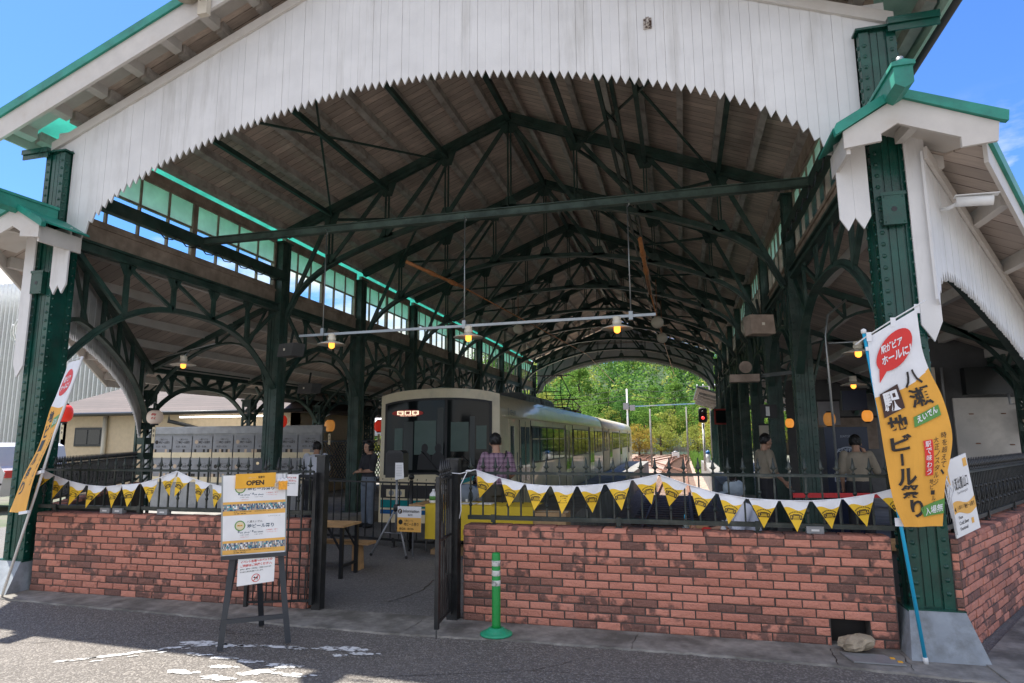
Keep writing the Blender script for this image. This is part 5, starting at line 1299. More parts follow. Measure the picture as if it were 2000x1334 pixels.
# ================================================================== TRACKS
for xc, lab in ((-5.21, 'track'), (-.5, 'track')):
    m = M()
    for sx in (-.72, .72):
        m.bx(xc+sx-.035, xc+sx+.035, 12.4, 110, -.93, -.90); m.bx(xc+sx-.01, xc+sx+.01, 12.4, 110, -1.02, -.93); m.bx(xc+sx-.06, xc+sx+.06, 12.4, 110, -1.03, -1.02)
    t_ = T('railway_track', 'rusty track under the cream train' if xc < -3 else 'rusty track running out through the far arch into the yard', 'railway track', (xc, 12.4, -1.0))
    m.build('rails', 'rust', t_)
    m = M()
    for k in range(100): m.bx(xc-1.15, xc+1.15, 12.8+k*.62*(1+k*.005), 13.02+k*.62*(1+k*.005), -1.10, -1.03)
    m.build('sleepers', 'sleeper', t_)
t_ = T('railway_track', 'curving crossover rails in the sunlit yard', 'railway track', (-3, 55, -1))
m = M()
for off in (-.72, .72):
    for f in (lambda q: (-5.2+4.7*(q**1.5)+off, 52+44*q), lambda q: (-.5-6.5*q+off, 50+40*q), lambda q: (-5.2-9*q*q+off, 60+46*q), lambda q: (-.5+3.5*q*q+off, 62+44*q)):
        m.path([(f(i/12)[0], f(i/12)[1], -.90) for i in range(13)], .08, .13, (1, 0, 0))
m.build('rails', 'rust', t_)

# ================================================================== OVERHEAD LINE inside the shed
cw = T('overhead_wire', 'orange brown overhead wire with rope bound insulators hanging at left under the roof', 'cable', (-4.6, 10.4, 4.75))
m = M(); m.tube([(-4.66, 10.3, 4.78), (-4.0, 11.6, 4.55)], .032, 10); m.tube([(-4.0, 11.6, 4.55), (-3.3, 23.5, 4.72), (-3.9, 40, 5.0)], .012, 6); m.build('wire', 'insulator_orange', cw)
for f in (.42, .78):
    m = M(); c0 = Vector((-4.66, 10.3, 4.78)).lerp(Vector((-4.0, 11.6, 4.55)), f)
    for k in range(5): c_ = c0+Vector((.02, .045, -.008))*(k-2); m.ball(tuple(c_), .05-.004*abs(k-2), 8, 5)
    m.build('rope_binding', 'insulator_orange', cw)
cw = T('overhead_wire', 'orange brown overhead wire with rope bound insulators hanging right of centre under the roof', 'cable', (-.5, 10.4, 4.8))
m = M(); m.tube([(-.52, 10.3, 4.85), (-.46, 12.2, 4.35)], .035, 10); m.tube([(-.46, 12.2, 4.35), (-.36, 22, 4.5), (-.23, 34, 4.85)], .014, 6); m.build('wire', 'insulator_orange', cw)
for f in (.25, .55):
    m = M(); c0 = Vector((-.52, 10.3, 4.85)).lerp(Vector((-.46, 12.2, 4.35)), f)
    for k in range(5): c_ = c0+Vector((.002, .04, -.012))*(k-2); m.ball(tuple(c_), .055-.004*abs(k-2), 8, 5)
    m.build('rope_binding', 'insulator_orange', cw)
for x, y, z in ((-4.15, 16.5, 4.55), (-.42, 14.6, 4.2), (-.38, 17.0, 4.2)):
    ins = T('disc_insulator', 'pale round disc insulator high on the %s wire' % ('left' if x < -2 else 'nearer part of the right' if y < 15 else 'farther part of the right'), 'insulator', (x, y, z))
    m = M(); o = M(); o.lathe([(.03, -.05), (.12, -.03), (.14, .0), (.10, .04), (.03, .06)], (0, 0, 0), 16); m.add(o, lambda p: (x+p[0], y+p[2], z+p[1])); m.build('disc', 'lantern_shade_grey' if False else 'cream_plastic', ins)
    m = M(); m.tube([(x, y, z+.12), (x, y, z+1.0)], .01, 5); m.build('hanger', 'rust', ins)

# ================================================================== LAMPS
def lamp(name='pendant_lamp', lab='', loc=(0, 0, 0), group='enamel pendant lamps'):
    r_ = T(name, lab, 'lamp', loc, group)
    m = M(); m.lathe([(.03, .13), (.055, .13), (.055, .10), (.045, .09), (.06, .075), (.06, .05), (.05, .03)], (0, 0, 0), 14); m.build('socket', 'enamel_white', r_, local=True)
    m = M(); m.lathe([(.05, .035), (.09, .018), (.18, -.012), (.205, -.024), (.203, -.029), (.09, .008), (.045, .02)], (0, 0, 0), 22); m.build('lamp_shade', 'enamel_white', r_, local=True)
    m = M(); m.lathe([(.02, .02), (.040, 0), (.043, -.04), (.038, -.066), (.018, -.082), (.002, -.086)], (0, 0, 0), 14); m.build('bulb', 'bulb_glow', r_, local=True)
    return r_
lr = T('lamp_rail', 'long pale metal bar hung on three rods across the first bay, carrying lamps', 'lamp rail', (-2.8, 8.15, 3.15))
m = M(); m.bar((-5.36, 8.15, 3.125), (-.25, 8.15, 3.165), .035, .035); m.build('bar', 'galvanised', lr)
for x, zt in ((-4.98, 4.68), (-2.81, 4.68), (-.56, 4.68)):
    m = M(); m.tube([(x, 8.15, 3.15), (x, 8.15, zt)], .009, 6); m.bx(x-.025, x+.025, 8.12, 8.18, 3.11, 3.22); m.tube([(x, 8.15, zt-.06), (x+.03, 8.13, zt-.03), (x, 8.12, zt+.03)], .008, 5); m.build('hanging_rod', 'galvanised', lr)
l0 = lamp(lab='enamel pendant lamp at the left end of the hanging bar', loc=(-4.83, 8.15, 3.00))
dup(l0, (-2.75, 8.15, 3.01), lab='enamel pendant lamp in the middle of the hanging bar')
dup(l0, (-.74, 8.15, 3.03), lab='enamel pendant lamp at the right end of the hanging bar')
dup(l0, (-8.05, 8.9, 2.90), lab='enamel pendant lamp alone under the left side roof')
dup(l0, (2.32, 9.3, 2.74), lab='enamel pendant lamp beside the big banner under the right side roof')
for k, (x, y, z) in enumerate([(2.35, 13.5, 2.62), (4.35, 12.5, 2.72), (2.85, 11.9, 2.50), (2.4, 17.5, 2.6), (2.45, 21, 2.55)]):
    dup(l0, (x, y, z), lab=['enamel pendant lamp seen just left of the second green column on the right', 'enamel pendant lamp seen behind the right edge of the big banner', 'enamel pendant lamp by the thin pipe left of the big banner', 'small distant enamel lamp behind the third column on the right', 'farthest small enamel lamp down the right side roof'][k])
m = M()
pr = T('pipe_rail', 'thin grey pipe with a lamp arm under the left side roof', 'pipe', (-8, 8.9, 3.1)); m.tube([(-9.6, 9.9, 3.15), (-7.2, 8.6, 3.16)], .012, 6); m.tube([(-8.05, 8.9, 3.02), (-8.05, 9.06, 3.16)], .01, 6); m.build('pipe', 'galvanised', pr)
pr = T('pipe_rail', 'thin pale upright pipe left of the big banner', 'pipe', (1.98, 10.0, 0)); m = M(); m.tube([(2.02, 9.6, 0), (2.0, 9.6, 3.0), (2.05, 9.6, 3.3), (2.3, 9.6, 3.5)], .016, 8); m.tube([(2.0, 9.45, 2.88), (3.3, 9.45, 2.9)], .014, 6); m.build('pipe', 'galvanised', pr)

def lantern(lab, loc, mt, rx=.15, hz=.13, bracket=True, tag=False, group='paper lanterns'):
    r_ = T('paper_lantern', lab, 'lantern', loc, group)
    m = M(); prof = []
    K = 22
    for i in range(K+1):
        a = math.pi*i/K; rr = rx*(math.sin(a)**.55 if 0 < i < K else .45); rr = max(rr, rx*.45)+(.004 if i % 2 else 0); prof.append((rr, -hz*math.cos(a)))
    m.lathe(prof, (0, 0, 0), 20); m.build('paper_shade', mt, r_, local=True)
    for z_ in (hz, -hz-.025): m = M(); m.lathe([(rx*.5, z_), (rx*.5, z_+.025)], (0, 0, 0), 16); m.build('ring', 'black_plastic', r_, local=True)
    if bracket:
        m = M(); m.tube([(0, 0, hz+.02), (0, 0, hz+.08), (.03, 0, hz+.12), (-.02, 0, hz+.16), (-.12, 0, hz+.10)], .010, 6); m.build('hook', 'steel_grey', r_, local=True)
    if tag:
        m = M(); m.bx(-.035, .035, -.004, .004, -hz-.36, -hz-.06); g_ = m.build('name_tag', 'print_cream', r_, local=True)
        m = M(); write(m, '祭', lambda u, v: Vector((u, -.006, v)), -.022, -hz-.16, .044, .06, .01, 0); write(m, '参', lambda u, v: Vector((u, -.006, v)), -.022, -hz-.25, .044, .06, .01, 0); m.build('writing', 'print_black', g_, local=True)
    return r_
la = lantern('white paper lantern with red writing on the left side post', (-9.6, 10.0, 2.06), 'lantern_white', .14, .125, tag=True)
m = M(); write(m, '祭', lambda u, v: Vector((.14*math.sin(u)*1.01, -.14*math.cos(u)*1.01, v)), .25, -.05, .7, .12, .02, 0); m.build('writing', 'print_red', la, local=True)
lantern('large red paper lantern behind the left banner', (-12.5, 10.6, 2.2), 'lantern_red', .17, .18, tag=True)
lantern('red paper lantern half hidden by the second left column', (-8.0, 11.6, 2.0), 'lantern_red', .14, .13)
lantern('dull amber paper lantern before the white tent', (-9.45, 16.0, 2.0), 'lantern_amber', .14, .16, tag=True)
lantern('small red paper lantern next to the train front', (-8.05, 16.2, 1.98), 'lantern_red', .13, .15, tag=True)
lantern('small amber lantern above the staff in a beige shirt', (2.35, 15.5, 1.92), 'lantern_glow', .09, .10, False)
lantern('amber lantern near the dark blue vending machine', (2.62, 12.8, 1.93), 'lantern_amber', .10, .12, False)
lantern('glowing amber lantern left of the big banner above the machine', (3.25, 12.8, 1.98), 'lantern_glow', .09, .10, False)

# speakers, floodlight, cctv
def box_speaker(name, lab, c, sx, sy, sz, mt, rz=0):
    r_ = T(name, lab, 'speaker', c, rz=rz); m = M(); m.prism([(-sx/2, -sy/2, -sz/2), (sx/2, -sy/2, -sz/2), (sx/2, -sy/2*.7, sz/2), (-sx/2, -sy/2*.7, sz/2)], (0, sy, 0)); m.build('cabinet', mt, r_, local=True)
    m = M(); m.bx(-.02, .02, -sy/2-.006, -sy/2-.001, -.02, .02); m.build('badge', 'enamel_white', r_, local=True)
    m = M(); m.bar((0, 0, sz/2), (0, .05, sz/2+.25), .03); m.build('mount', 'iron_green', r_, local=True); return r_
box_speaker('box_speaker', 'brown box speaker hung from the right hand columns', (1.15, 9.6, 3.20), .34, .25, .28, 'fascia_brown', .3)
box_speaker('box_speaker', 'grey box speaker under the side girder left of the hanging lamps', (-6.35, 9.4, 3.12), .36, .25, .22, 'dark_wall', -.3)
box_speaker('box_speaker', 'grey box speaker deeper under the left side roof', (-8.0, 12.6, 2.75), .4, .3, .22, 'dark_wall', -.2)
hs_ = T('horn_speaker', 'cream horn speaker on a green arm at the right columns', 'speaker', (1.05, 11.0, 2.72)); o = M(); o.lathe([(.03, -.12), (.04, -.03), (.06, .04), (.10, .10)], (0, 0, 0), 16); m = M(); m.add(o, lambda p: (1.05+p[0], 11.0-p[2], 2.74+p[1])); m.build('horn', 'fascia_brown', hs_)
m = M(); m.bar((1.0, 11.1, 2.58), (1.9, 10.6, 2.62), .06); m.build('arm', 'iron_green', hs_); m = M(); m.bx(.80, 1.25, 10.85, 11.1, 2.50, 2.62); m.build('tray', 'fascia_brown', hs_)
cc_off = Vector((-.10, -.27, -.07))
cc_ = T('security_camera', 'white bullet security camera on the angled board wall at right', 'camera', (2.30, 6.25, 3.58))
m = M(); m.prism([(2.21, 6.26, 3.50), (2.29, 6.30, 3.50), (2.29, 6.30, 3.70), (2.21, 6.26, 3.70)], (.04, -.03, 0)); m.build('base', 'cream_plastic', cc_)
m = M(); m.tube([(2.29, 6.25, 3.585), (2.36, 6.16, 3.58), (2.41, 6.11, 3.60)], .018, 8); m.build('arm', 'white_plastic', cc_)
m = M(); m.tube([(2.38, 6.08, 3.60), (2.62, 6.02, 3.57)], .042, 12); m.path([(2.37, 6.08, 3.645), (2.66, 6.01, 3.617)], .085, .006, (.2, 1, 0)); m.build('body', 'white_plastic', cc_)
m = M(); m.tube([(2.19, 6.24, 3.95), (2.215, 6.23, 3.80), (2.20, 6.23, 3.60), (2.21, 6.24, 3.36), (2.245, 6.22, 3.33), (2.26, 6.22, 3.40), (2.26, 6.22, 3.50)], .016, 8); m.build('conduit', 'fascia_brown', cc_); cc_.location += cc_off

# ================================================================== SMALL THINGS OUTSIDE
bo = T('bollard', 'green flexible bollard with three white bands before the right brick wall', 'bollard', (-1.57, 5.41, .004))
m = M(); m.lathe([(.135, 0), (.135, .012), (.11, .020), (.095, .022), (.09, .035), (.072, .038), (.066, .052), (.05, .055)], (-1.57, 5.41, .004), 28); m.build('base', 'bollard_base', bo)
m = M(); m.lathe([(.040, .05), (.036, .08), (.036, .64), (.034, .652), (.02, .658)], (-1.57, 5.41, .004), 24); m.build('post', 'bollard_green', bo)
for z in (.595, .515, .435):
    m = M(); m.lathe([(.0368, z-.045), (.0375, z-.044), (.0375, z-.001), (.0368, z)], (-1.57, 5.41, .004), 24); m.build('reflective_band', 'reflector', bo)
st = T('stone', 'rough brown stone lying before the drain hole in the wall', 'stone', (1.2, 5.62, 0))
m = M(); rd = random.Random(5); K = 14
m.grid(lambda u, v: (0, 0, 0), 1, 1); m = M()
prof = []
for j in range(8):
    ring = []
    for i in range(K):
        a = 2*math.pi*i/K; b_ = math.pi*j/7; r_ = 1+.18*math.sin(3*a+1)+.12*math.sin(5*a+b_*3)+rd.uniform(-.07, .07)
        ring.append((1.215+.14*r_*math.sin(b_)*math.cos(a)*(1 if math.cos(a) < 0 else .9), 5.63+.08*r_*math.sin(b_)*math.sin(a), .068-.062*math.cos(b_)*(1+.1*math.sin(2*a))+.015*math.cos(a)*math.sin(b_)))
    prof.append(m.V(ring))
for a, b_ in zip(prof, prof[1:]):
    for i in range(K): m.F((a+i, a+(i+1) % K, b_+(i+1) % K, b_+i))
m.build('rock', 'stone', st)
dc = T('drain_cover', 'grey metal drain plate with yellow tabs on the kerb by the stone', 'drain cover', (1.27, 5.45, .004))
m = M(); m.prism([(1.08, 5.56, .006), (1.38, 5.56, .006), (1.47, 5.36, .006), (1.13, 5.36, .006)], (0, 0, .010)); m.build('plate', 'grate_metal', dc)
m = M(); m.bx(1.40, 1.43, 5.47, 5.50, .016, .020); m.bx(1.43, 1.46, 5.40, 5.43, .016, .020); m.build('yellow_tab', 'sign_orange', dc)
# festival board leaning on the angled wall
fb = T('festival_board', 'white station festival board standing on the coping beside the corner column', 'sign', (2.07, 5.8, .85))
A = Vector((1.995, 5.72, .845)); U = Vector((.20, .10, .075)); W_ = Vector((-.035, .03, .565))
ff = lambda o: (lambda u, v: A+U*u+W_*v+Vector((.42, -.9, 0)).normalized()*o)
m = M(); f0 = ff(0); m.prism([f0(0, 0), f0(1, 0), f0(1, 1), f0(0, 1)], Vector((.42, -.9, 0)).normalized()*-.012); m.build('panel', 'paper_white', fb)
m = M(); f1 = ff(.002); f2 = ff(.004)
K = 14
for k in range(K):
    u0, u1 = k/K, (k+1)/K; wv = lambda u, b_: b_+.035*math.sin(u*6.3+.3)
    m.m = 0; n = m.V([f1(u0, wv(u0, .27)), f1(u1, wv(u1, .27)), f1(u1, wv(u1, .42)), f1(u0, wv(u0, .42))]); m.F(range(n, n+4))
rect(m, f1, .0, .68, .14, .92, 0); rect(m, f1, .80, .84, .96, .95, 0); rect(m, f1, .70, .10, .80, .17, 0)
write(m, '八瀬比叡山口', f1, .20, .58, .66, .16, .01, 1); write(m, 'Yase-Hieizanguchi', f1, .34, .515, .46, .045, 0, 2)
write(m, '八瀬えいでん', f2, .22, .335, .42, .05, .0, 1); write(m, '地ビール祭り', f2, .52, .315, .42, .06, .01, 1); tri_(m, [(.10, .35), (.16, .385), (.16, .315)], f2, 1)
write(m, 'Yase', f1, .20, .215, .18, .042, .01, 1); write(m, 'Craft Beer', f1, .20, .14, .40, .045, .01, 1); write(m, 'Festival', f1, .20, .07, .32, .042, .01, 1)
m.build('print', ['print_orange', 'print_black', 'print_grey'], fb)
gs = T('gate_notice', 'small orange and white event card tied to the right gate leaf', 'notice', (-2.06, 5.5, 1.15))
g0_ = lambda u, v: Vector((-2.108+.035*u-.0, 5.60-.22*u, 1.0+.30*v))+Vector((-.99, -.12, 0))*0
m = M(); m.prism([g0_(0, 0), g0_(1, 0), g0_(1, 1), g0_(0, 1)], (-.006, 0, 0)); m.build('card', 'paper_white', gs)
g1_ = lambda u, v: g0_(1-u, v)+Vector((-.008, 0, 0)); g3_ = lambda u, v: g0_(1-u, v)+Vector((.002, 0, 0))
g1_ = lambda u, v: g0_(u, v)+Vector((.003, -.0005, 0)); g2_ = lambda u, v: g0_(u, v)+Vector((-.009, -.001, 0))
m = M()
for gg in (g1_, g2_):
    rect(m, gg, 0, 0, 1, .42, 0); gz = (lambda gg, q: (lambda u, v: gg(u, v)+Vector((q, 0, 0))))(gg, .002 if gg is g1_ else -.002)
    write(m, 'OPEN', gz, .15, .72, .7, .12, .02, 1); write(m, '地ビール祭り', gz, .1, .48, .8, .12, .02, 1); write(m, '入場無料', gz, .1, .18, .8, .1, .01, 1)
m.build('print', ['print_orange', 'print_black'], gs)

# ================================================================== PEOPLE
def remesh(m, voxel=.010, it=4):
    me = m.mesh('tmp', []); ob = bpy.data.objects.new('tmp', me); COL.objects.link(ob)
    r_ = ob.modifiers.new('r', 'REMESH'); r_.mode = 'VOXEL'; r_.voxel_size = voxel; r_.use_smooth_shade = True
    s_ = ob.modifiers.new('s', 'SMOOTH'); s_.factor = .5; s_.iterations = it
    bpy.context.view_layer.update()
    out = bpy.data.meshes.new_from_object(ob.evaluated_get(bpy.context.evaluated_depsgraph_get()))
    bpy.data.objects.remove(ob); bpy.data.meshes.remove(me); out.materials.clear(); return out
def loft(m, rings, n=18):
    ids = []
    for (x, y, z, rx, ry) in rings: ids.append(m.V([(x+rx*math.cos(2*math.pi*j/n), y+ry*math.sin(2*math.pi*j/n), z) for j in range(n)]))
    for a, b_ in zip(ids, ids[1:]):
        for j in range(n): m.F((a+j, a+(j+1) % n, b_+(j+1) % n, b_+j))
    m.F([ids[0]+j for j in range(n)][::-1]); m.F([ids[-1]+j for j in range(n)])
def limb(m, pts, rs):
    # tapered limb with ball joints
    for (p, q), (a, b_) in zip(zip(pts, pts[1:]), zip(rs, rs[1:])):
        p, q = Vector(p), Vector(q); m.tube([p+(q-p)*t_ for t_ in (0, .3, .7, 1)], [a, a*.98+b_*.05, a*.35+b_*.68, b_], 12)
    for p, r_ in zip(pts, rs): m.ball(tuple(p), r_*1.01, 12, 8)
STAND = dict(pelvis=(0, 0, .90), chest=(0, .0, 1.24), neck=(0, -.01, 1.40), head=(0, .02, 1.515),
    shL=(-.165, -.01, 1.345), elL=(-.215, -.02, 1.09), wrL=(-.21, .06, .86), shR=(.165, -.01, 1.345), elR=(.215, -.02, 1.09), wrR=(.21, .06, .86),
    hiL=(-.085, 0, .88), knL=(-.095, .02, .48), anL=(-.10, 0, .08), hiR=(.085, 0, .88), knR=(.095, .02, .48), anR=(.10, 0, .08))
def person(lab, loc, rz, pose=None, h=1.65, shirt='shirt_white', trousers='cloth_dark', sleeve=.55, hair='short', group=None, extra=None, fem=0, voxel=.011):
    J = dict(STAND); J.update(pose or {}); k = h/1.66
    J = {a: Vector(b_)*k for a, b_ in J.items()}
    r_ = T('person', lab, 'person', loc, group, rz=rz)
    pe, ch, ne, hd = J['pelvis'], J['chest'], J['neck'], J['head']
    def torso(m, g=0.0, lo=0.0, hi=1.0):
        wz = [(0, .155, .115), (.18, .150, .11), (.42, .128, .095), (.7, .155, .108), (.85, .172, .10), (.94, .12, .078), (1.0, .062, .055)] if not fem else [(0, .16, .115), (.18, .152, .11), (.42, .115, .088), (.7, .142, .105), (.85, .15, .09), (.94, .10, .07), (1.0, .052, .05)]
        base = pe+Vector((0, 0, -.06*k)); topp = ch+(ne-ch)*.95
        rings = []
        for f, rx, ry in wz:
            f2 = lo+(hi-lo)*f; p = base.lerp(ch, min(1, f2*1.35)) if f2 < .74 else ch.lerp(topp, (f2-.74)/.26)
            rings.append((p.x, p.y, p.z, (rx+g)*k, (ry+g)*k))
        # tilt-safe loft along the spine: rings stay horizontal enough for these poses
        loft(m, rings)
    def hand(m, wr, el, side):
        d = (wr-el).normalized(); x = d.cross(Vector((0, 1, 0.2))).normalized()*side; y = d.cross(x).normalized()
        palm = wr+d*.05*k; m.tube([wr, wr+d*.03*k, wr+d*.085*k], [.022*k, .030*k, .028*k], 8)
        for i, (o_, L) in enumerate(((-.024, .060), (-.008, .072), (.008, .068), (.024, .052))):
            a = wr+d*.08*k+y*o_*k; b_ = a+(d*.5*L+x*.012)*k; c_ = b_+(d*.35*L+x*.030)*k; m.tube([a, b_, c_], [.0095*k, .009*k, .0075*k], 6)
        a = wr+d*.025*k-y*.024*k; m.tube([a, a+(d*.030-y*.022+x*.01)*k, a+(d*.062-y*.026+x*.02)*k], [.011*k, .010*k, .008*k], 6)
    m = M(); torso(m); limb(m, [ne-Vector((0, 0, .05*k)), ne+(hd-ne)*.5], [.056*k, .052*k])
    u_ = (hd-ne).normalized()
    m.ball(tuple(hd+u_*.025*k), .083*k, 16, 12, 1.18, .93, 1.08); m.ball(tuple(hd+Vector((0, .022, -.055))*k), .058*k, 12, 8, 1.0, .95, 1.1)
    m.ball(tuple(hd+Vector((0, .098, -.012))*k), .014*k, 8, 6, 1.6); m.ball(tuple(hd+Vector((0, .078, -.055))*k), .020*k, 8, 6, .5, 1.2)
    for s in (-1, 1): m.ball(tuple(hd+Vector((s*.080, 0, -.005))*k), .022*k, 8, 6, 1.4, .4, .8)
    for s, (sh, el, wr, hi, kn, an) in ((-1, ('shL', 'elL', 'wrL', 'hiL', 'knL', 'anL')), (1, ('shR', 'elR', 'wrR', 'hiR', 'knR', 'anR'))):
        limb(m, [J[sh], J[el], J[wr]], [.050*k, .038*k, .025*k]); hand(m, J[wr], J[el], s)
        limb(m, [J[hi], J[kn], J[an]], [.082*k, .055*k, .036*k]); limb(m, [J[an]+Vector((0, -.03, -.035))*k, J[an]+Vector((0, .13, -.05))*k], [.035*k, .03*k])
    me = remesh(m, voxel*.9); me.materials.append(MATS['skin']); place('body', me, r_, local=True)
    # clothes
    m = M(); torso(m, .016)
    for sh, el, wr in (('shL', 'elL', 'wrL'), ('shR', 'elR', 'wrR')):
        e = J[sh].lerp(J[el], min(1, sleeve*1.6)) if sleeve < .62 else J[el]
        pts, rs = ([J[sh], e], [.066*k, .060*k]) if sleeve < .62 else ([J[sh], J[el], J[el].lerp(J[wr], .85)], [.066*k, .052*k, .042*k])
        limb(m, pts, rs)
    me = remesh(m, voxel*1.2, 3); me.materials.append(MATS[shirt]); place('shirt', me, r_, local=True)
    m = M(); p = J['pelvis']; loft(m, [(p.x, p.y, p.z+f*k, (a+.02)*k, (b_+.02)*k) for f, a, b_ in ((-.10, .15, .11), (0, .155, .112), (.07, .145, .106))])
    for hi, kn, an in (('hiL', 'knL', 'anL'), ('hiR', 'knR', 'anR')): limb(m, [J[hi], J[kn], J[kn].lerp(J[an], .92)], [.100*k, .075*k, .062*k])
    me = remesh(m, voxel*1.2, 3); me.materials.append(MATS[trousers]); place('trousers', me, r_, local=True)
    for an in ('anL', 'anR'):
        m = M(); limb(m, [J[an]+Vector((0, -.035, -.03))*k, J[an]+Vector((0, .14, -.048))*k], [.045*k, .036*k]); me = remesh(m, .012, 2); me.materials.append(MATS['black_plastic']); place('shoe', me, r_, local=True)
    # hair: cap of the skull, open at the face
    m = M(); c = hd+u_*.032*k; R_ = .094*k
    rd = random.Random(hash(lab) % 99)
    for j in range(10):
        for i in range(22):
            def hp(i, j):
                th = j/10*2.15; ph = 2*math.pi*i/22
                front = max(0, math.sin(ph))                     # +y is the face
                th2 = th*(1-.56*max(0, math.sin(ph)+.25)**.8/1.2); rr = R_*(1+.03*math.sin(9*ph+3*j)+.03*math.sin(5*ph+j))*(1-.10*(j/10)**3)
                return (c.x+rr*.98*math.sin(th2)*math.cos(ph), c.y-.006*k+rr*1.1*math.sin(th2)*math.sin(ph), c.z+rr*1.2*math.cos(th2))
            n = m.V([hp(i, j), hp(i+1, j), hp(i+1, j+1), hp(i, j+1)]); m.F(range(n, n+4))
    if hair == 'long':
        for q in range(11):
            a = math.pi*(1.0+q/10)
            m.tube([c+Vector((R_*.85*math.cos(a), R_*.9*math.sin(a), 0)), c+Vector((R_*1.0*math.cos(a), R_*1.0*math.sin(a), -.10*k)), c+Vector((R_*.9*math.cos(a), R_*.8*math.sin(a), -.17*k))], [.030*k, .028*k, .012*k], 6)
    if hair == 'bob':
        for q in range(11):
            a = math.pi*(.92+1.16*q/10)
            m.tube([c+Vector((R_*.85*math.cos(a), R_*.9*math.sin(a), 0)), c+Vector((R_*1.0*math.cos(a), R_*1.0*math.sin(a), -.09*k))], [.030*k, .020*k], 6)
    m.build('hair', 'hair_black', r_, local=True)
    m = M()
    for s in (-1, 1): m.ball(tuple(hd+Vector((s*.030, .083, .012))*k), .008*k, 8, 6)
    m.build('eyes', 'hair_black', r_, local=True)
    if extra: extra(r_, J, k)
    return r_
def bag(r_, J, k):
    m = M(); m.path([J['shR']+Vector((-.02, .07, .05)), J['shR']+Vector((-.03, -.01, .075)), J['shR']+Vector((-.05, -.085, .0)), J['pelvis']+Vector((-.02, -.135, .2)), J['pelvis']+Vector((-.13, -.10, .08))], .022, .006, (1, 0, 0)); m.build('bag_strap', 'black_plastic', r_, local=True)
    m = M(); m.ball(tuple(J['pelvis']+Vector((-.21, .04, .10))), .085, 12, 8, .95, .7, 1.2); m.build('shoulder_bag', 'black_plastic', r_, local=True)
person('person in a purple plaid shirt seen from behind at the yellow table', (-2.60, 9.0, 0), R(22), dict(elL=(-.25, .02, 1.10), wrL=(-.16, .24, .98), elR=(.235, .0, 1.10), wrR=(.16, .22, 1.0), head=(-.012, .03, 1.53)), 1.69, 'plaid', 'olive_trousers', extra=bag)
def cap(r_, J, k):
    c = J['head']+Vector((0, .0, .035)); m = M(); m.ball(tuple(c), .104*k, 16, 10, .92, 1, 1.1); m.grid(lambda u, v: (c.x+(u-.5)*.17, c.y+.06+.13*v*math.cos((u-.5)*1.8), c.z-.02-.03*v-.03*(u-.5)**2), 8, 4); m.grid(lambda u, v: (c.x+(u-.5)*.17, c.y+.06+.13*v*math.cos((u-.5)*1.8), c.z-.026-.03*v-.03*(u-.5)**2), 8, 4); m.build('cap', 'cap_grey', r_, local=True)
SIT = dict(pelvis=(0, 0, .50), chest=(0, .13, .80), neck=(0, .17, .95), head=(0, .22, 1.06), shL=(-.165, .14, .90), shR=(.165, .14, .90), elL=(-.22, .26, .68), elR=(.22, .26, .68), wrL=(-.12, .44, .66), wrR=(.12, .44, .66),
    hiL=(-.09, .02, .48), hiR=(.09, .02, .48), knL=(-.10, .42, .50), knR=(.10, .42, .50), anL=(-.10, .40, .08), anR=(.10, .40, .08))
person('person in a grey cap and white shirt sitting hunched just inside the right fence', (.72, 7.15, 0), R(95), SIT, 1.66, 'shirt_white', 'cloth_dark', extra=cap)
sto = T('stool', 'low dark stool under the person in a grey cap', 'stool', (.72, 7.15, 0)); m = M(); m.lathe([(.17, .38), (.17, .41), (.15, .42)], (0, 0, 0), 18); m.build('seat', 'black_plastic', sto, local=True)
for a in range(4): m = M(); m.tube([(.12*math.cos(a*1.571+.8), .12*math.sin(a*1.571+.8), .38), (.16*math.cos(a*1.571+.8), .16*math.sin(a*1.571+.8), 0)], .012, 6); m.build('leg', 'steel_grey', sto, local=True)
person('staff member in a beige short sleeved shirt standing in profile among the right columns', (1.27, 11.0, 0), R(-70), dict(elR=(.22, .02, 1.08), wrR=(.19, .18, .92), wrL=(-.2, .16, .9)), 1.68, 'shirt_beige', 'cloth_dark', sleeve=.6)
person('staff member in a beige shirt seen from behind with a hand at the face', (2.52, 10.7, 0), R(-12), dict(elR=(.26, .10, 1.10), wrR=(.13, .17, 1.36), head=(0, .06, 1.51)), 1.66, 'shirt_beige', 'cloth_dark', sleeve=.6)
person('person in a white shirt bending over beside the second left column', (-6.72, 10.9, 0), R(25), dict(chest=(0, .10, 1.22), neck=(0, .15, 1.37), head=(0, .22, 1.47), shL=(-.17, .11, 1.32), shR=(.17, .11, 1.32), elL=(-.22, .2, 1.08), elR=(.22, .2, 1.08), wrL=(-.12, .38, 1.02), wrR=(.12, .38, 1.02)), 1.64, 'shirt_white', 'cloth_dark', sleeve=.9)
person('woman in a dark dress standing left of the train front', (-5.75, 11.2, 0), R(150), dict(elL=(-.2, .06, 1.08), wrL=(.02, .2, 1.06), elR=(.2, .06, 1.08), wrR=(-.02, .2, 1.10)), 1.60, 'cloth_dark', 'cloth_grey_blue', hair='bob', fem=1)
person('person with an orange scarf standing in the sun beyond the left aisle', (-8.9, 19.5, 0), R(165), None, 1.66, 'orange_cloth', 'cloth_grey_blue', hair='bob', fem=1)
person('person in a pink top in the sun beside the train', (-8.6, 18.3, 0), R(170), None, 1.52, 'pink_cloth', 'cloth_dark', hair='bob', fem=1)
person('person sitting behind the yellow table with dark hair', (-2.95, 9.35, 0), R(195), SIT, 1.6, 'shirt_white', 'cloth_dark', hair='bob', fem=1)
ch_ = T('folding_chair', 'blue folding chair behind the yellow table', 'chair', (-2.98, 9.45, 0))
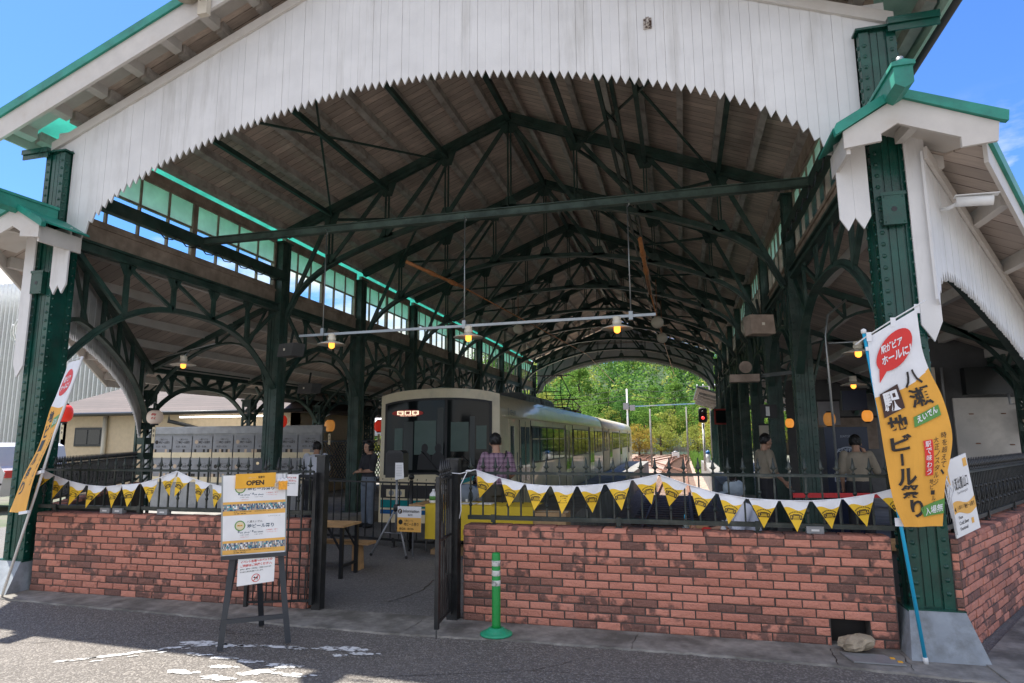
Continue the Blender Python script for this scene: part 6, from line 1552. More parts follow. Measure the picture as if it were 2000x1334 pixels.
m = M(); m.bx(-.22, .22, -.2, .2, .41, .44); m.build('seat', 'train_blue', ch_, local=True); m = M(); m.bx(-.22, .22, .20, .225, .55, .90); m.build('backrest', 'train_blue', ch_, local=True)
for x in (-.2, .2):
    for y in (-.18, .2): m = M(); m.tube([(x, y, 0), (x, y, .90 if y > 0 else .42)], .011, 6); m.build('leg', 'steel_grey', ch_, local=True)

# ================================================================== INSIDE THE CONCOURSE
f_ = iron_fence('iron_fence', 'low black iron fence in front of the train', (-6.9, 9.75, 0), (4.9, -.95, 0), 4.99, zt=.96, zb=.12, step=.16, matn='iron_black', orn=0, foot_z=0, k=.01, feet=1.2)
m = M(); m.tube([(2.95, 0, 0), (2.95, 0, 1.0)], .03, 10); m.ball((2.95, 0, 1.05), .045, 12, 8); m.build('newel_post', 'iron_black', f_, local=True)
tb = T('trestle_table', 'folding table under a yellow cloth with black lettering', 'table', (-2.85, 8.75, 0), rz=R(-3))
m = M(); m.bx(-.88, .88, -.28, .28, .69, .715); m.build('tabletop', 'wood_light', tb, local=True)
for x in (-.84, .84):
    for y in (-.22, .22): m = M(); m.tube([(x, y, 0), (x, y, .69)], .013, 6); m.build('leg', 'steel_grey', tb, local=True)
tcl = T('tablecloth', 'yellow cloth hanging over the front of the information table', 'tablecloth', (-2.72, 8.75, 0), rz=R(-3))
m = M(); m.grid(lambda u, v: (-.75+1.55*u, -.30-.010*math.sin(u*23)*(1-v)-.006*math.sin(u*51+1)*(1-v), .26+.465*v), 60, 6); m.grid(lambda u, v: (-.75+1.55*u, -.302+.60*v, .724), 20, 4); m.build('cloth', 'yellow_cloth', tcl, local=True)
m = M(); write(m, 'Leaf Kyoto', lambda u, v: Vector((u, -.315, v)), -.03, .36, .70, .13, .02, 0); m.build('lettering', 'print_black', tcl, local=True)
def bottle(name, lab, loc, r_, h, mt, capm, spray=False, label=None):
    t_ = T(name, lab, 'bottle', loc); m = M(); m.lathe([(r_*.9, 0), (r_, .01), (r_, h*.62), (r_*.5, h*.80), (r_*.32, h*.86)], (0, 0, 0), 14); m.build('bottle_body', mt, t_, local=True)
    m = M(); m.lathe([(r_*.36, h*.86), (r_*.36, h)], (0, 0, 0), 12)
    if spray: m.bar((-.005, 0, h), (.055, 0, h+.01), .02, .025); m.bar((.03, 0, h), (.05, 0, h-.05), .008)
    m.build('cap', capm, t_, local=True)
    if label: m = M(); m.lathe([(r_*1.01, h*.2), (r_*1.02, h*.5)], (0, 0, 0), 14); m.build('label', label, t_, local=True)
bottle('wipes_tub', 'white tub of wipes with green dots on the yellow table', (-3.45, 8.70, .725), .055, .19, 'paper_white', 'white_plastic', label='print_green')
bottle('spray_bottle', 'white trigger spray bottle next to the wipes tub', (-3.34, 8.80, .725), .04, .22, 'white_plastic', 'white_plastic', True)
bottle('sanitizer_bottle', 'clear pump bottle of blue sanitizer near the front edge of the yellow table', (-3.15, 8.64, .725), .045, .22, 'bottle_plastic', 'white_plastic', label='cyan_pole')
ob_ = T('hand_fan', 'round grey blue fan propped on the yellow table', 'fan', (-3.02, 8.9, .725)); m = M(); o = M(); o.lathe([(.02, .0), (.17, .0), (.175, .006), (.17, .012), (.02, .012)], (0, 0, 0), 28); m.add(o, lambda p: (p[0], p[2]+.3*p[1]*0, .12+p[1]*.75)); m.build('disc', 'cloth_grey_blue', ob_, local=True); m = M(); m.bar((0, .01, 0), (0, .01, .04), .03); m.build('handle', 'white_plastic', ob_, local=True)
pp = T('leaflets', 'loose white leaflets on the yellow table', 'leaflets', (-2.9, 8.7, .726)); m = M(); m.bx(-.12, .10, -.12, .05, 0, .006); m.bx(.14, .34, -.1, .06, 0, .012); m.bar((-.3, -.05, .004), (-.15, -.04, .004), .12, .006); m.build('paper', 'paper_white', pp, local=True)
isg_dx = .05
isg = T('information_sign', 'white and orange Information sign taped to the left end of the table', 'sign', (-3.68, 8.42, .56))
gi = lambda u, v: Vector((-3.86+.36*u, 8.40-.02*u, .36+.34*v)); m = M(); m.prism([gi(0, 0), gi(1, 0), gi(1, 1), gi(0, 1)], (0, .006, 0)); m.build('card', 'paper_white', isg)
m = M(); gj = lambda u, v: gi(u, v)+Vector((0, -.003, 0)); gk = lambda u, v: gi(u, v)+Vector((0, -.006, 0))
rect(m, gj, 0, 0, 1, .56, 0); blob(m, gj, .11, .80, .09, .10); 
m.m = 1; n0 = len(m.f); blob(m, gk, .11, .80, .085, .095); m.m = 2; write(m, '?', lambda u, v: gk(u, v)+Vector((0, -.002, 0)), .08, .74, .06, .12, .03, 2)
write(m, 'Information', gk, .24, .76, .68, .12, .01, 1); write(m, '案内所', gk, .45, .63, .2, .07, .01, 1); write(m, '八瀬えいでん', gk, .28, .40, .4, .08, 0, 1); write(m, '地ビール祭り', gk, .28, .24, .62, .13, .01, 1); write(m, '8/25  8/26', gk, .10, .08, .6, .08, .01, 1); blob(m, gk, .14, .38, .09, .10)
m.build('print', ['print_orange', 'print_black', 'paper_white'], isg)
# speaker on tripod
tp = T('tripod_stand', 'tall tripod stand carrying a black loudspeaker', 'speaker stand', (-3.98, 8.62, 0))
m = M(); m.tube([(0, 0, .35), (0, 0, 1.10)], .018, 10); m.build('pole', 'steel_grey', tp, local=True); m = M(); m.lathe([(.03, .60), (.045, .62), (.045, .68), (.03, .70)], (0, 0, 0), 10); m.build('collar', 'black_plastic', tp, local=True)
for a in (200, 320, 80):
    x, y = .34*math.cos(R(a)), .34*math.sin(R(a)); m = M(); m.tube([(0, 0, .66), (x, y, .02)], .014, 8); m.tube([(0, 0, .30), (x*.55, y*.55, .32)], .008, 6); l_ = m.build('leg', 'steel_grey', tp, local=True)
    m = M(); m.ball((x, y, .022), .022, 8, 6); m.build('foot', 'rubber', l_, local=True)
sp = T('loudspeaker', 'black loudspeaker with a white sheet taped on, on the tripod', 'speaker', (-3.98, 8.62, 1.27), rz=.1)
m = M(); m.prism([(-.13, -.13, -.19), (.13, -.13, -.19), (.13, -.13, .15), (.09, -.13, .19), (-.09, -.13, .19), (-.13, -.13, .15)], (0, .24, 0)); m.build('cabinet', 'black_plastic', sp, local=True)
m = M()
for k in range(9): m.bx(-.11, .11, -.136, -.131, -.02+k*.02, -.01+k*.02)
m.build('grille', 'rubber', sp, local=True); m = M(); m.quad((.02, -.145, -.22), (.15, -.14, -.20), (.135, -.14, .02), (.02, -.145, .02)); 
sh_ = m.build('sheet', 'paper_white', sp, local=True); m = M()
for k in range(7): m.quad((.035, -.149, -.02-k*.022), (.12, -.148, -.02-k*.022), (.12, -.148, -.023-k*.022), (.035, -.149, -.023-k*.022))
m.build('writing', 'print_grey', sh_, local=True)
# bench and table by the left post
bt_ = T('picnic_table', 'wooden topped folding table just inside the left gate post', 'table', (-4.05, 7.25, 0)); m = M(); m.bx(-.75, .13, -.22, .22, .585, .61); m.build('tabletop', 'wood_light', bt_, local=True)
for y in (-.18, .18): m = M(); m.bx(.07, .11, y-.02, y+.02, 0, .585); m.bar((.09, y, .30), (-.10, y, .58), .02); m.build('leg', 'black_plastic', bt_, local=True)
m = M(); m.bx(.075, .105, -.16, .16, .12, .15); m.build('stretcher', 'black_plastic', bt_, local=True)
bn = T('bench', 'low pale wooden bench beside the folding table', 'bench', (-4.15, 7.6, 0)); m = M(); m.bx(-.8, .32, -.11, .11, .315, .345); m.build('seat', 'wood_light', bn, local=True)
for x in (-.6, .12): m = M(); m.prism([(x-.03, -.09, 0), (x+.05, -.09, 0), (x+.03, -.09, .315), (x-.03, -.09, .315)], (0, .18, 0)); m.build('leg', 'wood_light', bn, local=True)
for k, (x, y, z, sx, sy, sz, lb) in enumerate([(-3.15, 9.0, 0, .75, .4, .07, 'flat cardboard box under the yellow table'), (-3.1, 8.98, .071, .55, .35, .05, 'flatter printed box lying on the cardboard box under the table'), (-1.75, 8.6, .30, .5, .35, .35, 'open cardboard box to the right of the plaid shirt'), (.10, 7.0, .58, .24, .18, .16, 'cardboard carton on the table behind the bunting')]):
    c_ = T('cardboard_box', lb, 'box', (x, y, z)); m = M(); m.bx(-sx/2, sx/2, -sy/2, sy/2, 0, sz); m.build('carton', 'cardboard', c_, local=True); m = M(); m.bx(-sx/2-.001, sx/2+.001, -.03, .03, sz+.0005, sz+.0015); m.build('tape', 'print_cream', c_, local=True)
cr_ = T('crate', 'dark plastic crate standing on the floor behind the brick wall', 'crate', (-1.75, 8.6, 0)); m = M(); m.bx(-.28, .28, -.2, .2, 0, .298); m.bx(-.30, .30, -.22, .22, .26, .297); m.build('crate_body', 'black_plastic', cr_, local=True)
# side table behind the right wall with bottles
t2 = T('side_table', 'pale table behind the bunting carrying bottles and a red dish', 'table', (.05, 7.0, 0)); m = M(); m.bx(-.28, .42, -.25, .25, .55, .578); m.build('tabletop', 'white_plastic', t2, local=True)
for x in (-.25, .39):
    for y in (-.2, .2): m = M(); m.tube([(x, y, 0), (x, y, .55)], .012, 6); m.build('leg', 'steel_grey', t2, local=True)
bottle('drink_bottle', 'tall blue capped bottle on the table behind the bunting', (.0, 6.85, .58), .035, .27, 'bottle_plastic', 'cyan_pole', label='cyan_pole')
bottle('tea_bottle', 'amber tea bottle with blue cap next to the tall bottle', (.07, 6.82, .58), .038, .22, mat('tea', (.35, .12, .03), .15, spec=.8), 'cyan_pole')
bottle('white_bottle', 'slim white bottle beside the person in a grey cap', (.36, 6.85, .58), .028, .22, 'white_plastic', 'white_plastic')
rd_ = T('red_dish', 'red plastic dish heaped on the table behind the bunting', 'dish', (.20, 6.85, .58)); m = M(); m.lathe([(.05, 0), (.09, .03), (.095, .10), (.06, .13), (.03, .15)], (0, 0, 0), 16); m.build('dish', 'sign_red', rd_, local=True)
for k, (x, lb) in enumerate([(-6.16, 'pair'), (-5.99, 'x'), (-5.40, 'y'), (1.02, 'z')]):
    q = T('clip_box', ['small grey plastic box on the coping under the left bunting, leftmost', 'small grey plastic box touching the leftmost one on the coping', 'lone small grey plastic box on the left coping', 'small grey plastic box on the coping of the right wall'][k], 'box', (x, 5.85, .838)); m = M(); m.bx(-.065, .065, -.03, .03, 0, .05); m.bx(-.067, .067, -.032, .032, .05, .056); m.build('case', 'steel_grey', q, local=True); m = M(); m.bx(-.03, .03, -.034, -.031, .018, .034); m.build('latch', 'white_plastic', q, local=True)
# belt barrier
for x, y, lb in ((1.25, 8.4, 'left'), (2.35, 8.6, 'right')):
    q = T('barrier_post', 'black belt barrier post, the %s one of two behind the right fence' % lb, 'barrier', (x, y, 0)); m = M(); m.lathe([(.15, 0), (.15, .015), (.03, .04)], (0, 0, 0), 18); m.build('base', 'black_plastic', q, local=True); m = M(); m.lathe([(.028, .04), (.028, .95), (.032, .96), (.03, 1.0)], (0, 0, 0), 14); m.build('post', 'black_plastic', q, local=True)
q = T('barrier_belt', 'red belt stretched between two barrier posts', 'barrier belt', (1.8, 8.5, .9)); m = M(); m.bar((1.25, 8.37, .93), (2.35, 8.57, .93), .004, .055); m.bar((2.35, 8.57, .93), (3.4, 8.6, .93), .004, .055); m.build('belt', 'red_belt', q)
# vending machine, kiosk wall and clutter at right
vm = T('vending_machine', 'dark blue coffee vending machine with white round emblem among the right columns', 'vending machine', (2.85, 12.4, 0))
m = M(); m.bx(2.38, 3.05, 12.1, 12.75, 0, 1.78); m.build('cabinet', 'navy_machine', vm)
gv = lambda u, v: Vector((2.38+.67*u, 12.094, 1.78*v)); m = M()
for k in range(40):
    a0, a1 = k*math.pi/20, (k+1)*math.pi/20; n = m.V([gv(.5+.30*math.cos(a0), .70+.112*math.sin(a0)), gv(.5+.30*math.cos(a1), .70+.112*math.sin(a1)), gv(.5+.275*math.cos(a1), .70+.103*math.sin(a1)), gv(.5+.275*math.cos(a0), .70+.103*math.sin(a0))]); m.F(range(n, n+4))
blob(m, gv, .50, .70, .13, .055); write(m, 'COFFEE', gv, .27, .765, .46, .030, .02, 0); write(m, 'BOSS', gv, .16, .48, .68, .085, .02, 0); write(m, 'SUNTORY', gv, .36, .90, .28, .02, .01, 0)
m.build('emblem', mat('pale_print', (.45, .50, .60), .5), vm)
kw = T('kiosk_wall', 'dark grey wall with a large white panel behind the right aisle', 'wall', (4.5, 10.9, 0))
m = M(); m.bx(3.75, 8.5, 11.45, 11.6, 0, 3.2); m.build('wall_body', 'dark_wall', kw); m = M(); m.bx(4.12, 5.3, 11.41, 11.449, .9, 2.20); pn = m.build('panel', mat('panel_grey', (.48, .45, .41), .6, dirt=(.25, .24, .22), ds=1.5, dlo=.5, dhi=.8), kw)
m = M()
for x, z in ((4.35, 1.95), (4.78, 1.95), (4.4, 1.5), (4.85, 1.48)): m.bx(x-.03, x+.03, 11.40, 11.409, z-.008, z+.008)
m.build('bolts', 'rust', pn)
for x, z, w_, h_, lb in ((3.72, 2.45, .26, .45, 'cream meter box with looping pipe above the banner edge'), (4.55, 2.45, .6, .42, 'dark service box on the wall above the white panel'), (5.10, 1.86, .22, .36, 'cream junction box at the right edge of the white panel')):
    q = T('junction_box', lb, 'junction box', (x, 11.3, z)); m = M(); m.bx(-w_/2, w_/2, -.08, .08, -h_/2, h_/2); m.build('case', 'gutter_black' if w_ > .5 else 'cream_plastic', q, local=True); m = M(); m.tube([(w_/2-.03, -.02, -h_/2), (w_/2-.02, -.03, -h_/2-.15), (w_/2+.10, -.03, -h_/2-.16), (w_/2+.12, 0, h_/2)], .02, 8); m.build('pipe', 'steel_grey', q, local=True)
q = T('pipe_rail', 'cream conduit climbing beside the right aisle column', 'pipe', (4.62, 10.2, 0)); m = M(); m.tube([(4.60, 10.1, .9), (4.55, 10.1, 1.6), (4.58, 10.1, 2.3), (4.55, 10.1, 2.9)], .022, 8); m.build('conduit', 'cream_plastic', q)
for k, (x, y, z, w_, h_, mt, lb) in enumerate([(3.15, 13.2, 2.3, .42, .4, 'navy_machine', 'dark blue hanging panel left of the big banner'), (3.5, 15.5, 1.7, 1.2, .7, 'fascia_brown', 'brown shutter panel behind the staff on the right'), (1.92, 15.2, 1.5, .5, .8, 'cream_plastic', 'cream notice board behind the staff member in profile'), (2.9, 14.2, 2.1, .4, .5, 'steel_grey', 'grey cabinet hanging above the amber lanterns')]):
    q = T('hanging_panel', lb, 'panel', (x, y, z)); m = M(); m.bx(-w_/2, w_/2, -.03, .03, -h_/2, h_/2); m.build('panel', mt, q, local=True); m = M(); m.bx(-w_/2-.02, w_/2+.02, -.036, -.031, h_/2-.03, h_/2+.01); m.build('frame', 'black_plastic', q, local=True)
q = T('rear_wall', 'dim back wall of the right side waiting area with a bright window', 'wall', (6, 20, 0)); m = M(); m.bx(2.9, 3.9, 19.5, 19.6, 0, 3.2); m.bx(3.9, 5.0, 19.5, 19.6, 0, 1.5); m.bx(3.9, 5.0, 19.5, 19.6, 1.85, 3.2); m.bx(5.0, 12, 19.5, 19.6, 0, 3.2); m.build('wall_body', 'dark_wall', q)
q = T('platform_number', 'dark hanging sign with a white figure 1 among the right columns', 'sign', (1.45, 14.6, 2.2)); m = M(); m.bx(1.50, 1.80, 13.28, 13.30, 1.98, 2.24); m.build('plate', 'black_plastic', q); m = M(); write(m, '1', lambda u, v: Vector((u, 13.275, v)), 1.60, 2.02, .07, .18, .02, 0); m.build('figure', 'paper_white', q)
sc2 = T('service_counter', 'low brown counter behind the right fence', 'counter', (2.0, 7.9, 0)); m = M(); m.bx(1.15, 3.0, 7.6, 8.0, .45, .52); m.build('countertop', 'wood_light', sc2); m = M(); m.bx(1.2, 2.95, 7.65, 7.95, 0, .45); m.build('front', 'dark_wall', sc2)

# left aisle: rack of festival posters, toilet building, tent
rk = T('poster_rack', 'grey framed rack pasted with two rows of festival posters under the left side roof', 'display rack', (-10, 13, 0))
m = M(); m.bx(-12.7, -7.9, 13.05, 13.12, 0, 1.95); m.bx(-12.75, -7.85, 12.98, 13.14, 1.78, 1.92); m.bx(-12.75, -12.60, 12.98, 13.14, 0, 1.92); m.build('frame', 'steel_grey', rk)
for r2, z0 in enumerate((1.20, .63)):
    for c2 in range(8):
        x0 = -12.5+c2*.575; gp = (lambda x0, z0: (lambda u, v: Vector((x0+.545*u, 13.03, z0+.53*v))))(x0, z0); m = M(); rect(m, gp, 0, 0, 1, 1, 0); g2p = (lambda gp: (lambda u, v: gp(u, v)+Vector((0, -.006, 0))))(gp)
        rect(m, g2p, 0, .02, 1, .26, 1); 
        for q in range(9): rect(m, g2p, q/9, .26, (q+1)/9, .40, random.choice([2, 3, 4, 2]))
        blob(m, g2p, .20, .72, .09, .09, 0, 12, 2); 
        if True:
            write(m, '八瀬えいでん', g2p, .34, .80, .45, .08, 0, 3); write(m, '地ビール祭り', g2p, .32, .65, .56, .12, .02, 3); write(m, '8.25 - 8.26', g2p, .2, .48, .5, .08, 0, 3)
        m.build('poster', [flat('dimmed_paper', (.27, .28, .30), .6), 'print_cream', 'print_grey', 'print_black', 'print_tan'], rk)  # white poster paper, colour darkened for the dim light under the side roof
tl = T('toilet_building', 'cream rendered toilet block with a shingled brown hipped roof', 'building', (-15, 16, 0))
YB = 16.6
m = M(); m.bx(-19.6, -10.9, YB, YB+.2, -.05, 2.52); m.bx(-11.1, -10.9, YB, YB+5, -.05, 2.52); m.bx(-19.6, -19.4, YB, YB+5, -.05, 2.52); m.build('wall', 'toilet_wall', tl)
for (a, b_, z0, z1, lb) in ((-19.0, -17.9, 1.45, 2.05, None), (-14.1, -13.2, 1.35, 1.95, None), (-12.2, -11.2, 1.25, 1.95, 'window with a red blind')):
    m = M(); m.bx(a, b_, YB-.04, YB+.01, z0, z1); f_ = m.build('window', 'gutter_black', tl, lb); m = M(); m.bx(a+.07, (a+b_)/2-.03, YB-.05, YB-.041, z0+.07, z1-.07); m.bx((a+b_)/2+.03, b_-.07, YB-.05, YB-.041, z0+.07, z1-.07); m.build('pane', 'train_glass_dark' if not lb else 'print_red', f_)
m = M(); e = .55
P = [(-20.4, YB-e, 2.50), (-10.3, YB-e, 2.50), (-10.3, YB+5.4, 2.50), (-20.4, YB+5.4, 2.50), (-18.6, YB+2.4, 3.75), (-12.2, YB+2.4, 3.75)]
n = m.V(P+[(x, y, z-.09) for x, y, z in P[:4]])
for f in ((0, 1, 5, 4), (1, 2, 5), (2, 3, 4, 5), (3, 0, 4), (6, 7, 1, 0), (7, 8, 2, 1), (8, 9, 3, 2), (9, 6, 0, 3), (9, 8, 7, 6)): m.F([n+i for i in f])
m.build('roof', 'toilet_roof', tl)
m = M(); m.tube([(-20.4, YB-e-.05, 2.45), (-10.3, YB-e-.05, 2.45)], .05, 8); gu = m.build('gutter', 'gutter_black', tl); m = M(); m.tube([(-14.9, YB-e, 2.42), (-14.9, YB-e, 2.2), (-14.6, YB-.25, 2.1), (-13.2, YB-.2, 1.75)], .06, 8); m.build('downpipe', 'gutter_black', tl)
m = M(); m.tube([(-17.75, YB-.09, 2.42), (-17.75, YB-.09, 0)], .07, 10); m.build('downpipe', 'cream_plastic', tl)
m = M(); m.bx(-14.7, -11.7, YB-.35, YB-.28, 2.30, 2.34); m.build('strip_light', 'tube_glow', tl); m = M(); m.bx(-10.9+.3, -9.9, YB-.35, YB-.28, 2.22, 2.26)
ts = T('toilet_sign', 'dark sign with pictograms on the cream wall', 'sign', (-16.0, YB-.06, 1.2)); m = M(); m.bx(-16.3, -15.35, YB-.07, YB-.03, .82, 1.52); m.build('plate', 'print_brown', ts)
gt_ = lambda u, v: Vector((-16.3+.95*u, YB-.076, .82+.70*v)); m = M(); rect(m, gt_, .66, .5, .92, .9, 0); write(m, '北トイレ', gt_, .08, .74, .5, .14, .02, 0); write(m, 'Toilet', gt_, .08, .58, .25, .07, 0, 0); write(m, 'この先のトイレをご利用ください', gt_, .08, .18, .84, .08, 0, 0)
m.m = 1; g5 = lambda u, v: gt_(u, v)+Vector((0, -.004, 0))
for cu in (.73, .85): blob(m, g5, cu, .83, .022, .03, 0, 10, 2); quad_(m, [(cu-.035, .60), (cu+.035, .60), (cu+.02, .78), (cu-.02, .78)], g5, 1, 1)
m.build('print', ['enamel_white', 'print_brown'], ts)
fbld = T('finned_building', 'pale building with tall white vertical fins and a spiral stair far behind left', 'building', (-38, 31, 0))
m = M(); m.bx(-60, -26.5, 32, 44, -1.2, 11.6); m.build('wall', 'fin_building', fbld)
m = M()
for z in (3.2, 6.8, 10.4): m.bx(-60, -26.4, 31.4, 31.95, z, z+.35)
m.build('floor_slabs', 'fin_building', fbld)
m = M()
for k in range(95):
    x = -59.5+k*.35; m.bx(x-.03, x+.03, 31.1, 31.35, 0, 11.9)
f_ = m.build('fins', 'white_plastic', fbld); f_['kind'] = 'stuff'
for k in range(8):
    for j in range(2):
        m = M(); m.bx(-58.5+k*3.9, -57.0+k*3.9, 31.9, 31.99, 4.2+3.6*j, 6.0+3.6*j); m.build('window', 'train_roof_grey', fbld)
m = M()
for q in range(4): m.tube([(-38.0+2.2*math.cos(a*.3+q*.2), 30.2+.8*math.sin(a*.3), 4.2+a*.35+q*.3) for a in range(14)], .05, 5)
m.build('stair_rail', 'white_plastic', fbld)
tn = T('tent', 'white pyramid topped marquee beyond the left aisle', 'tent', (-15, 26, 0))
m = M()
for x0 in (-18.2, -14.4):
    n = m.V([(x0, 23.5, 2.0), (x0+3.6, 23.5, 2.0), (x0+3.6, 27, 2.0), (x0, 27, 2.0), (x0+1.8, 25.2, 3.6)])
    for f in ((0, 1, 4), (1, 2, 4), (2, 3, 4), (3, 0, 4)): m.F([n+i for i in f])
    m.bx(x0, x0+3.6, 23.47, 23.5, 1.75, 2.02)
m.build('canopy', 'tent_white', tn)
for x0 in (-18.1, -14.5, -10.9): m = M(); m.tube([(x0, 23.55, -.05), (x0, 23.55, 2.0)], .03, 6); m.build('leg', 'galvanised', tn)
lt_ = T('lattice_screen', 'dark lattice screen between the left columns behind the train', 'screen', (-9.5, 17.2, 0)); m = M()
for k in range(30):
    x = -10.4+k*.09; m.bar((x, 17.2, .5), (x+.65, 17.2, 1.55), .02); m.bar((x+.65, 17.22, .5), (x, 17.22, 1.55), .02)
m.bx(-10.5, -7.1, 17.17, 17.25, 1.54, 1.60); m.bx(-10.5, -7.1, 17.17, 17.25, .42, .5); m.build('lattice', 'black_wood', lt_)
# van at far left
vn = T('parked_van', 'silver van parked behind the left column, mostly cut off by the frame', 'van', (-16.5, 12.4, 0))
m = M(); m.prism([(-19.5, 11.6, .35), (-15.35, 11.6, .35), (-15.25, 11.6, .9), (-15.4, 11.6, 1.05), (-15.55, 11.6, 1.5), (-15.75, 11.6, 1.58), (-19.4, 11.6, 1.62), (-19.7, 11.6, 1.0)], (0, 1.7, 0)); m.build('body', 'vehicle_silver', vn)
m = M(); m.bx(-19.0, -17.4, 11.585, 11.60, 1.02, 1.42); m.bx(-17.3, -15.72, 11.585, 11.60, 1.02, 1.42); m.build('side_window', 'train_glass_dark', vn)
for x in (-18.6, -16.1): 
    m = M(); o = M(); o.lathe([(.24, 0), (.32, .02), (.32, .18), (.24, .2)], (0, 0, 0), 20); m.add(o, lambda p: (x+p[0], 11.58+p[2], .32+p[1])); wh = m.build('wheel', 'rubber', vn); m = M(); o = M(); o.lathe([(.05, -.01), (.19, 0), (.19, .02)], (0, 0, 0), 16); m.add(o, lambda p: (x+p[0], 11.57+p[2], .32+p[1])); m.build('rim', 'galvanised', wh)
m = M(); m.bx(-15.36, -15.24, 11.62, 11.8, .78, .95); m.build('tail_light', 'print_red', vn)
m = M(); m.bx(-19.6, -15.3, 11.57, 11.598, .62, .66); m.build('trim', 'black_plastic', vn)
lp = T('plastic_jug', 'white plastic jug hanging at the left column foot', 'jug', (-7.75, 5.7, .75)); m = M(); m.lathe([(.05, 0), (.07, .03), (.07, .16), (.03, .22)], (0, 0, 0), 14); m.tube([(.0, 0, .2), (-.02, 0, .30), (.04, 0, .33), (.06, 0, .26)], .012, 8); m.build('body', 'white_plastic', lp, local=True)

# ================================================================== YARD, SIGNALS, SHELTER
sh = T('platform_shelter', 'small platform shelter with a tilted dark roof and dark green wall beyond the right columns', 'shelter', (2.3, 36, 0))
m = M(); m.prism([(.85, 33, 4.05), (3.2, 33, 3.25), (3.2, 33, 3.33), (.85, 33, 4.15)], (0, 11, 0)); m.build('roof', 'roof_grey', sh)
for k in range(5): m = M(); m.prism([(.92, 33.3+k*2.4, 3.88), (3.0, 33.3+k*2.4, 3.18), (3.0, 33.3+k*2.4, 3.05), (.92, 33.3+k*2.4, 3.75)], (0, .12, 0)); m.build('rafter', 'rafter_inside', sh)
m = M(); m.bx(1.95, 2.05, 34, 44, 0, 3.3); m.build('wall', 'shed_green', sh)
for k in range(7): m = M(); m.bx(1.88, 1.96, 34+k*1.6, 34.12+k*1.6, 0, 3.3); m.build('post', 'shed_green', sh)
sgn = T('railway_signal', 'black railway signal lit red on a white post before the shelter', 'signal', (1.05, 33, 0))
m = M(); m.tube([(1.05, 33, 0), (1.05, 33, 2.3)], .06, 10); m.build('post', 'white_plastic', sgn); m = M(); m.lathe([(.02, -.38), (.16, -.36), (.21, -.26), (.21, .26), (.16, .36), (.02, .38)], (1.05, 32.9, 2.7), 16, 1, .3); hd_ = m.build('head', 'black_plastic', sgn)
m = M(); m.ball((1.05, 32.82, 2.56), .08, 12, 8); m.build('red_light', 'signal_glow', hd_); m = M(); m.ball((1.05, 32.80, 2.85), .07, 12, 8); m.build('dark_light', 'train_dark', hd_)
mi_ = T('platform_mirror', 'square orange framed mirror hanging by the right columns', 'mirror', (1.55, 26, 2.4)); m = M(); m.bx(1.25, 1.85, 25.98, 26.02, 2.1, 2.7); m.build('frame', 'print_red', mi_); m = M(); m.bx(1.31, 1.79, 25.96, 25.975, 2.16, 2.64); m.build('glass', 'train_glass_dark', mi_)
for k, (x, y, h_, lb, arms) in enumerate([(-4.75, 60, 7.2, 'white utility pole with grey switch boxes in the track yard', 1), (-2.8, 62, 5.4, 'plain concrete pole nearer the middle of the yard', 0), (2.5, 58, 7.8, 'concrete pole with insulated cross arms behind the shelter', 2), (.6, 72, 6.0, 'thin pole in front of the trees at the right of the yard', 0)]):
    q = T('utility_pole', lb, 'utility pole', (x, y, -1.1)); m = M(); m.tube([(0, 0, 0), (0, 0, h_)], .11, 10, .07); m.build('pole', 'concrete' if k != 0 else 'white_plastic', q, local=True)
    if arms == 1:
        m = M(); m.bx(-.35, .15, -.3, .3, 5.3, 5.9); m.bx(.25, .7, -.25, .25, 5.2, 5.7); m.build('switch_box', 'steel_grey', q, local=True)
        m = M(); m.bar((-.2, 0, 5.55), (6.8, 0, 5.75), .10); m.build('cross_beam', 'cyan_pole' if False else 'pale_blue_beam', q, local=True) if 'pale_blue_beam' in MATS else m.build('cross_beam', mat('pale_blue_beam', (.25, .45, .62), .5, dirt=(.6, .6, .55), ds=1, dlo=.5, dhi=.6), q, local=True)
    if arms == 2:
        for z in (6.4, 7.1):
            m = M(); m.bar((-1.1, 0, z), (1.1, 0, z), .08); a = m.build('cross_arm', 'steel_grey', q, local=True)
            m = M()
            for x2 in (-1, -.5, .5, 1): m.lathe([(.04, 0), (.07, .05), (.03, .15)], (x2, 0, z+.04), 8)
            m.build('insulators', 'white_plastic', a, local=True)
q = T('power_lines', 'thin power lines strung between the yard poles', 'cable', (0, 60, 5)); m = M()
for z, x in ((5.6, .4), (6.2, 0), (5.2, -.4)): m.tube([(-30, 80, z), (-14, 70, z-.5), (-4.7+x*.1, 60, z-.1), (-1, 59, z-.6), (2.5, 58, z-.2), (12, 54, z+.3)], .018, 4)
m.build('wires', 'rubber', q)
q = T('ground_signal', 'white ground switch box among the tracks', 'track equipment', (-.9, 90, -1.1)); m = M(); m.bx(-.5, .5, -.2, .2, 0, .75); m.build('box', 'white_plastic', q, local=True); m = M(); m.lathe([(.1, .75), (.3, .8), (.3, .85), (.1, .9)], (0, 0, 0), 12); m.build('lid', 'steel_grey', q, local=True)
q = T('yard_fence', 'pale green mesh fence at the back of the yard', 'fence', (-8, 104, -1.1)); m = M()
for k in range(24): m.bx(-14+k*.9, -13.94+k*.9, 103.9, 104, -1.1, 1.6)
m.build('posts', 'pale_green_paint', q); m = M(); m.quad((-14, 104.02, -1.0), (7, 104.02, -1.0), (7, 104.02, 1.5), (-14, 104.02, 1.5)); m.build('mesh', glass('mesh_green', (.35, .6, .5), .5, .3), q)
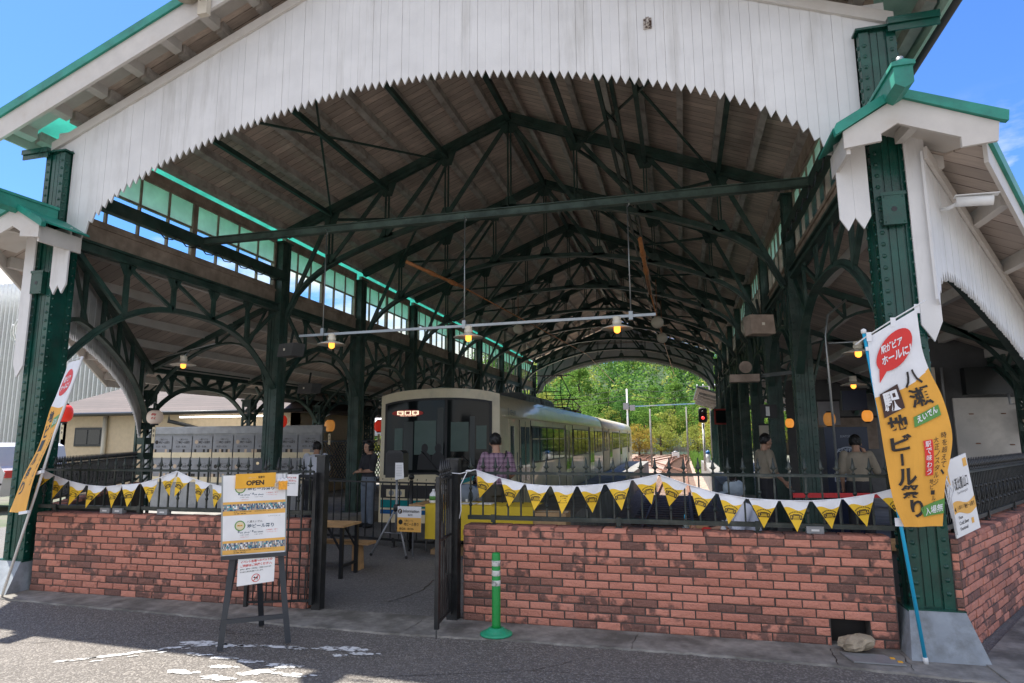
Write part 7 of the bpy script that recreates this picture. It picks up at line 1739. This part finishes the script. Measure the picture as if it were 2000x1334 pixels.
q = T('yellow_hydrant', 'small violet topped white post at the platform end', 'post', (1.6, 44, 0)); m = M(); m.lathe([(.16, 0), (.16, .5), (.10, .55)], (0, 0, 0), 12); m.build('base', 'white_plastic', q, local=True); m = M(); m.ball((0, 0, .62), .15, 12, 8); m.build('top', 'train_blue', q, local=True)

# ================================================================== TREES
def tree_mesh(h, r_, seed, clumps=60, leaf=.30, per=52, trunk_h=.35, shape=1.0):
    rd = random.Random(seed); m = M(); tips = []
    m.tube([(0, 0, 0), (.1, 0, h*.3), (.0, .1, h*.65), (0, 0, h*.92)], [r_*.07, r_*.055, r_*.03, .02], 8)
    L = M()
    for c in range(clumps):
        while True:
            x, y, z = rd.uniform(-1, 1), rd.uniform(-1, 1), rd.uniform(-1, 1); d = x*x+y*y+z*z
            if .12 < d < 1: break
        k = 1-.45*max(0, z)**1.5*shape; cx, cy, cz = x*r_*k, y*r_*k, h*(trunk_h+(1-trunk_h)*.5*(z+1)*.96)
        if c % 5 == 0: m.tube([(0, 0, cz*.72), (cx*.5, cy*.5, cz*.9), (cx, cy, cz)], [r_*.02, r_*.012, .01], 5)
        cr_ = r_*rd.uniform(.16, .30)
        for i in range(per):
            a, b_ = rd.uniform(0, 6.283), math.acos(rd.uniform(-1, 1)); rr = cr_*rd.uniform(.5, 1)**.5
            p = Vector((cx+rr*math.sin(b_)*math.cos(a), cy+rr*math.sin(b_)*math.sin(a), cz+rr*.7*math.cos(b_)))
            n_ = Vector((rd.uniform(-1, 1), rd.uniform(-1, 1), rd.uniform(-.2, 1.4))).normalized(); t1 = n_.orthogonal().normalized(); t1 = Matrix.Rotation(rd.uniform(0, 6.28), 3, n_) @ t1; t2 = n_.cross(t1); s_ = leaf*rd.uniform(.6, 1.3)
            n = L.V([p-t1*s_*.5, p+t2*s_*.28, p+t1*s_*.5, p-t2*s_*.28]); L.F(range(n, n+4))
    return m, L
TM = []
for i, (h, r_, sh_) in enumerate([(10, 4.2, .6), (13, 4.0, 1.4), (8, 4.2, .3), (16, 3.6, 2.0)]):
    tm, lm = tree_mesh(h, r_, 40+i, clumps=70, per=60, leaf=.36, shape=sh_, trunk_h=.12 if i == 2 else .22); TM.append((tm.mesh('trunk', ['bark']), lm, h))
TMC = {}
def tree(kind, leafm, x, y, z, sc_, rz, lab):
    t_ = T('conifer_tree' if kind == 3 else 'broadleaf_tree', lab, 'tree', (x, y, z), 'trees beyond the station', rz); t_.scale = (sc_, sc_, sc_)
    a = place('trunk', TM[kind][0], t_, local=True)
    if (kind, leafm) not in TMC: TMC[(kind, leafm)] = TM[kind][1].mesh('crown', [leafm])
    place('crown', TMC[(kind, leafm)], t_, local=True)
rd = random.Random(11)
names = {'leaf_dark': 'dark green', 'leaf_mid': 'mid green', 'leaf_yellow': 'yellow green', 'leaf_orange': 'autumn tinged'}
spots = []
for i in range(15): spots.append((-34+i*3.6+rd.uniform(-1, 1), rd.uniform(108, 114), [0, 2, 0, 1][i % 4], ['leaf_mid', 'leaf_yellow', 'leaf_dark', 'leaf_mid', 'leaf_yellow'][i % 5], rd.uniform(.75, 1.0)))
for i in range(14): spots.append((-40+i*4.4+rd.uniform(-1, 1), rd.uniform(120, 130), [1, 3, 1, 0][i % 4], ['leaf_mid', 'leaf_dark', 'leaf_mid'][i % 3], rd.uniform(.9, 1.15)))
spots += [(-9.0, 76, 2, 'leaf_dark', .62), (-12.5, 80, 0, 'leaf_mid', .8), (-16.5, 74, 0, 'leaf_yellow', .85), (5.2, 78, 2, 'leaf_yellow', .75), (8.0, 70, 0, 'leaf_mid', .9), (6.0, 92, 2, 'leaf_orange', .9), (-6.2, 98, 2, 'leaf_orange', .62), (-3.2, 103, 2, 'leaf_yellow', .65), (2.2, 100, 2, 'leaf_yellow', .6), (-24, 60, 0, 'leaf_mid', 1), (-31, 70, 1, 'leaf_mid', 1), (14, 60, 1, 'leaf_mid', 1), (20, 48, 0, 'leaf_mid', 1), (26, 40, 1, 'leaf_dark', 1), (-20, 46, 0, 'leaf_mid', .8), (-24.5, 50, 0, 'leaf_yellow', .8), (12, 34, 0, 'leaf_mid', .9), (16, 28, 2, 'leaf_mid', 1)]
cnt = {}
for i, (x, y, k, lm, sc_) in enumerate(spots):
    side_ = 'left' if x < -14 else 'middle' if x < 0 else 'right'; dist = 'in the front row behind the yard' if 100 < y < 118 else 'in the back row against the hill' if y > 118 else 'standing close beside the tracks' if abs(x) < 13 else 'beside the station'
    base_ = '%s %s tree %s, %s of the arch view' % (names[lm], ['round', 'tall', 'bushy', 'pointed'][k], dist, side_)
    tree(k, lm, x, y, -1.15, sc_, rd.uniform(0, 6), base_)
# wooded hill
mat('undergrowth', (.035, .07, .02), .95, var=.4, vs=.8)
hill = M()
def hz(x, y): return -1.2+34*(1/(1+math.exp(-(y-182)/17)))*(.8+.2*math.sin(x*.03+1)+.12*math.sin(x*.07))*(.55+.45/(1+math.exp(-(-x+2)/10)))+ (11/(1+math.exp(-(y-240)/12)))
hill.grid(lambda u, v: (-220+440*u, 132+180*v, hz(-220+440*u, 132+180*v)-.4), 60, 24); hill.build('hill', 'undergrowth', kind='structure', lab='steep wooded hillside behind the yard')
w_ = M(); rd = random.Random(5)
for i in range(950):
    y = 136+rd.random()**1.3*105; x = rd.uniform(-30-y*.33, 10+y*.3); cr_ = rd.uniform(2.2, 4.4); z = hz(x, y)+cr_*.9; tint = rd.choice([0, 0, 0, 1, 1, 2]); ht = rd.uniform(1.0, 1.9)
    for q in range(int(26*cr_)):
        a, b_ = rd.uniform(0, 6.283), math.acos(rd.uniform(-.35, 1)); rr = cr_*(1+.22*math.sin(4*a+i)*math.sin(3*b_+i))*rd.uniform(.8, 1.05)
        p = Vector((x+rr*math.sin(b_)*math.cos(a), y+rr*math.sin(b_)*math.sin(a), z+rr*ht*math.cos(b_)))
        n_ = (Vector((math.sin(b_)*math.cos(a), math.sin(b_)*math.sin(a), math.cos(b_)+.3))+Vector((rd.uniform(-1, 1), rd.uniform(-1, 1), rd.uniform(-1, 1)))*.7).normalized(); t1 = n_.orthogonal().normalized(); t1 = Matrix.Rotation(rd.uniform(0, 6.28), 3, n_) @ t1; t2 = n_.cross(t1); s_ = rd.uniform(.45, 1.0)
        n = w_.V([p-t1*s_*.6, p+t2*s_*.4, p+t1*s_*.6, p-t2*s_*.4]); w_.m = tint; w_.F(range(n, n+4))
w_.build('woodland', ['leaf_dark', 'leaf_mid', 'leaf_yellow'], kind='stuff', lab='dense mixed woodland covering the hillside')
# weeds at the platform foot
g_ = M(); rd = random.Random(9)
for i in range(1500):
    x = rd.choice([rd.uniform(1.0, 1.9), rd.uniform(2.2, 4)]); y = rd.uniform(50, 100); h_ = rd.uniform(.3, 1.1); a = rd.uniform(0, 6); d = Vector((math.cos(a), math.sin(a), 0))*.12
    p = Vector((x, y, -1.1)); n = g_.V([p-d, p+d, p+d*.3+Vector((rd.uniform(-.2, .2), rd.uniform(-.2, .2), h_))]); g_.F(range(n, n+3))
g_.build('weeds', 'leaf_mid', kind='stuff', lab='bright green weeds along the platform edge')

# floodlight fixed to the verge board, cropped by the top of the photograph
fl_ = T('floodlight', 'weathered cream floodlight with loose wires on the left slope of the verge', 'floodlight', (-5.05, 5.30, 6.45))
m = M(); o = M(); o.lathe([(.02, -.02), (.135, 0), (.15, .03), (.15, .16), (.12, .24), (.03, .27)], (0, 0, 0), 24)
m.add(o, lambda p: (-5.08+p[0]*.85-p[2]*.45, 5.28+p[1], 6.50+p[0]*.35+p[2]*.8)); m.build('housing', mat('weathered_cream', (.42, .38, .30), .5, dirt=(.18, .15, .10), ds=6, dlo=.45, dhi=.6), fl_)
m = M(); m.bx(-5.0, -4.88, 5.36, 5.425, 6.30, 6.52); m.build('bracket', 'cream_plastic', fl_)
m = M(); m.tube([(-4.95, 5.36, 6.5), (-4.9, 5.28, 6.40), (-4.82, 5.28, 6.46), (-4.78, 5.33, 6.62)], .008, 5); m.tube([(-4.9, 5.3, 6.56), (-4.84, 5.27, 6.50), (-4.74, 5.3, 6.60)], .012, 6); m.build('wire', 'rubber', fl_)
